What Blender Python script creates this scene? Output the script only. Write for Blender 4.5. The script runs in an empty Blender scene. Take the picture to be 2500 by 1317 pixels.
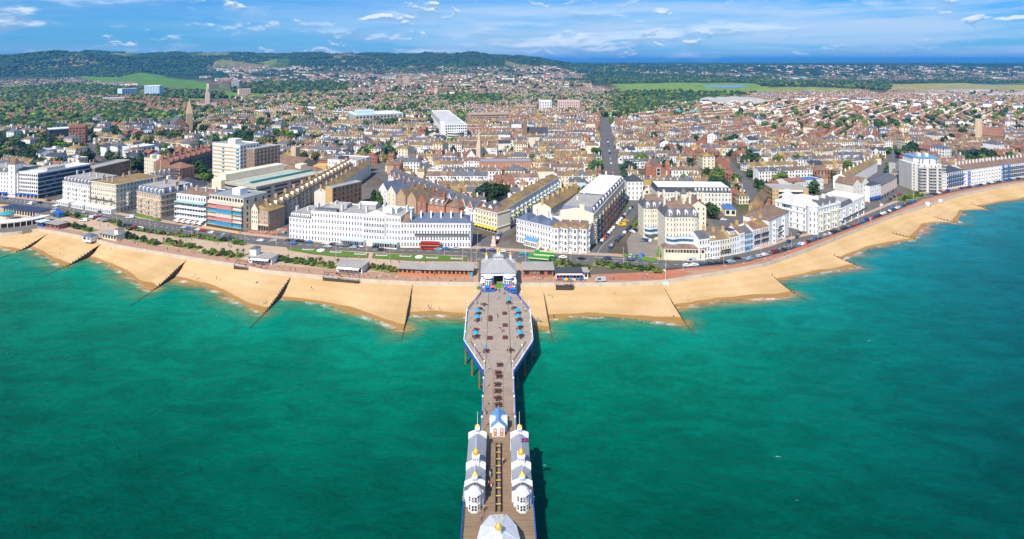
import bpy, bmesh, math, random
import numpy as np
from mathutils import Vector, Matrix, kdtree
RND = random.Random(7)
NR = np.random.RandomState(11)
scene = bpy.context.scene
COL = scene.collection
# ------------------------------------------------------------------ camera
CX, HY, F, CH = 1250.0, 150.0, 1400.0, 113.0   # picture centre, horizon row, focal length (photo px), camera height
cam_d = bpy.data.cameras.new('camera')
cam_d.sensor_width = 36.0
cam_d.lens = 36.0 * F / 2500.0
cam_d.shift_y = -(658.5 - HY) / 2500.0
cam_d.clip_start = 1.0
cam_d.clip_end = 200000.0
cam = bpy.data.objects.new('camera', cam_d)
cam.location = (0, 0, CH)
cam.rotation_euler = (math.radians(90), 0, 0)
COL.objects.link(cam)
scene.camera = cam
# ------------------------------------------------------------------ sun and sky
SUNV = Vector((-0.36, -0.85, 1.0)).normalized()
sun_d = bpy.data.lights.new('sun', 'SUN')
sun_d.energy = 5.0
sun_d.angle = math.radians(0.5)
sun_d.color = (1.0, 0.93, 0.82)
sun = bpy.data.objects.new('sun', sun_d)
sun.rotation_euler = SUNV.to_track_quat('Z', 'Y').to_euler()
sun.location = (-60, -150, 400)
COL.objects.link(sun)
world = bpy.data.worlds.new('World')
scene.world = world
world.use_nodes = True
def build_world():
    nt = world.node_tree
    nt.nodes.clear()
    N = nt.nodes.new
    L = nt.links.new
    out = N('ShaderNodeOutputWorld'); bg = N('ShaderNodeBackground')
    bg.inputs['Strength'].default_value = 0.052
    sky = N('ShaderNodeTexSky'); sky.sky_type = 'NISHITA'; sky.sun_disc = False
    sky.sun_elevation = math.asin(SUNV.z)
    sky.sun_rotation = math.atan2(SUNV.x, SUNV.y)
    sky.ozone_density = 3.0; sky.dust_density = 0.3; sky.air_density = 1.0; sky.altitude = 100
    def math_(op, a, b=None, c=None):
        n = N('ShaderNodeMath'); n.operation = op
        for i, v in enumerate((a, b, c)):
            if v is None: continue
            if isinstance(v, (int, float)): n.inputs[i].default_value = v
            else: L(v, n.inputs[i])
        return n.outputs[0]
    tint = N('ShaderNodeMix'); tint.data_type = 'RGBA'; tint.blend_type = 'MULTIPLY'
    tint.inputs[0].default_value = 1.0
    L(sky.outputs[0], tint.inputs[6]); tint.inputs[7].default_value = (0.10, 0.92, 1.9, 1)
    tc = N('ShaderNodeTexCoord'); sx = N('ShaderNodeSeparateXYZ'); L(tc.outputs['Generated'], sx.inputs[0])
    az = math_('ARCTAN2', sx.outputs[0], sx.outputs[1])
    el = sx.outputs[2]
    def noise(sa, se, scale, detail, rough, off, dist=0.0):
        cmb = N('ShaderNodeCombineXYZ')
        L(math_('MULTIPLY', az, sa), cmb.inputs[0]); L(math_('MULTIPLY', el, se), cmb.inputs[1])
        cmb.inputs[2].default_value = off
        n = N('ShaderNodeTexNoise'); n.inputs['Scale'].default_value = scale
        n.inputs['Detail'].default_value = detail; n.inputs['Roughness'].default_value = rough
        n.inputs['Distortion'].default_value = dist
        L(cmb.outputs[0], n.inputs['Vector'])
        return n.outputs[0]
    def ramp(v, a, b, lo=0.0, hi=1.0):
        m = N('ShaderNodeMapRange'); m.interpolation_type = 'SMOOTHSTEP'
        L(v, m.inputs[0]); m.inputs[1].default_value = a; m.inputs[2].default_value = b
        m.inputs[3].default_value = lo; m.inputs[4].default_value = hi
        return m.outputs[0]
    def mix(fac, a, col):
        m = N('ShaderNodeMix'); m.data_type = 'RGBA'
        if isinstance(fac, float): m.inputs[0].default_value = fac
        else: L(fac, m.inputs[0])
        L(a, m.inputs[6])
        if isinstance(col, tuple): m.inputs[7].default_value = col + (1,)
        else: L(col, m.inputs[7])
        return m.outputs[2]
    base = tint.outputs[2]
    veil = noise(1.6, 16.0, 1.0, 6, 0.62, 3.1, 0.6)
    veil2 = noise(4.0, 60.0, 1.0, 5, 0.6, 9.4, 0.4)
    vf = math_('MULTIPLY', ramp(veil, 0.31, 0.56), ramp(veil2, 0.25, 0.62, 0.55, 0.95))
    vf = math_('MULTIPLY', vf, math_('MULTIPLY', ramp(az, -.6, .08, .30, 1.0), ramp(el, .080, .118, 1.0, .30)))
    vf = math_('MAXIMUM', vf, ramp(el, .0, .05, .62, .0))
    c = mix(vf, base, (8.0, 11.2, 15.0))
    # small low clouds: grey-blue bodies with sunlit tops (the same field sampled a little higher gives the lit rim)
    for sa, se, off, lo, hi, amt, mk in ((3.2, 15.0, 33.0, .50, .66, .7, 8.8), (19.0, 46.0, 21.7, .565, .63, .9, 2.2), (6.5, 19.0, 14.5, .52, .63, .92, 6.1)):
        body = noise(sa, se, 1.0, 6, 0.55, off, 0.25)
        up = N('ShaderNodeCombineXYZ'); L(math_('MULTIPLY', az, sa), up.inputs[0]); L(math_('ADD', math_('MULTIPLY', el, se), .22), up.inputs[1]); up.inputs[2].default_value = off
        nu = N('ShaderNodeTexNoise'); nu.inputs['Scale'].default_value = 1.0; nu.inputs['Detail'].default_value = 6; nu.inputs['Roughness'].default_value = .55; nu.inputs['Distortion'].default_value = .25; L(up.outputs[0], nu.inputs['Vector'])
        mask = noise(2.4, 9.0, 1.0, 2, 0.5, mk)
        lit = ramp(math_('SUBTRACT', body, nu.outputs[0]), -.005, .085)
        colr = mix(lit, mix(1.0, c, (4.6, 7.8, 12.0)), (13.6, 15.2, 17.4))
        c = mix(math_('MULTIPLY', ramp(body, lo, hi), ramp(mask, .40, .56, 0.0, amt)), c, colr)
    L(c, bg.inputs['Color']); L(bg.outputs[0], out.inputs['Surface'])
build_world()
vs = scene.view_settings
vs.view_transform = 'Standard'; vs.look = 'None'; vs.gamma = 1.0; vs.exposure = 0.36
vs.use_curve_mapping = False
scene.cycles.max_bounces = 5
scene.cycles.diffuse_bounces = 2
scene.cycles.glossy_bounces = 2
scene.cycles.transparent_max_bounces = 6
scene.cycles.volume_bounces = 0
scene.cycles.use_denoising = True
# ------------------------------------------------------------------ helpers
ZG = 6.0      # level of the town and the promenade above the sea
def G(px, py, z=ZG):
    """Photo pixel -> point on the horizontal plane at height z."""
    d = F * (CH - z) / (py - HY)
    return Vector(((px - CX) / F * d, d, z))
def pix(X, Y, z=ZG):
    return CX + F * X / Y, HY + F * (CH - z) / Y

MATS = {}
def mat(name, color, rough=0.75, var=0.12, scale=0.35, spec=0.3, metal=0.0, rnd=0.0, island=0.0, bump=0.0, streak=False):
    if name in MATS: return MATS[name]
    m = bpy.data.materials.new(name); m.use_nodes = True
    nt = m.node_tree; N = nt.nodes.new; L = nt.links.new
    b = nt.nodes['Principled BSDF']
    b.inputs['Roughness'].default_value = rough
    b.inputs['Specular IOR Level'].default_value = spec
    b.inputs['Metallic'].default_value = metal
    cur = None
    if var > 0:
        g = N('ShaderNodeNewGeometry')
        n = N('ShaderNodeTexNoise'); n.inputs['Scale'].default_value = scale
        n.inputs['Detail'].default_value = 5; n.inputs['Roughness'].default_value = 0.65
        if streak:
            vm = N('ShaderNodeVectorMath'); vm.operation = 'MULTIPLY'; vm.inputs[1].default_value = (1, 1, 0.12)
            L(g.outputs['Position'], vm.inputs[0]); L(vm.outputs[0], n.inputs['Vector'])
        else:
            L(g.outputs['Position'], n.inputs['Vector'])
        mr = N('ShaderNodeMapRange'); mr.inputs[1].default_value = 0.3; mr.inputs[2].default_value = 0.7
        mr.inputs[3].default_value = 1.0 - var; mr.inputs[4].default_value = 1.0 + var
        L(n.outputs[0], mr.inputs[0])
        cur = mr.outputs[0]
        if bump > 0:
            bp = N('ShaderNodeBump'); bp.inputs['Strength'].default_value = bump; bp.inputs['Distance'].default_value = 0.2
            L(n.outputs[0], bp.inputs['Height']); L(bp.outputs[0], b.inputs['Normal'])
    def addr(sock, amt, cur):
        mr = N('ShaderNodeMapRange'); mr.inputs[3].default_value = 1 - amt; mr.inputs[4].default_value = 1 + amt
        L(sock, mr.inputs[0])
        if cur is None: return mr.outputs[0]
        k = N('ShaderNodeMath'); k.operation = 'MULTIPLY'; L(cur, k.inputs[0]); L(mr.outputs[0], k.inputs[1])
        return k.outputs[0]
    if rnd > 0:
        oi = N('ShaderNodeObjectInfo'); cur = addr(oi.outputs['Random'], rnd, cur)
    if island > 0:
        g2 = N('ShaderNodeNewGeometry'); cur = addr(g2.outputs['Random Per Island'], island, cur)
    if cur is None:
        b.inputs['Base Color'].default_value = tuple(color) + (1,)
    else:
        vmul = N('ShaderNodeVectorMath'); vmul.operation = 'SCALE'
        vmul.inputs[0].default_value = tuple(color)
        L(cur, vmul.inputs['Scale']); L(vmul.outputs[0], b.inputs['Base Color'])
    MATS[name] = m
    return m

class MB:
    """Collects faces and links them as one mesh object."""
    def __init__(self):
        self.v = []; self.f = []; self.m = []
    def poly(self, pts, mi=0):
        n = len(self.v)
        self.v.extend([tuple(p) for p in pts]); self.f.append(tuple(range(n, n + len(pts)))); self.m.append(mi)
        return self
    def box(self, x0, x1, y0, y1, z0, z1, mi=0, bottom=False):
        n = len(self.v)
        self.v += [(x0,y0,z0),(x1,y0,z0),(x1,y1,z0),(x0,y1,z0),(x0,y0,z1),(x1,y0,z1),(x1,y1,z1),(x0,y1,z1)]
        fs = [(0,1,5,4),(1,2,6,5),(2,3,7,6),(3,0,4,7),(4,5,6,7)]
        if bottom: fs.append((3,2,1,0))
        for q in fs: self.f.append(tuple(n + i for i in q)); self.m.append(mi)
        return self
    def obox(self, c, ax, hx, hy, z0, z1, mi=0):
        """box centred at c, turned by angle ax"""
        ca, sa = math.cos(ax), math.sin(ax)
        n = len(self.v)
        for z in (z0, z1):
            for sx, sy in ((-1,-1),(1,-1),(1,1),(-1,1)):
                self.v.append((c[0]+ca*hx*sx-sa*hy*sy, c[1]+sa*hx*sx+ca*hy*sy, z))
        for q in ((0,1,5,4),(1,2,6,5),(2,3,7,6),(3,0,4,7),(4,5,6,7),(3,2,1,0)):
            self.f.append(tuple(n+i for i in q)); self.m.append(mi)
        return self
    def prism(self, pts, z0, z1, mi=0, top=None, cap=True):
        n = len(self.v); k = len(pts)
        self.v += [(p[0],p[1],z0) for p in pts] + [(p[0],p[1],z1) for p in pts]
        for i in range(k):
            j = (i+1) % k
            self.f.append((n+i, n+j, n+k+j, n+k+i)); self.m.append(mi)
        if cap:
            self.f.append(tuple(n+k+i for i in range(k))); self.m.append(mi if top is None else top)
        return self
    def loft(self, lo, z0, hi, z1, mi=0, cap=None):
        n = len(self.v); k = len(lo)
        self.v += [(p[0],p[1],z0) for p in lo] + [(p[0],p[1],z1) for p in hi]
        for i in range(k):
            j = (i+1) % k
            self.f.append((n+i, n+j, n+k+j, n+k+i)); self.m.append(mi)
        if cap is not None:
            self.f.append(tuple(n+k+i for i in range(k))); self.m.append(cap)
        return self
    def cone(self, pts, z0, apex, mi=0):
        n = len(self.v); k = len(pts)
        self.v += [(p[0],p[1],z0) for p in pts] + [tuple(apex)]
        for i in range(k):
            self.f.append((n+i, n+(i+1)%k, n+k)); self.m.append(mi)
        return self
    def lathe(self, cx, cy, prof, seg=8, mi=0, ph=0.0):
        """prof = [(radius, z), ...] from the bottom up"""
        n = len(self.v)
        for r, z in prof:
            for i in range(seg):
                a = ph + 2*math.pi*i/seg
                self.v.append((cx+r*math.cos(a), cy+r*math.sin(a), z))
        for j in range(len(prof)-1):
            for i in range(seg):
                k = (i+1) % seg
                self.f.append((n+j*seg+i, n+j*seg+k, n+(j+1)*seg+k, n+(j+1)*seg+i)); self.m.append(mi)
        self.f.append(tuple(n+(len(prof)-1)*seg+i for i in range(seg))); self.m.append(mi)
        return self
    def tube(self, a, b, r0, r1=None, seg=5, mi=0):
        r1 = r0 if r1 is None else r1
        a = Vector(a); b = Vector(b); d = (b-a).normalized()
        u = d.orthogonal().normalized(); w = d.cross(u)
        n = len(self.v)
        for p, r in ((a, r0), (b, r1)):
            for i in range(seg):
                t = 2*math.pi*i/seg
                self.v.append(tuple(p + u*(r*math.cos(t)) + w*(r*math.sin(t))))
        for i in range(seg):
            k = (i+1) % seg
            self.f.append((n+i, n+k, n+seg+k, n+seg+i)); self.m.append(mi)
        self.f.append(tuple(n+seg+i for i in range(seg))); self.m.append(mi)
        return self
    def gable(self, x0, x1, y0, y1, z0, zr, mi=0, wall=None, ov=0.3, axis='x'):
        """pitched roof; ridge along axis; gable triangles in the wall material"""
        if axis == 'x':
            ym = (y0+y1)/2; s = (zr-z0)/max(1e-6, ym-y0); e = z0 - s*ov
            self.poly([(x0-ov*.3,y0-ov,e),(x1+ov*.3,y0-ov,e),(x1+ov*.3,ym,zr),(x0-ov*.3,ym,zr)], mi)
            self.poly([(x1+ov*.3,y1+ov,e),(x0-ov*.3,y1+ov,e),(x0-ov*.3,ym,zr),(x1+ov*.3,ym,zr)], mi)
            if wall is not None:
                self.poly([(x0,y1,z0),(x0,y0,z0),(x0,ym,zr-.05)], wall); self.poly([(x1,y0,z0),(x1,y1,z0),(x1,ym,zr-.05)], wall)
        else:
            xm = (x0+x1)/2; s = (zr-z0)/max(1e-6, xm-x0); e = z0 - s*ov
            self.poly([(x0-ov,y1+ov*.3,e),(x0-ov,y0-ov*.3,e),(xm,y0-ov*.3,zr),(xm,y1+ov*.3,zr)], mi)
            self.poly([(x1+ov,y0-ov*.3,e),(x1+ov,y1+ov*.3,e),(xm,y1+ov*.3,zr),(xm,y0-ov*.3,zr)], mi)
            if wall is not None:
                self.poly([(x0,y0,z0),(x1,y0,z0),(xm,y0,zr-.05)], wall); self.poly([(x1,y1,z0),(x0,y1,z0),(xm,y1,zr-.05)], wall)
        return self
    def hip(self, x0, x1, y0, y1, z0, zr, mi=0, ov=0.3):
        x0 -= ov; x1 += ov; y0 -= ov; y1 += ov
        w, d = x1-x0, y1-y0
        if w >= d:
            k = min(d/2, w/2*.98); a = (x0+k,(y0+y1)/2,zr); b = (x1-k,(y0+y1)/2,zr)
            self.poly([(x0,y0,z0),(x1,y0,z0),b,a],mi); self.poly([(x1,y1,z0),(x0,y1,z0),a,b],mi)
            self.poly([(x0,y1,z0),(x0,y0,z0),a],mi); self.poly([(x1,y0,z0),(x1,y1,z0),b],mi)
        else:
            k = w/2; a = ((x0+x1)/2,y0+k,zr); b = ((x0+x1)/2,y1-k,zr)
            self.poly([(x1,y0,z0),(x1,y1,z0),b,a],mi); self.poly([(x0,y1,z0),(x0,y0,z0),a,b],mi)
            self.poly([(x0,y0,z0),(x1,y0,z0),a],mi); self.poly([(x1,y1,z0),(x0,y1,z0),b],mi)
        return self
    def mesh(self, name, mats):
        me = bpy.data.meshes.new(name)
        me.from_pydata(self.v, [], self.f)
        for m in mats: me.materials.append(m)
        if len(mats) > 1: me.polygons.foreach_set('material_index', self.m)
        me.update()
        return me
    def build(self, name, mats, parent=None, loc=None, rz=None, smooth=False):
        if not isinstance(mats, (list, tuple)): mats = [mats]
        me = self.mesh(name, mats)
        if smooth: me.polygons.foreach_set('use_smooth', [True]*len(me.polygons))
        return link(name, me, parent, loc, rz)
def link(name, me, parent=None, loc=None, rz=None, sc=None):
    o = bpy.data.objects.new(name, me)
    COL.objects.link(o)
    if parent is not None: o.parent = parent
    if loc is not None: o.location = loc
    if rz is not None: o.rotation_euler = (0, 0, rz)
    if sc is not None: o.scale = sc
    return o
def tag(o, label=None, cat=None, group=None, kind=None):
    if label: o['label'] = label
    if cat: o['category'] = cat
    if group: o['group'] = group
    if kind: o['kind'] = kind
    return o
def empty(name, loc, rz=0.0, label=None, cat=None, group=None):
    o = bpy.data.objects.new(name, None); COL.objects.link(o)
    o.empty_display_size = 0.5
    o.location = loc; o.rotation_euler = (0, 0, rz)
    tag(o, label, cat, group)
    return o
KIDS = {}
def copy_thing(root, loc, rz, label=None, group=None, sc=None):
    r = root.copy(); COL.objects.link(r)
    r.location = loc; r.rotation_euler = (0, 0, rz)
    if sc is not None: r.scale = (sc, sc, sc)
    if label: r['label'] = label
    if group: r['group'] = group
    if root not in KIDS: KIDS[root] = [(c, list(c.children)) for c in root.children]
    for c, gs in KIDS[root]:
        k = c.copy(); COL.objects.link(k); k.parent = r
        for g in gs:
            q = g.copy(); COL.objects.link(q); q.parent = k
    return r
def setmat(o, i, m):
    o.material_slots[i].link = 'OBJECT'; o.material_slots[i].material = m

class Stamp:
    """Many copies of small templates written into one mesh with numpy."""
    def __init__(self): self.V = []; self.L = []; self.S = []; self.M = []; self.n = 0
    def add(self, mb, loc, rz=0.0, sc=(1,1,1), remap=None):
        if not hasattr(mb, 'np'):
            mb.np = (np.array(mb.v, dtype=np.float32), np.array([i for f in mb.f for i in f], dtype=np.int32),
                     np.array([len(f) for f in mb.f], dtype=np.int32), np.array(mb.m, dtype=np.int32))
        v, l, s, m = mb.np
        v = v * np.array(sc, dtype=np.float32)
        c, q = math.cos(rz), math.sin(rz)
        w = np.empty_like(v)
        w[:,0] = v[:,0]*c - v[:,1]*q + loc[0]; w[:,1] = v[:,0]*q + v[:,1]*c + loc[1]; w[:,2] = v[:,2] + loc[2]
        self.V.append(w); self.L.append(l + self.n); self.S.append(s)
        self.M.append(m if remap is None else np.array(remap, dtype=np.int32)[m]); self.n += len(v)
    def build(self, name, mats, parent=None):
        if not self.V: return None
        V = np.concatenate(self.V); Lp = np.concatenate(self.L); S = np.concatenate(self.S); M = np.concatenate(self.M)
        me = bpy.data.meshes.new(name)
        me.vertices.add(len(V)); me.vertices.foreach_set('co', V.ravel())
        me.loops.add(len(Lp)); me.loops.foreach_set('vertex_index', Lp)
        me.polygons.add(len(S)); st = np.zeros(len(S), dtype=np.int32); st[1:] = np.cumsum(S)[:-1]
        me.polygons.foreach_set('loop_start', st)
        me.polygons.foreach_set('material_index', M)
        for m in mats: me.materials.append(m)
        me.update(calc_edges=True); me.validate()
        return link(name, me, parent)

def interp(pts):
    xs = [p[0] for p in pts]; ys = [p[1] for p in pts]
    return lambda x: float(np.interp(x, xs, ys))
def in_poly(x, y, poly):
    c = False; n = len(poly); j = n-1
    for i in range(n):
        xi, yi = poly[i][0], poly[i][1]; xj, yj = poly[j][0], poly[j][1]
        if (yi > y) != (yj > y) and x < (xj-xi)*(y-yi)/(yj-yi)+xi: c = not c
        j = i
    return c
def resample(pts, n):
    P = np.array([(p[0], p[1]) for p in pts]); d = np.r_[0, np.cumsum(np.hypot(*np.diff(P, axis=0).T))]
    t = np.linspace(0, d[-1], n)
    return np.c_[np.interp(t, d, P[:,0]), np.interp(t, d, P[:,1])]
# occupancy raster of the town (2 m cells)
OX, OY, OC = -1700.0, 180.0, 2.0
OCC = np.zeros((1100, 1700), dtype=np.uint8)
def occ_poly(pts, grow=0.0, val=1):
    P = np.array([(p[0], p[1]) for p in pts]); c = P.mean(0)
    if grow: 
        d = P - c; ln = np.hypot(d[:,0], d[:,1])[:,None] + 1e-6; P = c + d*(1+grow/ln)
    i0, j0 = ((P.min(0) - (OX, OY))/OC).astype(int); i1, j1 = ((P.max(0) - (OX, OY))/OC).astype(int)+1
    i0 = max(i0,0); j0 = max(j0,0); i1 = min(i1, OCC.shape[1]-1); j1 = min(j1, OCC.shape[0]-1)
    if i1 <= i0 or j1 <= j0: return
    X, Y = np.meshgrid(OX+OC*(np.arange(i0,i1)+.5), OY+OC*(np.arange(j0,j1)+.5))
    ins = np.zeros(X.shape, bool); n = len(P); j = n-1
    for i in range(n):
        xi, yi = P[i]; xj, yj = P[j]
        k = (yi > Y) != (yj > Y)
        with np.errstate(divide='ignore', invalid='ignore'):
            ins ^= k & (X < (xj-xi)*(Y-yi)/(yj-yi+1e-12)+xi)
        j = i
    OCC[j0:j1, i0:i1][ins] = val
def occ_free(pts):
    for x, y in pts:
        i = int((x-OX)/OC); j = int((y-OY)/OC)
        if 0 <= i < OCC.shape[1] and 0 <= j < OCC.shape[0] and OCC[j, i]: return False
    return True
# ------------------------------------------------------------------ palette
W_WHITE = mat('white_render', (0.78,0.77,0.745), 0.8, 0.11, 0.3, streak=True, rnd=0.03)
W_CREAM = mat('cream_render', (0.74,0.66,0.50), 0.8, 0.08, 0.2, streak=True, rnd=0.04)
W_PALE = mat('pale_stucco', (0.70,0.66,0.58), 0.8, 0.09, 0.2, streak=True, rnd=0.05)
W_BEIGE = mat('beige_stone', (0.60,0.45,0.30), 0.85, 0.1, 0.3, streak=True)
W_OCHRE = mat('ochre_render', (0.58,0.38,0.15), 0.85, 0.1, 0.3)
W_TAN = mat('tan_brick', (0.46,0.31,0.19), 0.85, 0.14, 0.5, island=0.1)
W_BRICK = mat('red_brick', (0.33,0.14,0.085), 0.85, 0.16, 0.5, island=0.12)
W_ORANGE = mat('orange_brick', (0.52,0.19,0.07), 0.85, 0.12, 0.5)
W_BROWN = mat('brown_brick', (0.25,0.155,0.095), 0.85, 0.15, 0.5, island=0.12)
W_GREY = mat('grey_concrete', (0.40,0.39,0.37), 0.85, 0.1, 0.3, streak=True)
W_BLUE = mat('pale_blue_render', (0.50,0.66,0.80), 0.8, 0.07)
W_PINK = mat('pale_pink_render', (0.72,0.52,0.46), 0.8, 0.07)
W_DARK = mat('dark_cladding', (0.045,0.055,0.075), 0.5, 0.1)
R_SLATE = mat('grey_slate', (0.11,0.11,0.125), 0.65, 0.22, 0.25, island=0.18, spec=0.4)
R_BLUE = mat('blue_slate', (0.10,0.125,0.19), 0.55, 0.2, 0.25, spec=0.5)
R_OCHRE = mat('lichen_tile', (0.31,0.19,0.055), 0.9, 0.40, 0.3, island=0.22)
R_BROWN = mat('brown_tile', (0.19,0.125,0.09), 0.9, 0.3, 0.3, island=0.22)
R_RED = mat('red_tile', (0.235,0.115,0.08), 0.9, 0.22, 0.3, island=0.2)
R_DARK = mat('dark_slate', (0.055,0.058,0.075), 0.6, 0.2, 0.3, island=0.2)
R_LEAD = mat('lead_flat_roof', (0.33,0.31,0.29), 0.8, 0.15, 0.15, island=0.15)
R_WHITE = mat('white_membrane', (0.74,0.77,0.78), 0.6, 0.08, 0.15)
R_GREEN = mat('green_copper', (0.26,0.42,0.32), 0.7, 0.14, 0.2)
def lichen(m):
    nt = m.node_tree; N = nt.nodes.new; L = nt.links.new; b = nt.nodes['Principled BSDF']
    g = N('ShaderNodeNewGeometry'); n = N('ShaderNodeTexNoise'); n.inputs['Scale'].default_value = .13; n.inputs['Detail'].default_value = 7; n.inputs['Roughness'].default_value = .72; L(g.outputs['Position'], n.inputs['Vector'])
    ad = N('ShaderNodeMath'); ad.operation = 'MULTIPLY_ADD'; ad.inputs[1].default_value = .30; L(g.outputs['Random Per Island'], ad.inputs[0]); L(n.outputs[0], ad.inputs[2])
    cr = N('ShaderNodeValToRGB'); L(ad.outputs[0], cr.inputs[0]); e = cr.color_ramp.elements
    e[0].position = .45; e[0].color = (.125,.10,.085,1); e[1].position = .88; e[1].color = (.40,.265,.05,1); k = e.new(.66); k.color = (.22,.15,.075,1)
    L(cr.outputs[0], b.inputs['Base Color'])
lichen(R_OCHRE)
GLASS = mat('window_glass', (0.022,0.03,0.04), 0.12, 0.0, spec=0.6)
def vary_glass(m):
    nt = m.node_tree; oi = nt.nodes.new('ShaderNodeObjectInfo'); cr = nt.nodes.new('ShaderNodeValToRGB'); nt.links.new(oi.outputs['Random'], cr.inputs[0]); e = cr.color_ramp.elements
    e[0].position = .45; e[0].color = (.018,.024,.032,1); e[1].position = 1.0; e[1].color = (.26,.25,.22,1); k = e.new(.8); k.color = (.06,.07,.08,1)
    nt.links.new(cr.outputs[0], nt.nodes['Principled BSDF'].inputs['Base Color'])
vary_glass(GLASS)
FRAME = mat('window_frame', (0.75,0.75,0.74), 0.6, 0.0)
FRAMED = mat('dark_frame', (0.06,0.06,0.065), 0.6, 0.0)
IRON = mat('dark_iron', (0.035,0.035,0.04), 0.5, 0.0)
BLUEP = mat('blue_paint', (0.02,0.10,0.42), 0.5, 0.06)
WHITEP = mat('white_paint', (0.80,0.80,0.80), 0.5, 0.03)
GOLD = mat('gold_leaf', (0.86,0.47,0.06), 0.35, 0.05, metal=0.35, spec=0.6)
TIMBER = mat('weathered_timber', (0.075,0.052,0.04), 0.9, 0.3, 1.5)
BENCH = mat('brown_stained_wood', (0.12,0.045,0.03), 0.7, 0.15, 2.0)
TURQ = mat('turquoise_canvas', (0.01,0.33,0.52), 0.8, 0.05)
RUST = mat('rusty_iron', (0.30,0.12,0.05), 0.9, 0.25, 1.0)
ASPH = mat('asphalt', (0.115,0.112,0.11), 0.9, 0.14, 0.08)
PAVE = mat('paving', (0.42,0.30,0.22), 0.9, 0.12, 0.12)
PROMB = mat('brick_promenade', (0.40,0.235,0.16), 0.9, 0.12, 0.15)
UPPER = mat('upper_promenade_tarmac', (0.46,0.34,0.24), 0.9, 0.1, 0.12)
REDP = mat('red_brick_paving', (0.42,0.16,0.09), 0.9, 0.1, 0.2)
MARK = mat('road_paint', (0.72,0.72,0.70), 0.8, 0.1, 1.0)
LAWN = mat('mown_lawn', (0.085,0.17,0.018), 0.95, 0.12, 0.3)
SOIL = mat('flower_bed', (0.16,0.10,0.07), 0.95, 0.3, 0.8)
CONC = mat('sea_wall_concrete', (0.52,0.45,0.35), 0.9, 0.15, 0.3)

# ------------------------------------------------------------------ coast lines (photo pixels)
WALL = [(-1300,500),(-600,535),(-150,566),(0,571),(50,568),(90,559),(160,570),(226,584),(292,601),(385,616),(475,631),(566,645),(653,662),(786,675),(877,683),
        (1009,690),(1172,692),(1264,693),(1418,693),(1520,692),(1613,687),(1743,668),(1866,645),(1964,612),(2076,567),(2172,529),(2250,505),(2346,474),
        (2442,456),(2500,447),(2700,425),(3200,390),(3800,362)]
ywall = interp(WALL)
# groynes: wall x, top, end, western and eastern water crossings
GROY = [(122,(84,587),(-6,633),(24,616),(60,606)), (249,(217,609),(108,674),(146,652),(193,629)), (458,(431,650),(316,748),(357,711),(403,679)),
        (713,(697,686),(610,802),(634,767),(678,729)), (1007,(1005,700),(980,830),(985,805),(1003,770)), (1324,(1325,692),(1350,838),(1345,808),(1344,779)),
        (1614,(1628,710),(1698,822),(1672,791),(1657,752)), (1858,(1859,646),(1976,737),(1945,717),(1909,684)), (1995,(2025,606),(2117,656),(2100,648),(2060,628)),
        (2120,(2180,557),(2250,586),(2240,582),(2215,567)), (2225,(2285,521),(2346,546),(2335,540),(2320,525)), (2330,(2380,491),(2427,515),(2420,512),(2410,500))]
def _snap():
    out = []
    for wx, top, end, cw, ce in GROY:
        A = G(wx, ywall(wx)); B_ = G(*end, 0); d = Vector((B_.x-A.x, B_.y-A.y)).normalized()
        f = lambda q: (lambda p: (lambda t: (A.x+d.x*t, A.y+d.y*t))((p.x-A.x)*d.x+(p.y-A.y)*d.y))(G(*q, 0))
        out.append((f(cw), f(ce)))
    return out
SNAP = _snap()
BAYW = [[(-1300,560),(-600,585),(-150,588),(-60,590),(0,602)], [(92,613),(120,633)], [(238,636),(269,647),(302,666),(330,686)],
        [(459,687),(504,700),(546,717),(588,742)], [(705,733),(760,738),(820,750),(870,765),(930,785)], [(1060,768),(1140,772),(1200,782),(1290,802)],
        [(1388,773),(1462,772),(1521,776),(1595,785)], [(1699,741),(1758,732),(1832,730),(1906,726)], [(1960,672),(2030,660)], [(2120,606),(2180,593)],
        [(2260,548),(2300,543)], [(2350,515),(2385,513)], [(2440,492),(2500,487),(2700,462),(3200,425),(3800,392)]]
def wall_between(xa, xb):
    xs = [xa] + [p[0] for p in WALL if xa < p[0] < xb] + [xb]
    return [G(x, ywall(x)) for x in xs]
SHORE = []
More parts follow.
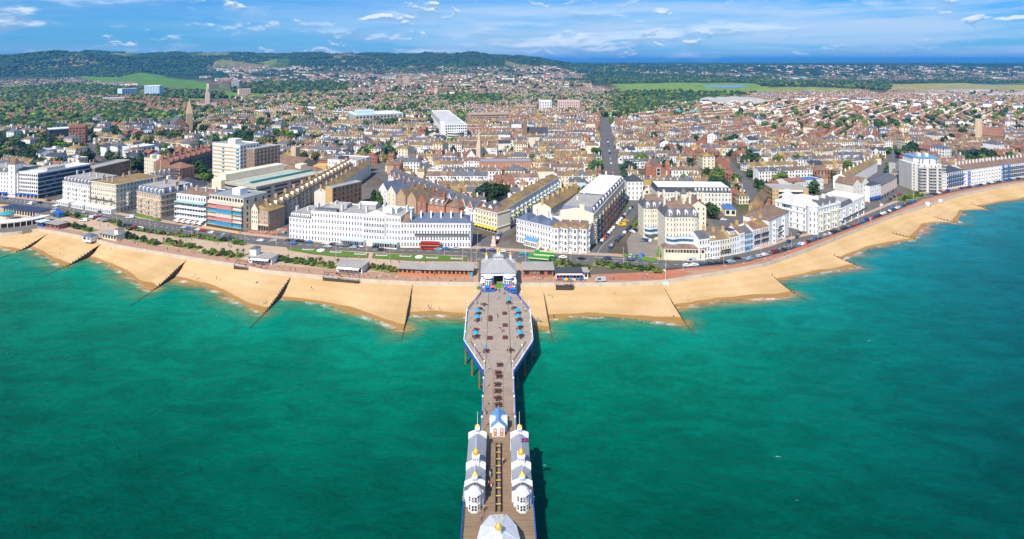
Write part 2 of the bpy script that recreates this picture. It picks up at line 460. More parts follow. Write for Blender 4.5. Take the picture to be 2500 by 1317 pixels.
def sand_material():
    m = bpy.data.materials.new('beach_sand'); m.use_nodes = True
    nt = m.node_tree; N = nt.nodes.new; L = nt.links.new; b = nt.nodes['Principled BSDF']
    g = N('ShaderNodeNewGeometry'); sp = N('ShaderNodeSeparateXYZ'); L(g.outputs['Position'], sp.inputs[0])
    n1 = N('ShaderNodeTexNoise'); n1.inputs['Scale'].default_value = 0.05; n1.inputs['Detail'].default_value = 6; L(g.outputs['Position'], n1.inputs['Vector'])
    n2 = N('ShaderNodeTexNoise'); n2.inputs['Scale'].default_value = 1.2; n2.inputs['Detail'].default_value = 4; L(g.outputs['Position'], n2.inputs['Vector'])
    cr = N('ShaderNodeValToRGB'); L(n1.outputs[0], cr.inputs[0])
    cr.color_ramp.elements[0].position = 0.3; cr.color_ramp.elements[0].color = (0.47,0.305,0.135,1)
    cr.color_ramp.elements[1].position = 0.7; cr.color_ramp.elements[1].color = (0.57,0.395,0.21,1)
    a = N('ShaderNodeMath'); a.operation = 'MULTIPLY_ADD'; L(n1.outputs[0], a.inputs[0]); a.inputs[1].default_value = -0.9; L(sp.outputs[2], a.inputs[2])
    wet = N('ShaderNodeMapRange'); wet.inputs[1].default_value = -0.10; wet.inputs[2].default_value = 0.03; L(a.outputs[0], wet.inputs[0])
    mx = N('ShaderNodeMix'); mx.data_type = 'RGBA'; L(wet.outputs[0], mx.inputs[0])
    mx.inputs[6].default_value = (0.33,0.18,0.055,1); L(cr.outputs[0], mx.inputs[7])
    wv = N('ShaderNodeMath'); wv.operation = 'MULTIPLY_ADD'; L(n1.outputs[0], wv.inputs[0]); wv.inputs[1].default_value = 5.0
    zz = N('ShaderNodeMath'); zz.operation = 'MULTIPLY'; L(sp.outputs[2], zz.inputs[0]); zz.inputs[1].default_value = 4.2; L(zz.outputs[0], wv.inputs[2])
    sn = N('ShaderNodeMath'); sn.operation = 'SINE'; L(wv.outputs[0], sn.inputs[0])
    tl = N('ShaderNodeMapRange'); L(sn.outputs[0], tl.inputs[0]); tl.inputs[1].default_value = -1; tl.inputs[2].default_value = 1; tl.inputs[3].default_value = .965; tl.inputs[4].default_value = 1.03
    m2 = N('ShaderNodeMapRange'); m2.inputs[1].default_value = 0.3; m2.inputs[2].default_value = 0.7; m2.inputs[3].default_value = 0.93; m2.inputs[4].default_value = 1.07
    L(n2.outputs[0], m2.inputs[0])
    sc = N('ShaderNodeVectorMath'); sc.operation = 'SCALE'; L(mx.outputs[2], sc.inputs[0]); tm_ = N('ShaderNodeMath'); tm_.operation = 'MULTIPLY'; L(tl.outputs[0], tm_.inputs[0]); L(m2.outputs[0], tm_.inputs[1]); L(tm_.outputs[0], sc.inputs['Scale'])
    L(sc.outputs[0], b.inputs['Base Color'])
    b.inputs['Roughness'].default_value = 0.95; b.inputs['Specular IOR Level'].default_value = 0.1
    bp = N('ShaderNodeBump'); bp.inputs['Strength'].default_value = 0.5; bp.inputs['Distance'].default_value = 0.5
    L(n1.outputs[0], bp.inputs['Height']); L(bp.outputs[0], b.inputs['Normal'])
    return m
def build_beach():
    mb = MB()
    for i in range(len(GROY)+1):
        wl = wall_between(GROY[i-1][0] if i else -1300, GROY[i][0] if i < len(GROY) else 3800)
        wp = [G(x, y, 0) for x, y in BAYW[i]]
        if i: wp = [Vector(SNAP[i-1][1]+(0,))] + wp
        if i < len(GROY): wp = wp + [Vector(SNAP[i][0]+(0,))]
        for k in range(len(wp)-1):
            a, b = wp[k], wp[k+1]; n = max(2, int((b-a).length)); 
            SHORE.extend([(a+(b-a)*(t/n))[:2] for t in range(n)])
        NC, NRW = 46, 26
        A = resample(wl, NC); B = resample(wp, NC)
        # soften the waterline into a scallop
        for _ in range(3): B[1:-1] = (B[:-2] + 2*B[1:-1] + B[2:])/4
        base = len(mb.v)
        for r in range(NRW):
            t = r/(NRW-1)*1.5
            if t <= 1: z = 4.7*(1-t)**1.12*(1+0.10*math.sin(t*math.pi*2.0))
            else: z = -2.4*(t-1)/0.5
            for c in range(NC):
                p = A[c] + (B[c]-A[c])*t
                mb.v.append((p[0], p[1], z + (0.10*math.sin(p[0]*.21+p[1]*.13)+.07*math.sin(p[0]*.07-p[1]*.31))*(1-min(1,abs(t-.5)*2))))
        for r in range(NRW-1):
            for c in range(NC-1):
                q = base + r*NC + c
                mb.f.append((q, q+NC, q+NC+1, q+1)); mb.m.append(0)
    o = mb.build('beach', sand_material(), smooth=True); tag(o, kind='structure')
build_beach()

def sea_material():
    m = bpy.data.materials.new('sea_water'); m.use_nodes = True
    nt = m.node_tree; N = nt.nodes.new; L = nt.links.new; b = nt.nodes['Principled BSDF']
    at = N('ShaderNodeAttribute'); at.attribute_name = 'shore'
    g = N('ShaderNodeNewGeometry')
    def noise(scale, det, vec=(1,1,1), rot=0.0, rough=0.6, dist=0.0):
        mp = N('ShaderNodeMapping'); mp.inputs['Scale'].default_value = vec; mp.inputs['Rotation'].default_value = (0,0,rot)
        L(g.outputs['Position'], mp.inputs['Vector'])
        n = N('ShaderNodeTexNoise'); n.inputs['Scale'].default_value = scale; n.inputs['Detail'].default_value = det
        n.inputs['Roughness'].default_value = rough; n.inputs['Distortion'].default_value = dist
        L(mp.outputs[0], n.inputs['Vector']); return n.outputs[0]
    def mathn(op, a, b2, c=None):
        k = N('ShaderNodeMath'); k.operation = op
        for i, v in enumerate((a, b2, c)):
            if v is None: continue
            if isinstance(v, (int,float)): k.inputs[i].default_value = v
            else: L(v, k.inputs[i])
        return k.outputs[0]
    def mr(v, a, c, lo, hi, smooth=True):
        k = N('ShaderNodeMapRange'); k.interpolation_type = 'SMOOTHSTEP' if smooth else 'LINEAR'
        L(v, k.inputs[0]); k.inputs[1].default_value = a; k.inputs[2].default_value = c; k.inputs[3].default_value = lo; k.inputs[4].default_value = hi
        return k.outputs[0]
    big = noise(0.022, 5, (1,2.2,1), 0.35, 0.6, 0.8)
    streak = noise(0.05, 5, (1,2.1,1), 0.75, 0.6, 1.0)
    d = mathn('MULTIPLY_ADD', mathn('SUBTRACT', big, 0.47), 22.0, at.outputs['Fac'])
    cr = N('ShaderNodeValToRGB'); L(mr(d, 0, 200, 0, 1, False), cr.inputs[0])
    els = cr.color_ramp.elements
    cols = [(0.0,(0.30,0.19,0.07)),(0.010,(0.20,0.18,0.08)),(0.024,(0.05,0.175,0.095)),(0.06,(0.0,0.182,0.118)),(0.20,(0.0,0.130,0.080)),(0.55,(0.0,0.058,0.038)),(1.0,(0.0,0.027,0.019))]
    els[0].position = cols[0][0]; els[0].color = cols[0][1]+(1,); els[1].position = cols[-1][0]; els[1].color = cols[-1][1]+(1,)
    for p, c in cols[1:-1]:
        e = els.new(p); e.color = c+(1,)
    sc = N('ShaderNodeVectorMath'); sc.operation = 'SCALE'; L(cr.outputs[0], sc.inputs[0])
    ripple_shade = noise(0.30, 5, (1,1.6,1), 0.8, 0.6, 1.2)
    L(mathn('MULTIPLY', mr(streak, 0.3, 0.7, 0.86, 1.22), mr(ripple_shade, 0.28, 0.72, 0.90, 1.14)), sc.inputs['Scale'])  # shading of wave slopes put into the water colour as noise
    spx = N('ShaderNodeSeparateXYZ'); L(g.outputs['Position'], spx.inputs[0])
    bl = N('ShaderNodeMix'); bl.data_type = 'RGBA'; bl.blend_type = 'MULTIPLY'; L(mr(spx.outputs[0], 20, 300, 0, 1), bl.inputs[0]); L(sc.outputs[0], bl.inputs[6]); bl.inputs[7].default_value = (1, 0.88, 1.75, 1)
    # broken foam where the wavelets run up the sand, and a few whitecaps further out
    fn = noise(0.12, 4, (1,1,1), 0, 0.7); fn2 = noise(0.9, 4, (1,1.6,1), 0.3, 0.7)
    edge = mathn('MULTIPLY', mr(at.outputs['Fac'], 0.5, 1.0, 0, 1), mr(at.outputs['Fac'], 1.2, 3.6, 1, 0))
    foam = mathn('MULTIPLY', mathn('MULTIPLY', edge, mr(fn, 0.46, 0.64, 0, .6)), mr(fn2, 0.32, 0.5, 0, 1))
    cap1 = noise(0.16, 3, (1,3.5,1), 0.4, 0.5); cap2 = noise(0.02, 2)
    caps = mathn('MULTIPLY', mr(cap1, 0.735, 0.79, 0, 0.55), mr(cap2, 0.5, 0.62, 0, 1))
    foam = mathn('MAXIMUM', foam, caps)
    mx = N('ShaderNodeMix'); mx.data_type = 'RGBA'; L(foam, mx.inputs[0]); L(bl.outputs[2], mx.inputs[6]); mx.inputs[7].default_value = (0.8,0.78,0.72,1)
    L(mx.outputs[2], b.inputs['Base Color'])
    b.inputs['Roughness'].default_value = 0.22; b.inputs['Specular IOR Level'].default_value = 0.006
    w1 = noise(0.16, 4, (1,1.6,1), 0.75, 0.55, 0.8); w2 = noise(0.9, 3, (1,1.8,1), 0.3, 0.6)
    hsum = mathn('MULTIPLY_ADD', w2, 0.22, w1)
    bp = N('ShaderNodeBump'); bp.inputs['Strength'].default_value = 0.8; bp.inputs['Distance'].default_value = 1.3
    L(hsum, bp.inputs['Height']); L(bp.outputs[0], b.inputs['Normal'])
    return m
def build_sea():
    kd = kdtree.KDTree(len(SHORE))
    for i, p in enumerate(SHORE): kd.insert((p[0], p[1], 0), i)
    kd.balance()
    xs = np.r_[np.linspace(-60000,-3000,4), np.linspace(-1500,-470,12), np.arange(-440,660,2.5), np.linspace(680,1800,14), np.linspace(3000,60000,4)]
    ys = np.r_[np.linspace(-60000,-2000,4), np.linspace(-1000,0,6), np.arange(30,140,10), np.arange(140,400,2.2), np.arange(404,800,20), np.linspace(900,3000,5)]
    X, Y = np.meshgrid(xs, ys); nx, ny = len(xs), len(ys)
    V = np.c_[X.ravel(), Y.ravel(), np.zeros(nx*ny)]
    D = np.array([kd.find((x, y, 0))[2] if -900 < x < 1300 and y > 20 else 200.0 for x, y, _ in V], dtype=np.float32)
    I = np.arange(nx*ny).reshape(ny, nx)
    Q = np.stack([I[:-1,:-1], I[:-1,1:], I[1:,1:], I[1:,:-1]], -1).reshape(-1,4)
    me = bpy.data.meshes.new('sea'); me.from_pydata(V.tolist(), [], Q.tolist()); me.materials.append(sea_material())
    a = me.attributes.new('shore', 'FLOAT', 'POINT'); a.data.foreach_set('value', D)
    tag(link('sea', me), kind='structure')
build_sea()

# ------------------------------------------------------------------ land
SKY_L_ = ([(-1300,140),(-300,137),(0,133),(120,131),(190,126),(260,127),(330,130),(400,131),(640,131),(900,132),(1000,129),(1090,131),(1180,132),(1225,138),(1280,140),(1330,147),(1370,153),(1400,160),(3800,160)])
SKX, SKYY = zip(*SKY_L_)
SPUR_ = ([(-1300,0),(-400,.5),(-60,.75),(60,.92),(190,1.0),(260,.93),(330,.62),(390,.3),(450,0),(3800,0)])
SPX, SPY = zip(*SPUR_)
def sstep(a, b, x):
    t = np.clip((x-a)/(b-a), 0, 1); return t*t*(3-2*t)
def hill(X, Y):
    """height above the flat town, at a world position (arrays)"""
    d = np.maximum(Y, 1.0); px = CX + F*X/d
    ysk = np.interp(px, SKX, SKYY)
    zr = np.maximum(0, CH - ZG + (HY-ysk)/F*5600.0)
    wob = 240*np.sin(X*0.0021+1.0)+160*np.sin(X*0.0047+d*.0006)
    up = sstep(3900, 5700, d + wob)
    z = zr*(0.2*sstep(3300,4600,d+wob)+0.8*up)
    z *= 1 - 0.12*sstep(6000, 9000, d)
    sp = np.interp(px, SPX, SPY)
    zs = sp*172*sstep(3250, 4350, d + 120*np.sin(X*.005))*(1-sstep(4500, 5900, d))
    z = np.maximum(z, zs)
    far = sstep(11000, 24000, d)
    z = np.maximum(z, far*(18 + 22*np.sin(X*0.00021+.6)+14*np.sin(X*.00063+2) + np.interp(px, [-1300,1400,2500,3800],[40,34,12,5])))
    rough = 9*np.sin(X*.011+d*.004)*np.sin(d*.009-X*.003)+6*np.sin(X*.023-d*.017)
    return np.maximum(0, z + rough*np.clip(z/90, 0, 1))
# patches of open country, as polygons on the flat in photo pixels: (polygon, colour)
FIELDS = [([(190,193),(300,190),(420,193),(480,198),(540,208),(560,214),(500,220),(420,213),(330,208),(250,203),(195,199)], (0.10,0.20,0.025)),
          ([(400,236),(480,234),(500,246),(410,250)], (0.12,0.22,0.03)), ([(545,224),(640,222),(660,240),(560,242)], (0.12,0.23,0.03)),
          ([(1495,206),(1650,202),(1830,203),(1880,212),(1840,228),(1700,224),(1520,222)], (0.17,0.26,0.05)),
          ([(1850,214),(1990,213),(2110,219),(2000,228),(1845,231)], (0.22,0.27,0.07)),
          ([(2170,206),(2350,203),(2500,208),(2560,220),(2380,226),(2180,220)], (0.30,0.27,0.10)),
          ([(2290,297),(2370,300),(2385,322),(2300,312)], (0.10,0.24,0.025)), ([(2430,372),(2475,374),(2470,396),(2415,398)], (0.20,0.24,0.06)),
          ([(0,343),(60,345),(70,357),(0,372)], (0.13,0.26,0.03)), ([(2260,428),(2262,428),(2262,429)], (0.1,0.2,0.03))]
WOODS = [[(150,206),(250,210),(330,216),(420,222),(540,230),(560,242),(400,240),(250,242),(150,228)], [(560,206),(700,198),(850,202),(845,226),(700,232),(570,226)],
         [(1490,226),(1700,226),(1850,232),(1800,250),(1640,262),(1560,284),(1500,280),(1480,240)], [(1845,202),(2000,198),(2180,202),(2170,222),(2000,212),(1860,212)],
         [(0,220),(170,205),(165,240),(60,270),(0,260)], [(220,262),(330,250),(345,300),(250,310)], [(60,305),(210,300),(215,330),(70,335)],
         [(1410,186),(1700,188),(1900,192),(1850,200),(1500,203),(1420,200)], [(1080,240),(1240,236),(1230,256),(1100,258)],
         [(1525,256),(1700,250),(1690,272),(1540,280)]]
def build_land():
    xs = np.arange(-1300, 3801, 10.0); NRW = 190
    cols = []
    for x in xs:
        d0 = F*(CH-ZG)/(ywall(x)-HY)
        t = np.linspace(0, 1, NRW)
        cols.append(d0*(36000.0/d0)**t)
    D = np.array(cols).T; PX = np.broadcast_to(xs, D.shape); X = (PX-CX)/F*D
    Z = ZG + hill(X, D)
    ny, nx = D.shape
    V = np.c_[X.ravel(), D.ravel(), Z.ravel()]
    I = np.arange(nx*ny).reshape(ny, nx)
    Q = np.stack([I[:-1,:-1], I[:-1,1:], I[1:,1:], I[1:,:-1]], -1).reshape(-1,4)
    PYF = HY + F*(CH-ZG)/D
    C = np.zeros((ny, nx, 4), dtype=np.float32); C[...,3] = 1
    tn = (np.sin(X*.031+2*np.sin(D*.013))*np.sin(D*.027+1.7*np.sin(X*.017)))[...,None]
    C[...,:3] = np.where(tn > .25, np.array([0.085,0.095,0.04]), np.where(tn > -.3, np.array([0.12,0.10,0.075]), np.array([0.15,0.13,0.11])))
    country = sstep(2100, 3000, D)*(PX > 1420) + sstep(2900, 3700, D)*(PX <= 1420)
    country = np.clip(country, 0, 1)[...,None]
    patch = (np.sin(X*.0021+1.3*np.sin(D*.0013))*np.sin(D*.0017+1.1*np.sin(X*.0011))+.45*np.sin(X*.006+D*.0045))[...,None]
    green = np.where(patch > 0.62, np.array([0.15,0.18,0.05]), np.where(patch > 0.2, np.array([0.065,0.12,0.028]), np.array([0.028,0.060,0.020])))
    ridge = (np.sin(X*.004+.8)*np.sin(D*.0031+X*.0013) > .55)[...,None] & (hill(X, D) > 60)[...,None]
    green = np.where(ridge, np.array([0.21,0.18,0.075]), green)
    C[...,:3] = C[...,:3]*(1-country) + green*country
    flat = hill(X, D) < 25
    for poly, col in FIELDS:
        bx0, bx1 = min(p[0] for p in poly), max(p[0] for p in poly); by0, by1 = min(p[1] for p in poly), max(p[1] for p in poly)
        for j, i in zip(*np.where((PX >= bx0) & (PX <= bx1) & (PYF >= by0) & (PYF <= by1))):
            if in_poly(PX[j,i], PYF[j,i], poly): C[j,i,:3] = col
    me = bpy.data.meshes.new('ground'); me.from_pydata(V.tolist(), [], Q.tolist())
    a = me.color_attributes.new('land', 'FLOAT_COLOR', 'POINT'); a.data.foreach_set('color', C.reshape(-1))
    m = bpy.data.materials.new('land_cover'); m.use_nodes = True
    nt = m.node_tree; N = nt.nodes.new; L = nt.links.new; b = nt.nodes['Principled BSDF']
    at = N('ShaderNodeAttribute'); at.attribute_name = 'land'
    g = N('ShaderNodeNewGeometry'); n = N('ShaderNodeTexNoise'); n.inputs['Scale'].default_value = 0.02; n.inputs['Detail'].default_value = 8; n.inputs['Roughness'].default_value = 0.7
    L(g.outputs['Position'], n.inputs['Vector'])
    mr = N('ShaderNodeMapRange'); mr.inputs[1].default_value = .3; mr.inputs[2].default_value = .7; mr.inputs[3].default_value = .55; mr.inputs[4].default_value = 1.45
    L(n.outputs[0], mr.inputs[0])
    s = N('ShaderNodeVectorMath'); s.operation = 'SCALE'; L(at.outputs['Color'], s.inputs[0]); L(mr.outputs[0], s.inputs['Scale']); L(s.outputs[0], b.inputs['Base Color'])
    b.inputs['Roughness'].default_value = 0.95; b.inputs['Specular IOR Level'].default_value = 0.1
    me.materials.append(m)
    tag(link('ground', me), kind='structure')
build_land()

def sheet(name, pts, z, m, kind='structure', skirt=0.0):
    P = [G(x, y, z) for x, y in pts]
    mb = MB(); mb.poly(P)
    o = mb.build(name, m)
    me = o.data
    bm = bmesh.new(); bm.from_mesh(me)
    bmesh.ops.triangulate(bm, faces=bm.faces[:]); bmesh.ops.recalc_face_normals(bm, faces=bm.faces[:])
    for f in bm.faces:
        if f.normal.z < 0: f.normal_flip()
    bm.to_mesh(me); bm.free()
    return tag(o, kind=kind)
def ribbon(name, upper, lower, z, m, n=60):
    """strip between two pixel polylines given left to right"""
    A = resample([G(x, y, z) for x, y in upper], n); B = resample([G(x, y, z) for x, y in lower], n)
    mb = MB(); mb.v = [(p[0],p[1],z) for p in A] + [(p[0],p[1],z) for p in B]
    for i in range(n-1): mb.f.append((n+i, n+i+1, i+1, i)); mb.m.append(0)
    return tag(mb.build(name, m), kind='structure')
def lane(name, pts, w, z, m, occ=True, struct=True):
    """road of constant width along pixel points"""
    P = [G(x, y, z) for x, y in pts]; L_ = []; R_ = []
    for i, p in enumerate(P):
        d = (P[min(i+1, len(P)-1)] - P[max(i-1, 0)]); d.z = 0; d.normalize(); nrm = Vector((-d.y, d.x, 0))
        L_.append(p + nrm*w/2); R_.append(p - nrm*w/2)
    mb = MB(); n = len(P); mb.v = [tuple(p) for p in L_] + [tuple(p) for p in R_]
    for i in range(n-1):
        mb.f.append((n+i, n+i+1, i+1, i)); mb.m.append(0)
        if occ: occ_poly([L_[i], L_[i+1], R_[i+1], R_[i]], 1.5)
    o = mb.build(name, m)
    return tag(o, kind='structure') if struct else o

ROAD_U = [(-300,452),(0,480),(149,499),(319,531),(425,548),(505,560),(600,575),(704,586),(853,601),(978,606),(1148,607),(1326,619),(1440,624),(1534,628),(1611,637),(1706,638),(1799,622),(1874,606),(1932,584),(1985,574),(2049,553),(2126,521),(2187,496),(2250,475),(2312,466),(2451,440),(2500,431),(2800,402)]
ROAD_L = [(-300,466),(0,494),(112,508),(226,527),(345,556),(452,575),(558,589),(640,597),(672,601),(898,615),(1010,618),(1140,624),(1353,647),(1460,648),(1539,648),(1616,655),(1667,655),(1810,643),(1919,614),(1985,591),(2097,550),(2172,521),(2238,494),(2257,483),(2346,464),(2455,444),(2500,438),(2800,406)]
ribbon('seafront_road', ROAD_U, ROAD_L, ZG+.06, ASPH, 90)
ru = interp(ROAD_U); rl = interp(ROAD_L)
# pavement along the houses
ribbon('pavement', [(x, y-7) for x, y in ROAD_U], [(x, y-.4) for x, y in ROAD_U], ZG+.12, PAVE, 90)
# upper promenade, gardens and lower promenade
GARD_U = [(-100,488),(112,509.5),(226,528),(345,557),(452,576),(558,590),(672,602),(898,616),(1140,625)]
LOWP_U = [(90,549),(149,556),(228,574),(287,584),(385,598),(475,612),(563,629),(666,646),(818,659),(970,668),(1156,675)]
ribbon('upper_promenade', GARD_U, [(-100,540)]+LOWP_U, ZG+.02, UPPER, 70)
ribbon('lower_promenade', LOWP_U, [(x, ywall(x)-.3) for x in (90,149,228,287,385,475,563,666,818,970,1156)], ZG+.05, PROMB, 60)
sheet('pier_forecourt', [(1130,640),(1168,640),(1168,691),(1156,690),(1156,676),(1128,674)], ZG+.08, PAVE)
sheet('pier_forecourt', [(1258,640),(1276,646),(1276,692),(1258,692)], ZG+.08, PAVE)
EPU = [(1270,676),(1459,671),(1608,663),(1667,656.5),(1810,644.5),(1919,615.5),(1985,592.5),(2097,551.5),(2172,522.5),(2257,485),(2346,466),(2455,446),(2500,440),(2800,408)]
ribbon('east_promenade', EPU, [(x, ywall(x)-.3) for x, _ in EPU], ZG+.05, PROMB, 70)
ribbon('brick_walk', [(1667,657),(1810,645),(1919,616),(1985,593),(2097,552),(2172,523),(2257,485.5),(2346,466.5),(2455,446.5),(2500,440.5)],
       [(1667,662),(1810,651),(1919,622),(1985,599),(2097,557),(2172,527),(2257,488),(2346,468.5),(2455,448),(2500,442)], ZG+.09, REDP, 50)
sheet('turning_head', [(1460,672),(1608,663),(1650,658),(1690,667),(1640,682),(1560,684),(1470,684)], ZG+.085, REDP)
# sea wall
def build_wall():
    W = resample(wall_between(-1300, 3800), 420)
    mb = MB(); n = len(W)
    for p in W: mb.v.append((p[0], p[1], ZG+.55))
    for p in W: mb.v.append((p[0], p[1]-.35, ZG+.55))
    for p in W: mb.v.append((p[0], p[1]-.55, 2.5))
    for p in W: mb.v.append((p[0], p[1], ZG-.2))
    for i in range(n-1):
        mb.f += [(n+i, n+i+1, i+1, i), (2*n+i, 2*n+i+1, n+i+1, n+i), (i, i+1, 3*n+i+1, 3*n+i)]; mb.m += [0,0,0]
    o = mb.build('sea_wall', CONC); tag(o, 'low pale concrete sea wall edging the promenade above the sand', 'wall')
build_wall()
# lawns with beds
LAWNS = [[(701,605.5),(770,609),(898,618.5),(895,628),(830,626.5),(760,620),(706,611.5)], [(914,620),(1010,622),(1137,627),(1139,637),(1010,636.5),(911,630.5)]]
for q in LAWNS:
    sheet('lawn', [(sum(p[0] for p in q)/len(q)+(p[0]-sum(p[0] for p in q)/len(q))*1.03, sum(p[1] for p in q)/len(q)+(p[1]-sum(p[1] for p in q)/len(q))*1.22) for p in q], ZG+.10, SOIL)
    sheet('lawn', q, ZG+.14, LAWN)
# ------------------------------------------------------------------ side streets
STREETS = [[(690,596),(690,560),(740,510),(800,465),(870,425),(905,405)], [(1195,625),(1190,590),(1235,567),(1300,520),(1380,470)], [(1448,630),(1500,580),(1540,520),(1560,480),(1520,460),(1497,440)],
           [(1497,445),(1490,400),(1482,350),(1476,300),(1470,285)], [(145,496),(160,470),(200,440)], [(325,530),(345,508),(380,470)], [(418,545),(440,515),(470,480)],
           [(1900,590),(1945,570),(1965,520),(1920,505),(1840,512)], [(1860,520),(1840,480),(1810,430),(1770,390),(1720,350)], [(2120,520),(2190,462),(2230,440)], [(2190,460),(2130,430),(2170,400),(2200,370)],
           [(870,425),(1000,395),(1160,372),(1480,362)], [(1160,560),(1060,510),(960,450),(900,410)], [(1480,455),(1600,452),(1800,452)], [(620,420),(560,380),(480,330),(430,300),(400,280)],
           [(1490,420),(1640,418),(1800,418)], [(300,420),(420,400),(560,372),(700,340)], [(215,330),(225,380),(260,420)]]
for si, s in enumerate(STREETS): lane('side_street', s, 15.0 if si == 3 else 9.0, ZG+.018+.0022*si, ASPH)
# forecourts and car parks
sheet('car_park', [(1530,588),(1556,548),(1612,552),(1622,600),(1606,632),(1535,627)], ZG+.07, mat('worn_tarmac', (0.23,0.20,0.17), .9, .12, .15))
occ_poly([G(1530,588),G(1556,548),G(1612,552),G(1622,600),G(1606,632),G(1535,627)], 3)
sheet('car_park', [(1735,528),(1830,532),(1855,560),(1840,572),(1800,566),(1740,548)], ZG+.07, ASPH)
occ_poly([G(1735,528),G(1830,532),G(1855,560),G(1840,572),G(1800,566),G(1740,548)], 3)
sheet('paved_corner', [(605,563),(665,566),(700,556),(702,566),(640,577),(606,574)], ZG+.10, REDP)
# everything seaward of the houses is kept clear of the town filler
occ_poly([G(-300,452)]+[G(x, y-8) for x, y in ROAD_U[1:-1]]+[G(2800,402), (700,150), (-700,150)], 0)
# road markings
def dashes(pts, n, ln, w, z, name='road_marking'):
    P = resample([G(x, y, z) for x, y in pts], n+1); mb = MB()
    for i in range(n):
        a, b = P[i], P[i+1]; d = (b-a)/np.hypot(*(b-a)); c = (a+b)/2
        mb.obox((c[0], c[1]), math.atan2(d[1], d[0]), ln/2, w/2, z-.01, z)
    tag(mb.build(name, MARK), kind='structure')
mid = [(x, (ru(x)+rl(x))/2) for x in range(-100, 2501, 60)]
dashes(mid, 190, 2.6, .22, ZG+.085)
q1 = [(x, (ru(x)*.72+rl(x)*.28)) for x in range(0, 660, 40)]; dashes(q1, 60, 2.2, .18, ZG+.085)
dashes([(1452,628),(1535,633)], 26, .9, .4, ZG+.085); dashes([(1175,612),(1255,618)], 26, .9, .4, ZG+.085); dashes([(1200,612),(1210,580),(1240,560)], 16, 2.2, .18, ZG+.085)
dashes([(1454,626),(1470,600),(1500,575)], 16, 2.0, .18, ZG+.085)
def zebra(a, b, n, w):
    A, B = G(*a, ZG+.085), G(*b, ZG+.085); mb = MB(); d = (B-A).normalized(); ang = math.atan2(d.y, d.x)
    for i in range(n):
        c = A + (B-A)*((i+.5)/n); mb.obox((c.x, c.y), ang, (B-A).length/n*.27, w/2, ZG+.075, ZG+.085)
    tag(mb.build('zebra_crossing', MARK), kind='structure')
zebra((675,562), (697,560), 7, 5.0)
# ------------------------------------------------------------------ groynes
GL = ['weathered timber groyne beside the seafront bandstand', 'weathered timber groyne running out below the small white beach hut', 'long dark timber groyne between the beach hut groyne and the beach cafe terrace',
      'dark timber groyne just east of the crowded beach cafe terrace', 'short timber groyne just west of the pier deck', 'timber groyne on the sand close to the east flank of the pier',
      'timber groyne below the seafront flagpole east of the pier', 'long curved-beach groyne below the row of coloured cottages', 'groyne below the white turreted seafront hotel', 'groyne reaching the water east of the turreted hotel',
      'groyne below the two white beach kiosks', 'farthest groyne below the blue and white terrace']
plank_mb = MB(); plank_mb.box(-.5, .5, -.06, .06, 0, 1, 0, True); PLANK = plank_mb.mesh('plank', [TIMBER])
post_mb = MB(); post_mb.lathe(0, 0, [(.19,-1.5),(.18,0),(.15,1.0)], 6); POST = post_mb.mesh('post', [TIMBER])
for gi, (wx, top, end, cw, ce) in enumerate(GROY):
    W0 = G(wx, ywall(wx)); B_ = G(*end, 0.0); C1 = SNAP[gi][0]; full = math.hypot(B_.x-W0.x, B_.y-W0.y); dw = math.hypot(C1[0]-W0.x, C1[1]-W0.y)
    tp = G(*top, 3.4); s0 = min(.5*dw, max(1.0, math.hypot(tp.x-W0.x, tp.y-W0.y)))
    ux, uy = (B_.x-W0.x)/full, (B_.y-W0.y)/full; ang = math.atan2(uy, ux); Ln = full - s0; n = max(8, int(Ln/1.9))
    root = empty('groyne', (W0.x+ux*s0, W0.y+uy*s0, 0), ang, GL[gi], 'groyne', 'timber groynes along the beach')
    def beach_z(s):
        t = (s0 + s)/dw
        return 4.7*max(0, 1-t)**1.12
    for i in range(n+1):
        x = Ln*i/n; f = i/n; top_z = beach_z(x) + (.75 if x+s0 < dw*1.05 else .12) + RND.uniform(-.2,.35)
        link('post', POST, root, (x, RND.uniform(-.05,.05), 0), None, (1.25, 1.25, max(.12, top_z)))
        if i < n:
            zz = beach_z(x+Ln/n/2) + (.12 if x+s0 < dw else .14)
            link('plank', PLANK, root, (x+Ln/n/2, .2, -2.0), None, (Ln/n*.99, 2.2 if x+s0 > dw else 1.3, zz+2.0+RND.uniform(-.06,.06)))
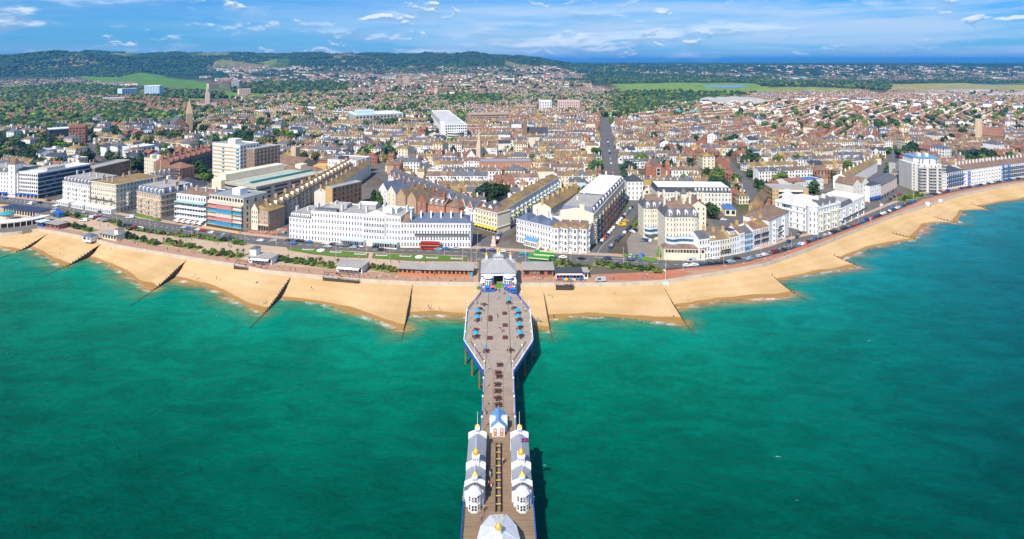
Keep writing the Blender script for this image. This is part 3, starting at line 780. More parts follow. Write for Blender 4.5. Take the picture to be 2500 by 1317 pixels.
# ------------------------------------------------------------------ people (one continuous skinned body each)
def skin_body(name, pts, edges):
    me = bpy.data.meshes.new(name)
    me.from_pydata([p[:3] for p in pts], edges, [])
    o = bpy.data.objects.new(name, me); COL.objects.link(o)
    md = o.modifiers.new('skin', 'SKIN')
    for i, p in enumerate(pts):
        s = me.skin_vertices[0].data[i]; s.radius = (p[3], p[4] if len(p) > 4 else p[3])
    me.skin_vertices[0].data[0].use_root = True
    sb = o.modifiers.new('sub', 'SUBSURF'); sb.levels = 1
    dg = bpy.context.evaluated_depsgraph_get()
    out = bpy.data.meshes.new_from_object(o.evaluated_get(dg))
    bpy.data.objects.remove(o)
    out.name = 'person'
    return out
def person_mesh(pose):
    hip = .92; lean = 0.0
    if pose == 'stand':
        fl, fr, kl, kr = (.10,.02,.04), (-.10,-.02,.04), (.10,.0,.48), (-.10,0,.48)
        hl, hr, el, er = (.30,-.06,.80), (-.30,-.02,.80), (.28,.03,1.10), (-.28,.03,1.10)
    elif pose == 'walk':
        fl, fr, kl, kr = (.09,-.36,.05), (-.09,.34,.10), (.10,-.16,.50), (-.10,.06,.46)
        hl, hr, el, er = (.29,.22,.86), (-.29,-.24,.88), (.29,.10,1.12), (-.29,-.04,1.12)
    else:
        hip = .46
        fl, fr, kl, kr = (.11,-.48,.04), (-.11,-.46,.04), (.11,-.44,.47), (-.11,-.44,.47)
        hl, hr, el, er = (.18,-.36,.56), (-.18,-.36,.56), (.27,-.10,.66), (-.27,-.10,.66)
    dz = hip - .92
    P = [(0,0,hip,.15,.11), (0,.0,1.18+dz,.15,.10), (0,0,1.42+dz,.17,.09), (0,-.01,1.52+dz,.055,.055), (0,-.02,1.64+dz,.085,.10), (0,-.01,1.74+dz,.055,.07),
         (.10,-.03 if pose=='sit' else 0,hip-.06,.085), kl+(.062,), fl+(.045,), (fl[0],fl[1]-.13,.03,.04),
         (-.10,-.03 if pose=='sit' else 0,hip-.06,.085), kr+(.062,), fr+(.045,), (fr[0],fr[1]-.13,.03,.04),
         (.21,0,1.40+dz,.06), (el[0],el[1],el[2]+(0 if pose!='sit' else 0),.043), hl+(.036,), (-.21,0,1.40+dz,.06), er+(.043,), hr+(.036,)]
    P = [tuple(p) for p in P]
    E = [(0,1),(1,2),(2,3),(3,4),(4,5),(0,6),(6,7),(7,8),(8,9),(0,10),(10,11),(11,12),(12,13),(2,14),(14,15),(15,16),(2,17),(17,18),(18,19)]
    me = skin_body('person', P, E)
    for m in (PE_SKIN, PE_TOP[0], PE_LEG[0], PE_HAIR): me.materials.append(m)
    idx = []
    for p in me.polygons:
        c = p.center; z = c.z - dz
        if c.z < .09 + (0 if pose != 'sit' else -.02): k = 3
        elif z > 1.68 or (z > 1.6 and c.y > .02): k = 3
        elif z > 1.5: k = 0
        elif abs(c.x) > .245 and c.z < 1.0 + dz: k = 0
        elif z > .95 and not (pose == 'sit' and c.y < -.2 and abs(c.x) < .16): k = 1
        else: k = 2
        idx.append(k)
    me.polygons.foreach_set('material_index', idx)
    me.polygons.foreach_set('use_smooth', [True]*len(me.polygons))
    return me
PE_SKIN = mat('skin', (0.50,0.30,0.21), .6, 0); PE_HAIR = mat('dark_hair', (0.05,0.035,0.025), .7, 0)
TOPC = [('white',(.75,.75,.75)),('navy',(.03,.05,.16)),('red',(.5,.05,.05)),('black',(.03,.03,.035)),('pale blue',(.35,.5,.7)),('grey',(.3,.3,.3)),('pink',(.7,.3,.35)),('green',(.08,.25,.1))]
LEGC = [('dark',(.03,.035,.05)),('denim',(.07,.11,.22)),('beige',(.45,.36,.25)),('white',(.7,.7,.7))]
PE_TOP = [mat('shirt_'+n.replace(' ', '_'), c, .9, 0) for n, c in TOPC]; PE_LEG = [mat('trousers_'+n.replace(' ', '_'), c, .9, 0) for n, c in LEGC]
PMESH = {k: person_mesh(k) for k in ('stand','walk','sit')}
VERB = {'stand': 'standing', 'walk': 'walking', 'sit': 'sitting'}
def person(loc, where, pose=None, rz=None, ti=None, li=None):
    pose = pose or RND.choice(['stand','walk','walk'])
    ti = RND.randrange(8) if ti is None else ti; li = RND.randrange(4) if li is None else li
    o = link('person', PMESH[pose], None, loc, RND.uniform(0, 6.28) if rz is None else rz)
    setmat(o, 1, PE_TOP[ti]); setmat(o, 2, PE_LEG[li])
    tag(o, 'person in %s top and %s trousers %s %s' % (TOPC[ti][0], LEGC[li][0], VERB[pose], where), 'person', 'people %s' % where)
    return o

# ------------------------------------------------------------------ the pier
ZD = 8.0
def PV(y, z=ZD): return F*(CH-z)/(y-HY)             # distance of a picture row at height z
AX = -0.0236                                        # the pier axis drifts slightly as it runs inland
def PP(u, v, z=ZD): return Vector((AX*v + u, v, z))
def at_pier(px, py, z=ZD):
    v = PV(py, z); return Vector(((px-CX)/F*v, v, z))
PROT = math.atan(-AX)                               # turn local +y onto the axis
def deck_material():
    m = bpy.data.materials.new('deck_planks'); m.use_nodes = True
    nt = m.node_tree; N = nt.nodes.new; L = nt.links.new; b = nt.nodes['Principled BSDF']
    g = N('ShaderNodeNewGeometry'); sp = N('ShaderNodeSeparateXYZ'); L(g.outputs['Position'], sp.inputs[0])
    w = N('ShaderNodeTexNoise'); w.inputs['Detail'].default_value = 3
    mp = N('ShaderNodeMapping'); mp.inputs['Scale'].default_value = (.12, 3.2, 1); L(g.outputs['Position'], mp.inputs[0]); L(mp.outputs[0], w.inputs['Vector']); w.inputs['Scale'].default_value = 1.0
    n = N('ShaderNodeTexNoise'); n.inputs['Scale'].default_value = 0.25; n.inputs['Detail'].default_value = 6; L(g.outputs['Position'], n.inputs['Vector'])
    r1 = N('ShaderNodeMapRange'); r1.inputs[1].default_value = .3; r1.inputs[2].default_value = .7; r1.inputs[3].default_value = .78; r1.inputs[4].default_value = 1.2; L(w.outputs[0], r1.inputs[0])
    tanr = N('ShaderNodeMapRange'); tanr.inputs[1].default_value = 205; tanr.inputs[2].default_value = 155; L(sp.outputs[1], tanr.inputs[0])
    mx = N('ShaderNodeMix'); mx.data_type = 'RGBA'; L(tanr.outputs[0], mx.inputs[0]); mx.inputs[6].default_value = (0.46,0.38,0.315,1); mx.inputs[7].default_value = (0.31,0.215,0.135,1)
    mx2 = N('ShaderNodeMix'); mx2.data_type = 'RGBA'; mx2.blend_type = 'MULTIPLY'; mx2.inputs[0].default_value = .5; L(mx.outputs[2], mx2.inputs[6]); L(n.outputs[0], mx2.inputs[7])
    s = N('ShaderNodeVectorMath'); s.operation = 'SCALE'; L(mx2.outputs[2], s.inputs[0]); L(r1.outputs[0], s.inputs['Scale'])
    L(s.outputs[0], b.inputs['Base Color']); b.inputs['Roughness'].default_value = .9; b.inputs['Specular IOR Level'].default_value = .15
    return m
DECK = deck_material()
# outline half-widths along the pier: (distance, half width)
OUTL = [(60,8.2),(134,8.2),(156,7.9),(158,5.0),(193.4,5.1),(213.7,12.8),(241,13.2),(262,6.9),(268,8.6),(287,8.6)]
def build_pier():
    root = empty('seaside_pier', PP(0, 170, 0), 0, 'long seaside pier with grey plank deck, blue railings and iron legs', 'pier')
    o0 = root.location
    def loc(u, v, z): p = PP(u, v, z); return (p.x-o0.x, p.y-o0.y, z)
    mb = MB()
    for (v0, h0), (v1, h1) in zip(OUTL, OUTL[1:]):
        mb.poly([loc(-h0,v0,ZD),loc(h0,v0,ZD),loc(h1,v1,ZD),loc(-h1,v1,ZD)])
    for s in (-1, 1):
        for (v0, h0), (v1, h1) in zip(OUTL, OUTL[1:]):
            a, b = loc(s*h0,v0,ZD), loc(s*h1,v1,ZD); mb.poly([a, b, (b[0],b[1],ZD-.9), (a[0],a[1],ZD-.9)])
    mb.poly([loc(-13,60,ZD-.9),loc(13,60,ZD-.9),loc(13,287,ZD-.9),loc(-13,287,ZD-.9)]) if False else None
    mb.build('deck', DECK, root)
    for s in (-1, 1):
        for (v0, h0), (v1, h1) in zip(OUTL[:-2], OUTL[1:-1]):
            if h0 == 7.9 and h1 == 5.0: pass
            a, b = Vector(loc(s*(h0+.06),v0,ZD)), Vector(loc(s*(h1+.06),v1,ZD))
            d = b-a; L_ = d.length; ang = math.atan2(d.y, d.x)
            r = MB(); n = max(2, int(L_/2.0))
            r.box(0, L_, -.06, .06, 1.05, 1.16, 0); r.box(0, L_, -.03, .03, .55, .6, 0)
            r.box(0, L_, -.12, .12, -.95, .12, 1)
            nb = int(L_/.28)
            for i in range(n+1): r.box(L_*i/n-.05, L_*i/n+.05, -.05, .05, 0, 1.2, 0)
            for i in range(nb): x = L_*(i+.5)/nb; r.box(x-.02, x+.02, -.015, .015, .1, 1.06, 0)
            if 190 < v0 < 214 or v0 == 213.7: r.box(0, L_, -.3*s-.12 if False else -.14, .14, 1.16, 1.24, 2)
            q = r.build('railing', [BLUEP, BLUEP, WHITEP], root); q.location = a; q.rotation_euler = (0,0,ang)
    # seams in the deck
    sm = MB()
    for u in (-4.4, 4.4):
        a, b = loc(u*1.0, 196, ZD+.012), loc(u*1.0, 262, ZD+.012); sm.poly([(a[0]-.12,a[1],a[2]),(a[0]+.12,a[1],a[2]),(b[0]+.12,b[1],b[2]),(b[0]-.12,b[1],b[2])])
    for u in (-1.6, 1.6):
        a, b = loc(u*1.0, 168, ZD+.012), loc(u*1.0, 193, ZD+.012); sm.poly([(a[0]-.06,a[1],a[2]),(a[0]+.06,a[1],a[2]),(b[0]+.06,b[1],b[2]),(b[0]-.06,b[1],b[2])])
        c = loc(u*4.2, 215, ZD+.014); sm.poly([(b[0]-.06,b[1],b[2]),(b[0]+.06,b[1],b[2]),(c[0]+.06,c[1],c[2]),(c[0]-.06,c[1],c[2])])
        c = loc(u*2.75, 199, ZD+.016); e = loc(u*6.5, 215, ZD+.016); sm.poly([(c[0]-.3,c[1],c[2]),(c[0]+.3,c[1],c[2]),(e[0]+.3,e[1],e[2]),(e[0]-.3,e[1],e[2])])
    sm.build('deck_seam', mat('dark_seam', (0.12,0.10,0.085), .9, 0), root)
    strip = MB()
    a = [loc(-4.1,196,ZD+.006),loc(4.1,196,ZD+.006),loc(4.1,262,ZD+.006),loc(-4.1,262,ZD+.006)]; strip.poly(a)
    strip.build('deck_walkway', mat('walkway_planks', (0.33,0.27,0.22), .9, .12, .4), root)
    legm = MB(); legm.lathe(0,0,[(.34,-3),(.34,ZD-.95)],8); LEG = legm.mesh('iron_leg', [RUST])
    brm = MB(); brm.box(-1,1,-.12,.12,-.12,.12,0,True); BR = brm.mesh('cross_beam', [RUST])
    for v in range(70, 285, 8):
        h = float(np.interp(v, [p[0] for p in OUTL], [p[1] for p in OUTL]))
        k = max(3, int(h*2/5)+1)
        for i in range(k):
            u = -h*.95 + 1.9*h*i/(k-1)
            link('iron_leg', LEG, root, loc(u, v, 0))
        link('cross_beam', BR, root, loc(0, v, ZD-1.1), None, (h*.95,1,1))
    # deck edge soffit
    bt = MB()
    for (v0, h0), (v1, h1) in zip(OUTL, OUTL[1:]):
        bt.poly([loc(-h1,v1,ZD-.9),loc(h1,v1,ZD-.9),loc(h0,v0,ZD-.9),loc(-h0,v0,ZD-.9)])
    bt.build('deck_underside', TIMBER, root)
    return root
build_pier()
CORR = bpy.data.materials.new('ribbed_metal_roof')
def ribbed(m, col, period, amp, axis=0):
    m.use_nodes = True; nt = m.node_tree; N = nt.nodes.new; L = nt.links.new; b = nt.nodes['Principled BSDF']
    tc = N('ShaderNodeTexCoord'); sp = N('ShaderNodeSeparateXYZ'); L(tc.outputs['Object'], sp.inputs[0])
    mu = N('ShaderNodeMath'); mu.operation = 'MULTIPLY'; mu.inputs[1].default_value = 2*math.pi/period; L(sp.outputs[axis], mu.inputs[0])
    si = N('ShaderNodeMath'); si.operation = 'SINE'; L(mu.outputs[0], si.inputs[0])
    g = N('ShaderNodeNewGeometry'); n = N('ShaderNodeTexNoise'); n.inputs['Scale'].default_value = .7; n.inputs['Detail'].default_value = 5; L(g.outputs['Position'], n.inputs['Vector'])
    ad = N('ShaderNodeMath'); ad.operation = 'MULTIPLY_ADD'; ad.inputs[1].default_value = amp; ad.inputs[2].default_value = .86; L(si.outputs[0], ad.inputs[0])
    a2 = N('ShaderNodeMath'); a2.operation = 'MULTIPLY_ADD'; a2.inputs[1].default_value = .3; L(n.outputs[0], a2.inputs[0]); L(ad.outputs[0], a2.inputs[2])
    s = N('ShaderNodeVectorMath'); s.operation = 'SCALE'; s.inputs[0].default_value = col; L(a2.outputs[0], s.inputs['Scale']); L(s.outputs[0], b.inputs['Base Color'])
    b.inputs['Roughness'].default_value = .45; b.inputs['Specular IOR Level'].default_value = .4
    bp = N('ShaderNodeBump'); bp.inputs['Strength'].default_value = .5; bp.inputs['Distance'].default_value = .1; L(si.outputs[0], bp.inputs['Height']); L(bp.outputs[0], b.inputs['Normal'])
    return m
ribbed(CORR, (0.36,0.355,0.35), .55, .2, 0)
CORRY = ribbed(bpy.data.materials.new('seamed_metal_roof'), (0.27,0.285,0.33), 1.0, .16, 1)
STRIPE = ribbed(bpy.data.materials.new('blue_striped_roof'), (0.12,0.28,0.55), .42, .3, 1)
WCONE = mat('white_sheet_roof', (0.60,0.61,0.64), .5, .10, .6)
# window template shared by every building: unit square in the x-z plane, facing -y
def win_mesh(name, frame, glass, fr=.11, bar=False):
    mb = MB()
    x0, x1, z0, z1 = -.5, .5, 0, 1
    for a in ((x0,x1,z0-.03,z0+fr*.7),(x0,x1,z1-fr*.7,z1),(x0,x0+fr,z0+fr*.7,z1-fr*.7),(x1-fr,x1,z0+fr*.7,z1-fr*.7)):
        mb.box(a[0],a[1],-.09,0,a[2],a[3],0,True)
    if bar: mb.box(x0+fr,x1-fr,-.07,0,.47,.53,0,True)
    mb.poly([(x0+fr,-.03,z0+fr*.7),(x1-fr,-.03,z0+fr*.7),(x1-fr,-.03,z1-fr*.7),(x0+fr,-.03,z1-fr*.7)],1)
    return mb.mesh(name, [frame, glass])
WIN = win_mesh('window', FRAME, GLASS, .10, True)
WIND = win_mesh('window', FRAMED, GLASS, .05)
WINW = win_mesh('window', FRAME, GLASS, .05, True)
def window(parent, x, y, z, w, h, rz=0.0, me=None, name='window'):
    return link(name, me or WIN, parent, (x, y, z), rz, (w, 1, h))
def octpts(cx, cy, r, n=8, ph=math.pi/8):
    return [(cx+r*math.cos(ph+2*math.pi*i/n), cy+r*math.sin(ph+2*math.pi*i/n)) for i in range(n)]
# --- arcade pavilions along both edges of the pier
def arcade(side):
    name = 'west' if side < 0 else 'east'
    lab = 'white arcade pavilion with three gold-topped turrets on the %s pier edge' % ('bandstand-side' if side < 0 else 'kiosk-shadow-side')
    lab = 'white pier arcade with gold domes, flag flying from its mast' if side > 0 else 'white pier arcade with gold domes, shaded wall facing the walkway'
    # local frame: y runs inland, x to the right; origin at the seaward end
    v0, v1 = 133.0, 155.5
    uc = (-5.65 if side < 0 else 5.65)
    r = empty('pier_arcade', PP(uc, v0), PROT, lab, 'pavilion', 'twin arcades on the pier')
    hw = 2.15; L_ = v1 - v0
    w = MB(); w.box(-hw, hw, 3.6, L_, 0, 3.4, 0)
    for y0, y1 in ((3.6, 4.5), (9.8, 10.8), (L_-.8, L_)):
        w.box(-hw-.3, hw+.3, y0, y1, 0, 4.4, 0)
        w.poly([(-hw-.3,y0-.002,4.4),(hw+.3,y0-.002,4.4),(0,y0-.002,5.4)],0); w.poly([(hw+.3,y1+.002,4.4),(-hw-.3,y1+.002,4.4),(0,y1+.002,5.4)],0)
        w.poly([(-hw-.3,y1,4.4),(-hw-.3,y0,4.4),(0,y0,5.4),(0,y1,5.4)],0); w.poly([(hw+.3,y0,4.4),(hw+.3,y1,4.4),(0,y1,5.4),(0,y0,5.4)],0)
    w.build('wall', WHITEP, r)
    rf = MB(); rf.gable(-hw, hw, 4.5, 9.8, 3.4, 4.9, 0, None, .25, 'y'); rf.gable(-hw, hw, 10.8, L_-.8, 3.4, 4.9, 0, None, .25, 'y'); rf.build('roof', CORRY, r)
    # towers: big domed one in the middle, small ones at both ends
    for y, big in ((3.9, 0), (10.3, 1), (L_-.6, 0)):
        t = MB(); s = .85 if big else .55; z1 = 6.7 if big else 6.1
        t.box(-s, s, y-s, y+s, 4.0, z1, 0); t.box(-s-.12, s+.12, y-s-.12, y+s+.12, z1, z1+.2, 0)
        tw = t.build('turret', WHITEP, r)
        for k in (-.6, 0, .6): window(tw, k*s, y-s, z1-.85, .42*s, .55)
        d = MB()
        if big: d.lathe(0, y, [(.76,z1+.2),(.84,z1+.5),(.78,z1+.85),(.56,z1+1.2),(.25,z1+1.45),(.06,z1+1.6)], 14)
        else: d.cone([(-.66,y-.66),(.66,y-.66),(.66,y+.66),(-.66,y+.66)], z1+.2, (0,y,z1+.95)); d.box(-.66,.66,y-.66,y+.66,z1+.12,z1+.2)
        db = d.build('dome' if big else 'gold_cap', GOLD, tw, smooth=big)
        p = MB(); zt = z1 + (1.55 if big else .9); p.tube((0,y,zt-.1),(0,y,zt+(2.6 if big else 3.4)),.07,.04,5); p.build('flagpole', WHITEP, tw)
        if side > 0 and big:
            fl = MB(); z = zt+1.5; fl.poly([(.05,y,z),(1.9,y+.2,z-.1),(1.9,y+.2,z+.95),(.05,y,z+1.05)],0)
            for q, mm in ((.30,1),(.42,2)): pass
            fl.poly([(.05,y-.01,z+.42),(1.9,y+.19,z+.32),(1.9,y+.19,z+.52),(.05,y-.01,z+.62)],1); fl.poly([(.85,y+.07,z-.04),(1.08,y+.09,z-.05),(1.08,y+.09,z+.99),(.85,y+.07,z+1.0)],1)
            fl.build('flag', [mat('flag_navy',(.02,.04,.25),.8,0), mat('flag_red',(.6,.03,.04),.8,0)], tw)
    # octagonal bay facing the sea, with its own roof
    b = MB(); o8 = octpts(0, 1.6, 1.55); b.prism(o8, 0, 4.0, 0); b.box(-hw+.1, hw-.1, 2.2, 3.7, 0, 3.8, 0)
    bay = b.build('bay', WHITEP, r)
    c = MB(); c.loft(octpts(0,1.6,1.8), 3.98, octpts(0,1.6,1.1), 4.8, 0); c.cone(octpts(0,1.6,1.1), 4.8, (0,1.6,5.3), 0)
    c.build('bay_roof', WCONE, bay)
    gr = MB(); gr.gable(-hw, hw, 2.3, 4.0, 3.8, 5.0, 0, None, .3, 'y'); gr.build('bay_gable', STRIPE if False else R_SLATE, bay)
    for zz, hh in ((.5,1.3),(2.5,1.2)):
        for k in (-.33,.33): window(bay, k, 1.6-1.55*math.cos(math.pi/8), zz, .52, hh, 0, WINW)
        for sgn in (-1,1):
            a = math.radians(45)*sgn; rr = 1.55*math.cos(math.pi/8)
            window(bay, rr*math.sin(a), 1.6-rr*math.cos(a), zz, .6, hh, a, WINW)
    # shopfronts along the walkway and the sea side
    for k in range(6):
        y = 5.2 + k*2.9
        if 8.9 < y < 11.3: continue
        for sx in (-1, 1): window(r, sx*hw, y, .7, 1.9, 2.1, math.pi/2*sx, WINW)
    bb = MB()
    for sx in (-1, 1): bb.box(sx*hw-.04 if sx>0 else -hw-.06, sx*hw+.06 if sx>0 else -hw+.04, 3.7, L_-.1, 2.8, 3.1, 0)
    bb.build('blue_fascia', BLUEP, r)
    pf = MB(); s2 = side; x0, x1 = (hw+.0, hw+.75) if s2 > 0 else (-hw-.75, -hw)
    pf.box(x0, x1, 5, 9, -.2, .1, 0); pf.box(x0, x1, 3.8, 4.0, .1, 1.1, 0); pf.build('gallery', W_GREY, r)
    return r
arcade(-1); arcade(1)
# --- striped-roof kiosk in mid-deck
def kiosk():
    r = empty('striped_kiosk', PP(0.0, 159.8), PROT, 'white kiosk with blue striped roof and menu boards in mid-deck', 'kiosk')
    w = MB(); w.box(-1.75, 1.75, .6, 7.2, 0, 2.9, 0); w.box(-2.5, 2.5, 2.3, 4.7, 0, 3.5, 0); w.poly([(-1.75,.6,2.9),(1.75,.6,2.9),(0,.6,4.3)],0); w.poly([(1.75,7.2,2.9),(-1.75,7.2,2.9),(0,7.2,4.3)],0)
    w.build('wall', WHITEP, r)
    g = MB(); g.gable(-1.75,1.75,.6,7.2,2.9,4.35,0,None,.45,'y'); g.build('roof', STRIPE, r)
    c = MB(); c.gable(-2.5,2.5,2.3,4.7,3.5,3.75,0,0,.15,'x'); c.build('cross_roof', WCONE, r)
    for x in (-.95,.95):
        b = MB(); b.box(x-.42,x+.42,.48,.56,.3,2.3,0); bo = b.build('menu_board', FRAMED, r)
        q = MB(); q.poly([(x-.34,.472,.4),(x+.34,.472,.4),(x+.34,.472,1.3),(x-.34,.472,1.3)],0); q.poly([(x-.34,.472,1.4),(x+.34,.472,1.4),(x+.34,.472,2.2),(x-.34,.472,2.2)],1)
        q.build('menu_picture', [mat('menu_orange',(.75,.25,.05),.7,.3,6), mat('menu_pink',(.7,.5,.5),.7,.3,6)], bo)
    b = MB(); b.box(-.45,.45,.5,.58,.1,2.2,0); b.build('door', mat('poster_white',(.7,.72,.75),.7,.25,5), r)
    p = MB(); p.tube((0,7.2,4.3),(0,7.2,5.0),.05,.02); p.build('finial', WHITEP, r)
kiosk()
# --- long open-backed shelter seats down the middle
def shelter():
    r = empty('seat_row', PP(0, 133.5), PROT, 'long double row of dark shelter benches with yellow cross bars down the pier', 'bench')
    for x in (-.62, .62):
        b = MB(); b.box(x-.16, x+.16, 0, 23.5, 0, .45, 0); b.box(x-.04, x+.04, 0, 23.5, .45, .95, 0); b.build('backrest', IRON, r)
    for k in range(9):
        b = MB(); b.box(-.6, .6, 1.2+k*2.55, 1.36+k*2.55, .9, 1.02, 0, True); b.build('cross_bar', mat('yellow_paint',(.65,.45,.12),.6,.1), r)
shelter()
# --- camera-side theatre roof
def theatre():
    r = empty('pier_theatre', PP(0, 96), PROT, 'white many-sided pavilion roof with small gold cupola in the foreground', 'pavilion')
    pts = [(-4.7,-30),(4.7,-30),(4.7,24),(3.9,28.2),(1.9,31.2),(-1.9,31.2),(-3.9,28.2),(-4.7,24)]
    w = MB(); w.prism([(x*.93,y*.985) for x,y in pts], 0, 4.4, 0); w.build('wall', WHITEP, r)
    hi = [(-.8,-27),(.8,-27),(.8,23.5),(.7,24.2),(.3,24.7),(-.3,24.7),(-.7,24.2),(-.8,23.5)]
    f = MB(); f.loft(pts, 4.4, hi, 7.1, 0, 0); f.build('roof', WCONE, r)
    for i in range(2, 8):
        a, b = pts[i], hi[i]; t = MB(); t.tube((a[0],a[1],4.44),(b[0],b[1],7.14),.05,.05,4); t.build('roof_rib', R_WHITE, r)
    c = MB(); c.prism(octpts(0,22.9,.7), 6.9, 8.2, 0); cu = c.build('cupola', WHITEP, r)
    d = MB(); d.lathe(0,22.9,[(.75,8.2),(.8,8.45),(.62,8.85),(.3,9.15),(.06,9.45)],8,0); d.build('gold_cap', GOLD, cu)
    p = MB(); p.box(-1.2,1.2,29.6,30.6,4.9,5.0,0,True)
    for x in (-1.2,0,1.2): p.tube((x,30.6,4.9),(x*.8,28.6,6.0),.035)
    p.build('service_rail', W_GREY, r)
theatre()
# --- entrance building
def entrance():
    r = empty('pier_entrance', PP(0, 268), PROT, 'pier entrance hall with grey hipped roof, lantern and gold finials', 'entrance')
    z0 = -1.5
    for sx in (-1, 1):
        w = MB(); x0, x1 = sorted((sx*2.2, sx*8.1)); w.box(x0, x1, 1.5, 16.5, z0, 5.6, 0); w.build('wall', WHITEP, r)
        b = MB(); b.box(x0+.05, x1-.05, 1.38, 1.5, 3.6, 4.1, 0); b.box(x0+.05,x1-.05,1.38,1.5,.0,.5,0); b.build('blue_band', BLUEP, r)
        for k in range(4): window(r, sx*(3.0+k*1.35), 1.5, .8, 1.0, 2.4, 0, WINW)
        # round tower kiosk
        t = MB(); t.lathe(sx*4.6, -.6, [(1.75,0),(1.75,4.3)], 12); tk = t.build('round_kiosk', WHITEP, r)
        c = MB(); c.lathe(sx*4.6, -.6, [(2.15,4.3),(2.2,4.5),(1.6,4.8),(.2,5.0)], 16); c.build('canopy_roof', R_WHITE, tk, smooth=False)
        for a in (-50,-15,20,55): 
            A = math.radians(a); window(tk, sx*4.6+1.72*math.sin(A), -.6-1.72*math.cos(A), .6, .75, 2.6, A, WINW)
        bb = MB(); bb.lathe(sx*4.6,-.6,[(1.8,3.6),(1.8,4.0)],12); bb.build('blue_band', BLUEP, tk)
        # outer glazed wing
        o = MB(); x0, x1 = sorted((sx*6.2, sx*8.4)); o.box(x0, x1, -1.2, 1.5, 0, 2.6, 0); wg = o.build('shop_wing', WHITEP, r)
        window(wg, sx*7.3, -1.2, .5, 1.9, 1.6, 0, WINW)
        # corner roof with turret
        cr = MB(); cr.hip(sx*5.9-2.5, sx*5.9+2.5, 12.4, 17.4, 6.3, 8.2, 0, .2); cr.box(sx*5.9-2.5,sx*5.9+2.5,12.4,17.4,5.4,6.3,0); cr.build('corner_roof', CORR, r)
        tu = MB(); tu.box(sx*5.9-.5,sx*5.9+.5,14.4,15.4,7.7,9.3,0); tq = tu.build('turret', WHITEP, r)
        gd = MB(); gd.lathe(sx*5.9,14.9,[(.62,9.3),(.66,9.6),(.4,10.2),(.06,10.9)],8); gd.build('gold_cap', GOLD, tq)
        fp = MB(); fp.tube((sx*5.9,14.9,10.8),(sx*5.9,14.9,12.6),.05,.03); fp.build('finial', WHITEP, tq)
    lin = MB(); lin.box(-2.2,2.2,14.0,16.5,3.9,5.6,0); lin.box(-2.2,2.2,1.5,2.0,4.2,5.6,0); lin.build('lintel', WHITEP, r)
    m = MB(); x, y0, y1 = 8.5, 1.0, 17.0
    m.poly([(-x,y0,5.6),(x,y0,5.6),(3.0,9.5,9.0),(-3.0,9.5,9.0)],0); m.poly([(x,y0,5.6),(x,y1,5.6),(3.0,12.5,9.0),(3.0,9.5,9.0)],0)
    m.poly([(x,y1,5.6),(-x,y1,5.6),(-3.0,12.5,9.0),(3.0,12.5,9.0)],0); m.poly([(-x,y1,5.6),(-x,y0,5.6),(-3.0,9.5,9.0),(-3.0,12.5,9.0)],0); m.poly([(-3,9.5,9),(3,9.5,9),(3,12.5,9),(-3,12.5,9)],0)
    m.build('roof', CORR, r)
    l = MB(); l.box(-2.3,2.3,9.7,12.3,8.9,10.3,0); la = l.build('lantern', WHITEP, r)
    for k in range(5): window(la, -1.7+k*.85, 9.7, 9.2, .5, .8, 0, WIN)
    lr = MB(); lr.hip(-2.3,2.3,9.7,12.3,10.3,11.6,0,.4); lr.build('lantern_roof', CORR, la)
    cb = MB(); cb.box(-.75,.75,10.3,11.7,11.0,12.7,0); cp = cb.build('cupola', WHITEP, r)
    gd = MB(); gd.lathe(0,11,[(.95,12.7),(1.0,13.1),(.85,13.6),(.4,14.1),(.06,14.5)],8); gd.build('gold_cap', GOLD, cp)
    gp = MB(); gp.poly([(-1.75,-2.6,.03),(1.75,-2.6,.03),(1.75,4.0,.03),(-1.75,4.0,.03)],0); gp.build('green_carpet', mat('green_carpet',(.09,.27,.015),.95,.06), r)
    for sx in (-1,1):
        s = MB(); s.box(sx*1.95-.06,sx*1.95+.06,-2.6,4,0,.9,0); s.build('carpet_rail', W_GREY, r)
entrance()
# --- stalls with blue canopies at the deck mouth
def stall(px, py, rz, n, lab):
    p = at_pier(px, py); r = empty('canopy_stall', p, rz, lab, 'stall')
    for k in range(n):
        c = MB(); x = k*2.4; c.box(x-1.1,x+1.1,-1,1,0,1.1,0); c.build('counter', mat('stall_blue',(.02,.12,.45),.6,.06), r)
        t = MB(); t.cone([(x-1.25,-1.15),(x+1.25,-1.15),(x+1.25,1.15),(x-1.25,1.15)],2.1,(x,0,2.7),0); t.box(x-1.2,x+1.2,-1.1,1.1,1.85,2.1,0,True)
        t.build('canopy', mat('canopy_blue',(.015,.16,.55),.7,.04) if k % 2 == 0 else mat('canopy_red',(.6,.12,.12),.7,.04), r)
        for sx in (-1,1):
            for sy in (-1,1):
                q = MB(); q.tube((x+sx*1.05,sy*.95,0),(x+sx*1.05,sy*.95,1.9),.04); q.build('post', WHITEP, r)
stall(1190, 712, 0.2, 2, 'blue canopied stall with one red top against the west pier rail')
stall(1238, 708, -0.9, 3, 'row of blue and red canopied stalls against the east pier rail')
for px in (1173, 1255):
    p = G(px, 705, 4); sh = MB(); sh.lathe(0,0,[(1.6,-.3),(2.3,.1),(2.2,.5),(1.2,.9),(.1,1.0)],10); pl = sh.build('low_shrub', LAWN, None, (p.x,p.y,3.9), smooth=True)
    tag(pl, 'low round green patch of plants on sand %s the pier mouth' % ('left of' if px < 1200 else 'right of'), 'shrub')
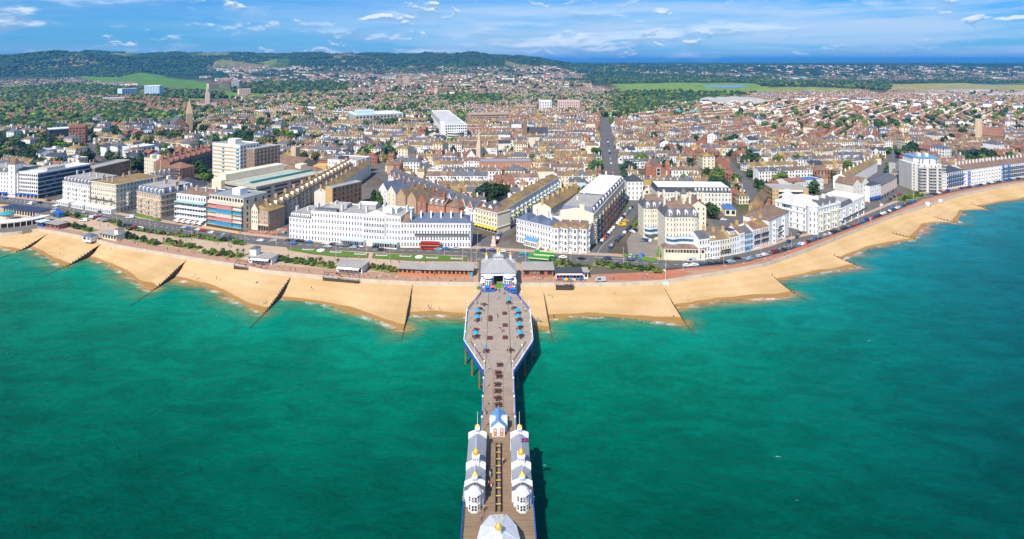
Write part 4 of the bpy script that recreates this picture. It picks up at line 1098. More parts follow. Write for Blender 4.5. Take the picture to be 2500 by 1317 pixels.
# --- picnic tables and parasols
def table_proto():
    r = empty('picnic_table', (0,0,0), 0, 'x', 'table', 'picnic tables on the pier')
    for k in range(5):
        t = MB(); t.box(-.9,.9,-.36+k*.15,-.36+k*.15+.135,.70,.75,0,True); t.build('top_plank', BENCH, r)
    for sy in (-1,1):
        b = MB(); b.box(-.9,.9,sy*.72-.15,sy*.72+.15,.42,.46,0,True); b.build('seat', BENCH, r)
    for sx in (-.6,.6):
        for sy in (-1,1):
            l = MB(); l.tube((sx,sy*.7,0),(sx,sy*.22,.70),.06,.06,4); l.build('leg', BENCH, r)
        l = MB(); l.box(sx-.05,sx+.05,-.72,.72,.36,.42,0,True); l.build('crossbar', BENCH, r)
    return r
TAB = table_proto(); tused = [0]
def table(px, py, rz, lab):
    p = at_pier(px, py)
    if not tused[0]:
        tused[0] = 1; TAB.location = p; TAB.rotation_euler = (0,0,rz); TAB['label'] = lab; TAB.scale = (1.25,)*3; return TAB
    return copy_thing(TAB, p, rz, lab, None, 1.25)
def round_proto():
    r = empty('round_table', (0,0,0), 0, 'x', 'table', 'round picnic tables on the pier')
    t = MB(); t.lathe(0,0,[(.62,.70),(.62,.76)],12); t.build('top', BENCH, r)
    for k in range(4):
        a = math.pi/4 + k*math.pi/2; s = MB(); s.obox((1.02*math.cos(a),1.02*math.sin(a)), a, .17, .42, .42, .47); s.build('seat', BENCH, r)
        l = MB(); l.tube((.1*math.cos(a),.1*math.sin(a),.68),(1.0*math.cos(a),1.0*math.sin(a),0),.05,.05,4); l.build('leg', BENCH, r)
    return r
RTB = round_proto(); rused = [0]
def rtable(px, py, lab):
    p = at_pier(px, py)
    if not rused[0]:
        rused[0] = 1; RTB.location = p; RTB['label'] = lab; RTB.scale = (1.2,)*3; return RTB
    return copy_thing(RTB, p, RND.uniform(0,1.5), lab, None, 1.2)
def parasol_proto():
    r = empty('parasol', (0,0,0), 0, 'turquoise parasol open over a round picnic table on the pier', 'parasol', 'turquoise parasols on the pier')
    q = MB(); q.tube((0,0,.0),(0,0,2.75),.04,.04,6); q.build('pole', WHITEP, r)
    c = MB(); c.loft(octpts(0,0,1.22), 2.0, octpts(0,0,.65), 2.42, 0); c.cone(octpts(0,0,.65), 2.42, (0,0,2.7), 0)
    c.loft(octpts(0,0,1.22), 1.88, octpts(0,0,1.22), 2.0, 0); c.build('canopy', TURQ, r)
    b = MB(); b.lathe(0,0,[(.28,0),(.28,.1),(.1,.14)],8); b.build('base', IRON, r)
    return r
PAR = parasol_proto(); first = True
for px, py in ((1242,742),(1263.5,769),(1265.5,784),(1268,804),(1270,825),(1166,770),(1165.5,785),(1161.5,826)):
    rtable(px, py, 'round brown picnic table shaded by a turquoise parasol')
    p = at_pier(px-.3, py-1)
    if first: PAR.location = p; first = False
    else: copy_thing(PAR, p, RND.uniform(0,1))
    for k in range(RND.randint(0,2)): person(at_pier(px+RND.choice((-8,8)), py+RND.uniform(-2,3)), 'at the parasol tables', 'stand')
cl = MB(); cl.tube((0,0,0),(0,0,2.6),.04,.04,6); fp = empty('folded_parasol', at_pier(1186,858), 0, 'folded turquoise parasol beside a picnic table on the pier', 'parasol'); cl.build('pole', WHITEP, fp)
cl = MB(); cl.lathe(0,0,[(.42,1.0),(.30,1.5),(.12,2.4),(.03,2.75)],8); cl.build('canopy', TURQ, fp)
rtable(1187, 860, 'round picnic table with the folded turquoise parasol')
for (px,py), lab in zip(((1182,746),(1172,757),(1162,808),(1255,755),(1246.5,858)), ('bare round table near the blue canopy stall by the west rail','bare round table beside the first west parasol','bare round table between two parasols on the west side','bare round table beside the east rail stalls','bare round table where the wide deck narrows')):
    rtable(px, py, lab)
for i, (px,py,rz) in enumerate(((1219.5,894,.1),(1215.7,913,0),(1217.8,922,.1),(1214.5,942,0),(1215,958,-.05),(1215,976,.4),(1215.7,992,.3))):
    table(px, py, rz, 'brown wooden picnic table in the line along the pier neck')
def box_bench(px, py, w, l, lab):
    p = at_pier(px, py); r = empty('box_seat', p, PROT, lab, 'bench', 'brown box seats on the pier')
    b = MB(); b.box(-w/2,w/2,-l/2,l/2,0,.45,0); b.build('seat', BENCH, r); b = MB(); b.box(-w/2,w/2,-.06,.06,.45,1.0,0); b.build('backrest', BENCH, r)
box_bench(1197,779,1.6,4.6,'long brown double box seat on the west deck seam')
for px,py,lab in ((1232,767,'brown box seat on the east seam nearest the entrance'),(1233,796,'brown box seat halfway along the east deck seam'),(1233,826,'brown box seat at the seaward end of the east seam'),(1196,827,'brown box seat at the seaward end of the west seam')): box_bench(px,py,1.9,2.0,lab)
# people on the pier
for px,py in ((1219,713),(1218,715),(1231,720),(1232,719),(1213,732),(1219,731),(1247,731),(1251,734),(1182,762),(1178,767),(1213,775),(1215,776),(1219,808),(1222,805),(1226,812),(1229,810),(1277,758),(1283,762),(1163,744),(1165,743),(1173,742),(1242,855)):
    person(at_pier(px, py), 'on the wide pier deck')
for px,py in ((1177.5,950),(1184,1015),(1186,1012),(1190,1150),(1196,1165),(1197,1168),(1230,1131),(1229,1133),(1193,1190),(1199,1191),(1247,1085),(1182,1250),(1175,1272),(1255,1196)):
    person(at_pier(px, py), 'between the pier arcades')
# pier lamps
def lamp_proto(name, cat, h, m, head, group):
    r = empty(name, (0,0,0), 0, 'x', cat, group)
    q = MB(); q.lathe(0,0,[(.14,0),(.12,.5),(.07,.6),(.055,h)],6); q.build('post', m, r)
    if head == 'globe':
        g = MB(); g.lathe(0,0,[(.1,h),(.26,h+.15),(.3,h+.4),(.18,h+.62),(.04,h+.75)],8); g.build('lantern', WHITEP, r)
    else:
        g = MB(); g.tube((0,0,h-.1),(0,1.3,h+.25),.05,.04,5); g.build('arm', m, r)
        g = MB(); g.box(-.16,.16,.9,1.7,h+.15,h+.32,0,True); g.build('lamp_head', W_GREY, r)
    return r
PL = lamp_proto('pier_lamp', 'lamp', 4.2, WHITEP, 'globe', 'lamps along the pier rails'); first = True
for v in (162,172,182,192,203,213,222,231,240,250,259):
    h = float(np.interp(v, [p[0] for p in OUTL], [p[1] for p in OUTL]))
    for s in (-1, 1):
        p = PP(s*(h-.35), v)
        lab = 'white globe lamp post standing along the %s rail of the pier' % ('west' if s < 0 else 'east')
        if first: PL.location = p; PL['label'] = lab; first = False
        else: copy_thing(PL, p, 0, lab)
# ------------------------------------------------------------------ seafront and landmark buildings
class B:
    """A building set out in its own frame: x along the front, y backwards, z up; origin at the front's left foot."""
    def __init__(s, name, label, cat, p0, p1, depth, group=None):
        a, b = G(*p0), G(*p1); d = b-a
        s.W = math.hypot(d.x, d.y); s.D = depth; s.rz = math.atan2(d.y, d.x)
        s.r = empty(name, (a.x, a.y, ZG), s.rz, label, cat, group)
        s.a = a
        s.occ([(0,0),(s.W,0),(s.W,depth),(0,depth)])
    def world(s, x, y):
        c, q = math.cos(s.rz), math.sin(s.rz); return (s.a.x + c*x - q*y, s.a.y + q*x + c*y)
    def occ(s, pts, grow=3.0): occ_poly([s.world(*p) for p in pts], grow)
    def part(s, mb, name, mats, parent=None, smooth=False): return mb.build(name, mats, parent or s.r, smooth=smooth)
    def wall(s, h, m, x0=0, x1=None, y0=0, y1=None, z0=0, name='wall'):
        mb = MB(); mb.box(x0, s.W if x1 is None else x1, y0, s.D if y1 is None else y1, z0 - (.4 if z0 == 0 else 0), h); return s.part(mb, name, m)
    def wins(s, side, floors, cols, h, z0=0.0, a=None, b=None, ww=1.1, wf=.56, me=None, parent=None, skip0=False, off=0.0):
        """grid of windows on one side"""
        fh = (h-z0)/floors
        Ln = {'f': s.W, 'b': s.W, 'l': s.D, 'r': s.D}[side]
        a = 0 if a is None else a; b = Ln if b is None else b
        sp = (b-a)/cols; w = min(ww, sp*.62)
        for f in range(floors):
            if skip0 and f == 0: continue
            hh = fh*(wf if f else wf+.06)
            for c in range(cols):
                u = a + sp*(c+.5); z = z0 + f*fh + fh*.22
                if side == 'f': window(parent or s.r, u, off, z, w, hh, 0, me)
                elif side == 'r': window(parent or s.r, s.W - off, u, z, w, hh, math.pi/2, me)
                elif side == 'l': window(parent or s.r, off, u, z, w, hh, -math.pi/2, me)
                else: window(parent or s.r, u, s.D-off, z, w, hh, math.pi, me)
    def band(s, zs, m, pr=.16, t=.2, sides='f', name='cornice'):
        for z in zs:
            if 'f' in sides: s.part(MB().box(-pr, s.W+pr, -pr, .0, z, z+t, 0, True), name, m)
            if 'r' in sides: s.part(MB().box(s.W, s.W+pr, .001, s.D, z, z+t, 0, True), name, m)
            if 'l' in sides: s.part(MB().box(-pr, 0, .001, s.D, z, z+t, 0, True), name, m)
    def balcony(s, zs, m, pr=1.2, x0=0, x1=None, rail=None, posts=0):
        x1 = s.W if x1 is None else x1
        for z in zs:
            mb = MB(); mb.box(x0, x1, -pr, -.01, z-.15, z, 0, True); o = s.part(mb, 'balcony', m)
            r = MB(); r.box(x0, x1, -pr-.03, -pr+.03, z, z+1.0, 0, True); r.build('railing', rail or FRAMED, o)
            for k in range(posts):
                x = x0 + (x1-x0)*k/(posts-1); q = MB(); q.box(x-.08,x+.08,-pr,-pr+.16,z,z+2.7); q.build('post', m, o)
    def flat(s, h, m, x0=0, x1=None, y0=0, y1=None, par=.9, pm=None, t=.35):
        x1 = s.W if x1 is None else x1; y1 = s.D if y1 is None else y1
        mb = MB(); mb.poly([(x0,y0,h+.02),(x1,y0,h+.02),(x1,y1,h+.02),(x0,y1,h+.02)]); o = s.part(mb, 'roof', m)
        if pm:
            p = MB(); p.box(x0-.1,x1+.1,y0-.1,y0+t,h,h+par,0,True); p.box(x0-.1,x1+.1,y1-t,y1+.1,h,h+par,0,True); p.box(x0-.1,x0+t,y0+t,y1-t,h,h+par,0,True); p.box(x1-t,x1+.1,y0+t,y1-t,h,h+par,0,True)
            p.build('parapet', pm, o)
        return o
    def hip(s, h, rh, m, x0=0, x1=None, y0=0, y1=None, ov=.35):
        mb = MB(); mb.hip(x0, s.W if x1 is None else x1, y0, s.D if y1 is None else y1, h, h+rh, 0, ov); return s.part(mb, 'roof', m)
    def gab(s, h, rh, m, wm, x0=0, x1=None, y0=0, y1=None, axis='x', ov=.35):
        mb = MB(); mb.gable(x0, s.W if x1 is None else x1, y0, s.D if y1 is None else y1, h, h+rh, 0, 1, ov, axis); return s.part(mb, 'roof', [m, wm])
    def mansard(s, h, rh, m, top, inset=1.5, x0=0, x1=None, y0=0, y1=None):
        x1 = s.W if x1 is None else x1; y1 = s.D if y1 is None else y1
        mb = MB(); mb.loft([(x0,y0),(x1,y0),(x1,y1),(x0,y1)], h, [(x0+inset,y0+inset),(x1-inset,y0+inset),(x1-inset,y1-inset),(x0+inset,y1-inset)], h+rh, 0, 1)
        return s.part(mb, 'roof', [m, top])
    def dormers(s, n, h, rh, m, w=1.3, a=0, b=None, inset=.35, side='f'):
        Ln = s.W if side == 'f' else s.D; b = Ln if b is None else b
        for k in range(n):
            u = a + (b-a)*(k+.5)/n; mb = MB()
            if side == 'f':
                mb.box(u-w/2,u+w/2,inset,inset+2.2,h+.3,h+rh*.78); mb.gable(u-w/2,u+w/2,inset,inset+2.2,h+rh*.78,h+rh*.78+.5,0,0,.1,'y')
                o = s.part(mb, 'dormer', m); window(o, u, inset, h+.5, w*.62, rh*.42)
            else:
                x = s.W - inset; mb.box(x-2.2,x,u-w/2,u+w/2,h+.3,h+rh*.78); mb.gable(x-2.2,x,u-w/2,u+w/2,h+rh*.78,h+rh*.78+.5,0,0,.1,'x')
                o = s.part(mb, 'dormer', m); window(o, x, u, h+.5, w*.62, rh*.42, math.pi/2)
    def chim(s, pts, z0, z1, m, w=.55, d=1.1, pot=True):
        for x, y in pts:
            mb = MB(); mb.box(x-w/2,x+w/2,y-d/2,y+d/2,z0,z1); mb.box(x-w/2-.08,x+w/2+.08,y-d/2-.08,y+d/2+.08,z1,z1+.18); o = s.part(mb, 'chimney', m)
            if pot:
                q = MB()
                for k in (-.3,.3): q.lathe(x, y+k*d, [(.14,z1+.18),(.11,z1+.7)], 5)
                q.build('chimney_pot', W_ORANGE, o)
    def bay(s, x, w, pr, z0, z1, m, floors, roofm=None, rh=1.2, me=None, side='f'):
        c = w*.26
        P = [(x-w/2,.0),(x-w/2+c,-pr),(x+w/2-c,-pr),(x+w/2,.0)]
        if side == 'r': P = [(s.W - p[1], p[0]) for p in P]
        mb = MB(); mb.prism(P, z0 - (.4 if z0 == 0 else 0), z1); o = s.part(mb, 'bay', m)
        if roofm:
            cc = (x, .3) if side == 'f' else (s.W-.3, x)
            q = MB(); q.cone([((p[0]-cc[0])*1.08+cc[0], (p[1]-cc[1])*1.08+cc[1]) for p in P], z1, (cc[0], cc[1], z1+rh)); q.build('bay_roof', roofm, o)
        fh = (z1-z0)/floors
        for f in range(floors):
            for i in range(3):
                (ax, ay), (bx, by) = P[i], P[i+1]; ln = math.hypot(bx-ax, by-ay)
                window(o, (ax+bx)/2, (ay+by)/2, z0+f*fh+fh*.22, ln*.62, fh*.56, math.atan2(by-ay, bx-ax), me)
        return o
    def shop(s, n, h, m, x0=0, x1=None, aw=None):
        x1 = s.W if x1 is None else x1; sp = (x1-x0)/n
        for k in range(n):
            x = x0 + sp*(k+.5); window(s.r, x, 0, .3, sp*.8, h*.72, 0, WIND, 'shop_window')
            if aw:
                mb = MB(); mb.poly([(x-sp*.42,-1.3,h*.74),(x+sp*.42,-1.3,h*.74),(x+sp*.42,-.02,h*.95),(x-sp*.42,-.02,h*.95)]); mb.poly([(x-sp*.42,-1.3,h*.62),(x+sp*.42,-1.3,h*.62),(x+sp*.42,-1.3,h*.74),(x-sp*.42,-1.3,h*.74)])
                s.part(mb, 'awning', aw)
    def steps(s, xs, m, z=1.4, L=3.6):
        for x in xs:
            mb = MB()
            for k in range(5): mb.box(x-.7,x+.7,-L+k*L/5,-.02,0,z*(k+1)/5)
            s.part(mb, 'steps', m)
ROW = 'hotels and houses facing the sea'
AW_BLUE = mat('blue_awning', (.02,.09,.42), .8, 0); AW_LIME = mat('lime_awning', (.45,.55,.10), .8, 0); AW_YEL = mat('yellow_awning', (.75,.55,.05), .8, 0); AW_MINT = mat('mint_canopy', (.42,.62,.56), .7, .05)

# -- far left: white hotel with tower
b = B('hotel', 'grand white hotel with corner tower and blue shop awnings', 'hotel', (-70,474), (44,482), 18, ROW)
b.wall(19, W_WHITE); b.wins('f', 6, 16, 19, 0, ww=1.1); b.mansard(19, 3.2, R_SLATE, R_LEAD); b.dormers(8, 19, 3.2, W_WHITE); b.band([3.6, 15.6, 18.8], W_WHITE, .35); b.shop(9, 3.4, None, aw=AW_BLUE)
mb = MB(); mb.box(b.W*.83, b.W*.97, -1.2, 4, 0, 26); t = b.part(mb, 'tower', W_WHITE); mb = MB(); mb.hip(b.W*.83,b.W*.97,-1.2,4,26,31,0,.4); mb.build('tower_roof', R_BROWN, t)
for f in range(6): window(t, b.W*.9, -1.2, 3.5+f*3.7, 1.3, 2)
b.chim([(b.W*k/6, 9) for k in range(1,6)], 20, 25, W_WHITE)
# -- glass office hotel with shaded side
b = B('office_block', 'white and dark glass slab block with flat roof, shaded side to the street', 'building', (46,482), (92,486), 42, ROW)
b.wall(19.5, W_WHITE); b.flat(19.5, R_WHITE, par=.8, pm=W_WHITE)
b.wins('f', 5, 9, 19.5, 4.2, ww=1.9, wf=.5, me=WIND); b.shop(5, 3.8, None, aw=AW_BLUE)
mb = MB(); mb.box(b.W, b.W+.25, .2, b.D-.2, 0, 19.4); b.part(mb, 'glass_wall', W_DARK)
b.wins('r', 6, 12, 19.2, .6, ww=3.2, wf=.5, me=WIND, off=-.25)
mb = MB()
for f in range(6): mb.box(b.W+.25, b.W+.42, .2, b.D-.2, f*3.2+2.9, f*3.2+3.6)
b.part(mb, 'spandrel_band', W_BLUE); mb = MB(); mb.box(b.W*.3,b.W*.8,10,24,19.5,22); b.part(mb, 'plant_room', W_GREY)
# -- white terrace down the side street
b = B('terrace', 'white terrace with blue shaded end down a side street', 'terrace', (143,470), (210,447), 13, ROW)
b.wall(15, W_WHITE); b.wins('f', 4, 12, 15); b.gab(15, 3, R_SLATE, W_WHITE); b.wins('l', 4, 3, 15); b.chim([(b.W*k/5, 6) for k in range(6)], 16, 20, W_WHITE)
# -- long dark block behind
b = B('flat_block', 'long dark brown flat-roofed block behind the cream hotel', 'building', (232,458), (318,434), 14)
b.wall(16, W_BROWN); b.flat(16, R_LEAD, par=.6, pm=W_GREY); b.wins('f', 5, 16, 16, 0, ww=1.4, me=WIND); b.wins('r', 5, 4, 16, 0, ww=1.4, me=WIND)
# -- hotel with mansard and glazed front
b = B('hotel', 'white bay-fronted hotel with grey mansard beside the cream hotel', 'hotel', (153,497), (219,509), 22, ROW)
b.wall(17, W_PALE); b.wins('f', 5, 12, 17, 0); b.mansard(17, 3.2, R_SLATE, R_LEAD); b.dormers(8, 17, 3.2, W_WHITE); b.band([3.4, 13.5, 16.8], W_WHITE, .3)
for k in (.2,.5,.8): b.bay(b.W*k, 4.2, 1.3, 3.4, 13.5, W_WHITE, 3)
mb = MB(); mb.box(0, b.W*.45, -4.2, 0, 0, 3.2); g = b.part(mb, 'sun_lounge', W_WHITE); [window(g, b.W*.45*(k+.5)/6, -4.2, .6, 1.5, 1.9, 0, WINW) for k in range(6)]
mb = MB(); mb.box(b.W*.55, b.W, -4.2, 0, 0, 3.2); g = b.part(mb, 'sun_lounge', W_WHITE); [window(g, b.W*.55+b.W*.45*(k+.5)/6, -4.2, .6, 1.5, 1.9, 0, WINW) for k in range(6)]
b.chim([(b.W*k/4, 10) for k in range(5)], 19, 23, W_WHITE)
# -- cream hotel on the corner
b = B('hotel', 'tall cream corner hotel with ochre roof and long white ground-floor front', 'hotel', (222,510), (283,521), 34, ROW)
b.wall(20, W_CREAM); b.wins('f', 6, 13, 20); b.wins('r', 6, 14, 20); b.band([3.8, 7.4, 17, 19.7], W_CREAM, .4, .35, 'fr'); b.hip(20.1, 1.8, R_OCHRE, ov=-.6)
for k in (.2,.5,.8): b.bay(b.W*k, 3.4, 1.1, 3.8, 11, W_CREAM, 2)
for k in (.25,.6): b.bay(b.D*k, 3.4, 1.1, 3.8, 13, W_CREAM, 3, side='r')
b.balcony([7.6], W_CREAM, 1.3); mb = MB(); mb.box(-.5, b.W+.5, -3.6, 0, 0, 3.5); g = b.part(mb, 'glazed_front', W_WHITE); [window(g, (b.W)*(k+.5)/14, -3.6, .7, 1.2, 2.0, 0, WINW) for k in range(14)]
b.chim([(b.W*k, 4) for k in (.25,.45,.65)] + [(b.W*.5, 14), (b.W*.3, 22)], 20, 24, W_CREAM); mb = MB(); mb.tube((b.W*.9,30,20),(b.W*.9,30,31),.12,.08); mb.tube((b.W*.7,31,20),(b.W*.7,31,30),.12,.08); b.part(mb, 'mast', W_WHITE)
# -- beige mansarded mansion
b = B('mansion_block', 'beige stone mansion block with blue-grey mansard dormers and hedge in front', 'building', (334,520), (392,533), 25, ROW)
b.wall(15.5, W_BEIGE); b.wins('f', 4, 10, 15.5, 0, ww=1.2); b.wins('r', 4, 8, 15.5); b.mansard(15.5, 4.2, R_BLUE, R_LEAD, 2.0); b.dormers(6, 15.5, 4.2, W_WHITE); b.dormers(5, 15.5, 4.2, W_WHITE, side='r')
b.band([3.7, 7.5, 11.4, 15.2], W_BEIGE, .45, .35, 'fr')
for k in (.18,.5,.82): b.bay(b.W*k, 4, 1.4, 0, 11.4, W_BEIGE, 3)
b.chim([(b.W*.05,12),(b.W*.5,12),(b.W*.95,12),(b.W*.5,22)], 17, 22.5, W_BEIGE, .9, 2.2)
# -- white balconied terrace
b = B('hotel', 'white hotel with stacked balconies and a green glass canopy', 'hotel', (431,542), (503,552), 20, ROW)
b.wall(18.5, W_WHITE); b.wins('f', 5, 11, 18.5, 0, ww=1.3, me=WINW); b.flat(18.5, R_LEAD, par=.6, pm=W_WHITE); b.balcony([3.6, 7.0, 10.4], W_WHITE, 1.6, rail=FRAME, posts=6)
mb = MB(); mb.poly([(0,-2.4,13.9),(b.W,-2.4,13.9),(b.W,-.02,14.8),(0,-.02,14.8)]); b.part(mb, 'glass_canopy', mat('green_glass',(.28,.42,.38),.2,.1,.8,spec=.6)); b.chim([(b.W*k/6, 8+4*(k%2)) for k in range(7)], 18.5, 22, W_WHITE)
mb = MB(); mb.gable(0,b.W,3,b.D,18.6,21.2,0,1); b.part(mb, 'rear_roof', [R_BROWN, W_WHITE])
for k in range(5):
    mb = MB(); x = b.W*(.12+.19*k); mb.poly([(x-1.6,-4.0,2.0),(x+1.6,-4.0,2.0),(x+1.6,-.02,2.9),(x-1.6,-.02,2.9)]); b.part(mb, 'canopy', W_PINK if k in (1,3) else W_WHITE)
# -- scaffold-wrapped block
b = B('wrapped_building', 'flat-roofed block wrapped in red, blue and white scaffold sheeting', 'building', (511,552), (594,566), 19, ROW)
b.wall(20.5, W_CREAM); b.flat(20.5, mat('felt_roof',(.26,.28,.31),.8,.12,.2), par=.5, pm=W_GREY); b.wins('f', 1, 12, 20.4, 17.4, ww=1.8, me=WIND)
SH = [mat('sheet_blue',(.02,.30,.55),.6,.25,.5), mat('sheet_rose',(.62,.20,.22),.6,.2,.5), mat('sheet_white',(.62,.60,.56),.6,.15,.5)]
for i, (z0, z1, c) in enumerate(((2.4,5.2,0),(5.3,7.6,1),(7.7,10.2,2),(10.3,13.0,0),(13.1,15.6,1),(15.7,17.4,2))):
    for x0, x1, y in ((0, b.W*.28, -1.3), (b.W*.28, b.W*.74, -1.9), (b.W*.74, b.W, -1.3)):
        mb = MB(); mb.box(x0+.02, x1-.02, y, y+.12, z0, z1, 0, True); q = b.part(mb, 'sheeting', SH[(c + (1 if x0 > b.W*.5 and i in (1,4) else 0)) % 3])
    mb = MB(); mb.box(-.3, b.W+.3, -2.3, 0, z0-.12, z0-.02, 0, True); b.part(mb, 'scaffold_deck', W_OCHRE)
for k in range(15):
    mb = MB(); x = b.W*k/14; mb.tube((x,-2.15,0),(x,-2.15,18.2),.06,.06,4); b.part(mb, 'scaffold_pole', W_GREY)
mb = MB(); mb.box(-1.5,b.W+1.5,-4.2,-3.9,0,1.3); b.part(mb, 'front_wall', W_OCHRE); mb = MB(); mb.box(b.W*.45,b.W*.68,6,12,20.5,24.6); b.part(mb, 'lift_room', W_WHITE)
b.wins('r', 5, 3, 20, 1, ww=1.2, me=WIND)
# -- ochre corner gable building and the long terrace behind it
b = B('corner_house', 'ochre corner house with white gable and green shopfront', 'house', (607,558), (655,565), 14, ROW)
b.wall(12.5, W_TAN); b.wins('f', 3, 8, 12.3, 3.6); b.shop(8, 3.4, None); b.gab(12.5, 4.5, R_OCHRE, W_CREAM, b.W*.18, b.W*.55, -1, 13, 'y'); b.hip(12.5, 3.5, R_OCHRE); b.band([3.5, 12.2], W_CREAM, .3, .3)
mb = MB(); mb.box(b.W*.2,b.W*.53,-1.0,0,0,12.5); g = b.part(mb, 'gable_bay', W_CREAM); [window(g, b.W*(.26+.1*i), -1, 4.2+f*3, .9, 1.8) for i in range(3) for f in range(3)]
mb = MB(); mb.box(b.W*.1, b.W*.98, -.35, 0, 2.9, 3.5, 0, True); b.part(mb, 'shop_fascia', R_GREEN)
b.wins('r', 3, 4, 12.3, 3.6)
b = B('terrace', 'long bay-windowed terrace with lichen-yellow roofs running inland from the ochre corner', 'terrace', (658,561), (866,428), 11.5)
b.wall(12.5, W_TAN); nb = 24
b.gab(12.5, 3.0, R_OCHRE, W_TAN)
for k in range(nb):
    x = b.W*(k+.5)/nb; b.bay(x, b.W/nb*.7, 1.2, 0, 11.0, W_PALE if k % 3 else W_TAN, 4, R_SLATE, 2.4)
    if k % 2: b.chim([(b.W*k/nb, 5.8)], 14, 17.6, W_TAN, .6, 1.8)
b.wins('r', 4, 3, 12.5); b.dormers(20, 12.5, 3.0, W_PALE, 1.5, inset=.8)
b = B('terrace', 'shaded pale terrace facing the long lichen-roofed terrace across its street', 'terrace', (800,505), (905,428), 10)
b.wall(11, W_PALE); b.gab(11, 3.0, R_OCHRE, W_PALE); b.wins('f', 3, 20, 11); b.chim([(b.W*k/10, 5) for k in range(11)], 12, 16, W_OCHRE); b.wins('r', 3, 3, 11)
# -- multi-storey car park
b = B('car_park_building', 'multi-storey car park with green-striped roof deck and concrete bands', 'car park', (545,486), (625,502), 74)
b.wall(13, W_GREY, y1=b.D); b.flat(13, mat('roof_deck',(.42,.43,.37),.85,.12,.2), par=.9, pm=W_BEIGE)
for f in range(4):
    mb = MB(); mb.box(.6, b.W-.6, -.05, .3, 1.0+f*3.1, 2.5+f*3.1); b.part(mb, 'opening', FRAMED)
    for k in range(5): mb = MB(); y = b.D*(k+.1)/5; mb.box(b.W-.3, b.W+.06, y, y+b.D*.15, 1.0+f*3.1, 2.5+f*3.1); b.part(mb, 'opening', FRAMED)
for x0, x1 in ((.15,.22),(.52,.58),(.9,.94)): mb = MB(); mb.poly([(b.W*x0,2,13.06),(b.W*x1,2,13.06),(b.W*x1,b.D-2,13.06),(b.W*x0,b.D-2,13.06)]); b.part(mb, 'deck_stripe', R_GREEN)
mb = MB(); mb.box(b.W*.52, b.W*.60, 8, b.D-6, 13.0, 14.3); b.part(mb, 'ramp_wall', mat('teal_paint',(.03,.22,.22),.7,.1))
mb = MB(); mb.box(-10,-.02,2,56,0,18.5); b.part(mb, 'stair_tower', W_CREAM); mb = MB(); mb.box(-10,2,-3,2,0,15); b.part(mb, 'stair_tower', W_CREAM); mb = MB(); mb.box(4,11,b.D-10,b.D-3,13,17.5); b.part(mb, 'stair_tower', W_CREAM); b.occ([(-10,-3),(0,-3),(0,56),(-10,56)])
# -- apartment tower behind
b = B('apartment_tower', 'ten-storey apartment tower with ochre panels and white bands', 'tower', (519,441), (586,450), 20)
b.wall(33, W_WHITE); b.flat(33, R_LEAD, par=1, pm=W_WHITE); nfl = 10
for f in range(nfl):
    for x0, x1 in ((.02,.36),(.44,.78)): mb = MB(); mb.box(b.W*x0, b.W*x1, -.12, 0, f*3.3+.5, f*3.3+1.6, 0, True); b.part(mb, 'panel', W_OCHRE)
    for x0, x1 in ((.36,.44),(.86,.97)): mb = MB(); mb.box(b.W*x0, b.W*x1, -1.2, -.01, f*3.3+.3, f*3.3+1.3, 0, True); b.part(mb, 'balcony', R_GREEN)
b.wins('f', nfl, 14, 33, 0, ww=1.3, wf=.42, me=WINW, off=0); b.wins('r', nfl, 6, 33, 0, ww=1.3, me=WIND)
mb = MB(); mb.box(b.W*.35,b.W*.62,6,13,33,37.5); b.part(mb, 'lift_room', W_WHITE)
b = B('apartment_tower', 'dark shaded apartment slab beside the ochre panelled tower', 'tower', (590,445), (622,450), 26)
b.wall(30, W_BROWN); b.flat(30, R_LEAD, par=1, pm=W_GREY); b.wins('f', 9, 5, 30, 0, ww=1.3); b.wins('r', 9, 7, 30, 0, ww=1.3)
# -- red-brick mansion terrace, left background
b = B('mansion_terrace', 'red-roofed mansion terrace with blue shaded balconies', 'terrace', (415,440), (520,405), 15)
b.wall(16, W_BROWN); b.gab(16, 4, R_RED, W_BRICK); b.wins('f', 5, 16, 16, 0, ww=1.4); b.chim([(b.W*k/8, 7) for k in range(9)], 18, 22.5, W_BRICK, .8, 2)
for k in range(8): mb = MB(); x = b.W*(k+.5)/8; mb.gable(x-2,x+2,-.3,6,15.5,18.6,0,1,.2,'y'); b.part(mb, 'gable', [R_RED, W_ORANGE])
b.balcony([4,7.2,10.4], W_BLUE, 1.0)
b = B('villa', 'orange-roofed brick corner block with pale blue balconies', 'house', (405,448), (440,452), 14); b.wall(14, W_BRICK); b.hip(14, 4, R_RED); b.balcony([3.5,6.5,9.5,12.5], W_BLUE, 1.4); b.wins('f', 4, 6, 14); b.wins('r',4,4,14)
b = B('apartment_block', 'cream five-storey block with lift towers among the trees', 'building', (352,432), (392,440), 14); b.wall(17, W_CREAM); b.flat(17, R_LEAD, par=.8, pm=W_CREAM); b.wins('f', 5, 7, 17); b.wins('r', 5, 4, 17); mb = MB(); mb.box(4,8,3,7,17,20.5); mb.box(12,16,5,10,17,20); b.part(mb, 'lift_room', W_CREAM)
b = B('terrace', 'pale blue shaded terrace with four grey hipped roofs', 'terrace', (378,470), (425,460), 12); b.wall(12, W_BLUE); b.wins('f', 4, 10, 12); [b.hip(12, 3, R_SLATE, b.W*k/4, b.W*(k+1)/4) for k in range(4)]; b.chim([(b.W*k/4, 6) for k in range(5)], 13, 16, W_WHITE)
b = B('hall', 'dark hipped-roof hall behind the white balconied hotel', 'building', (412,482), (452,490), 18); b.wall(10, W_PALE); b.hip(10, 5, R_DARK); b.wins('f', 3, 8, 10); mb = MB(); mb.box(-1,1.6,-1.4,1,0,17); b.part(mb, 'chimney', W_CREAM)
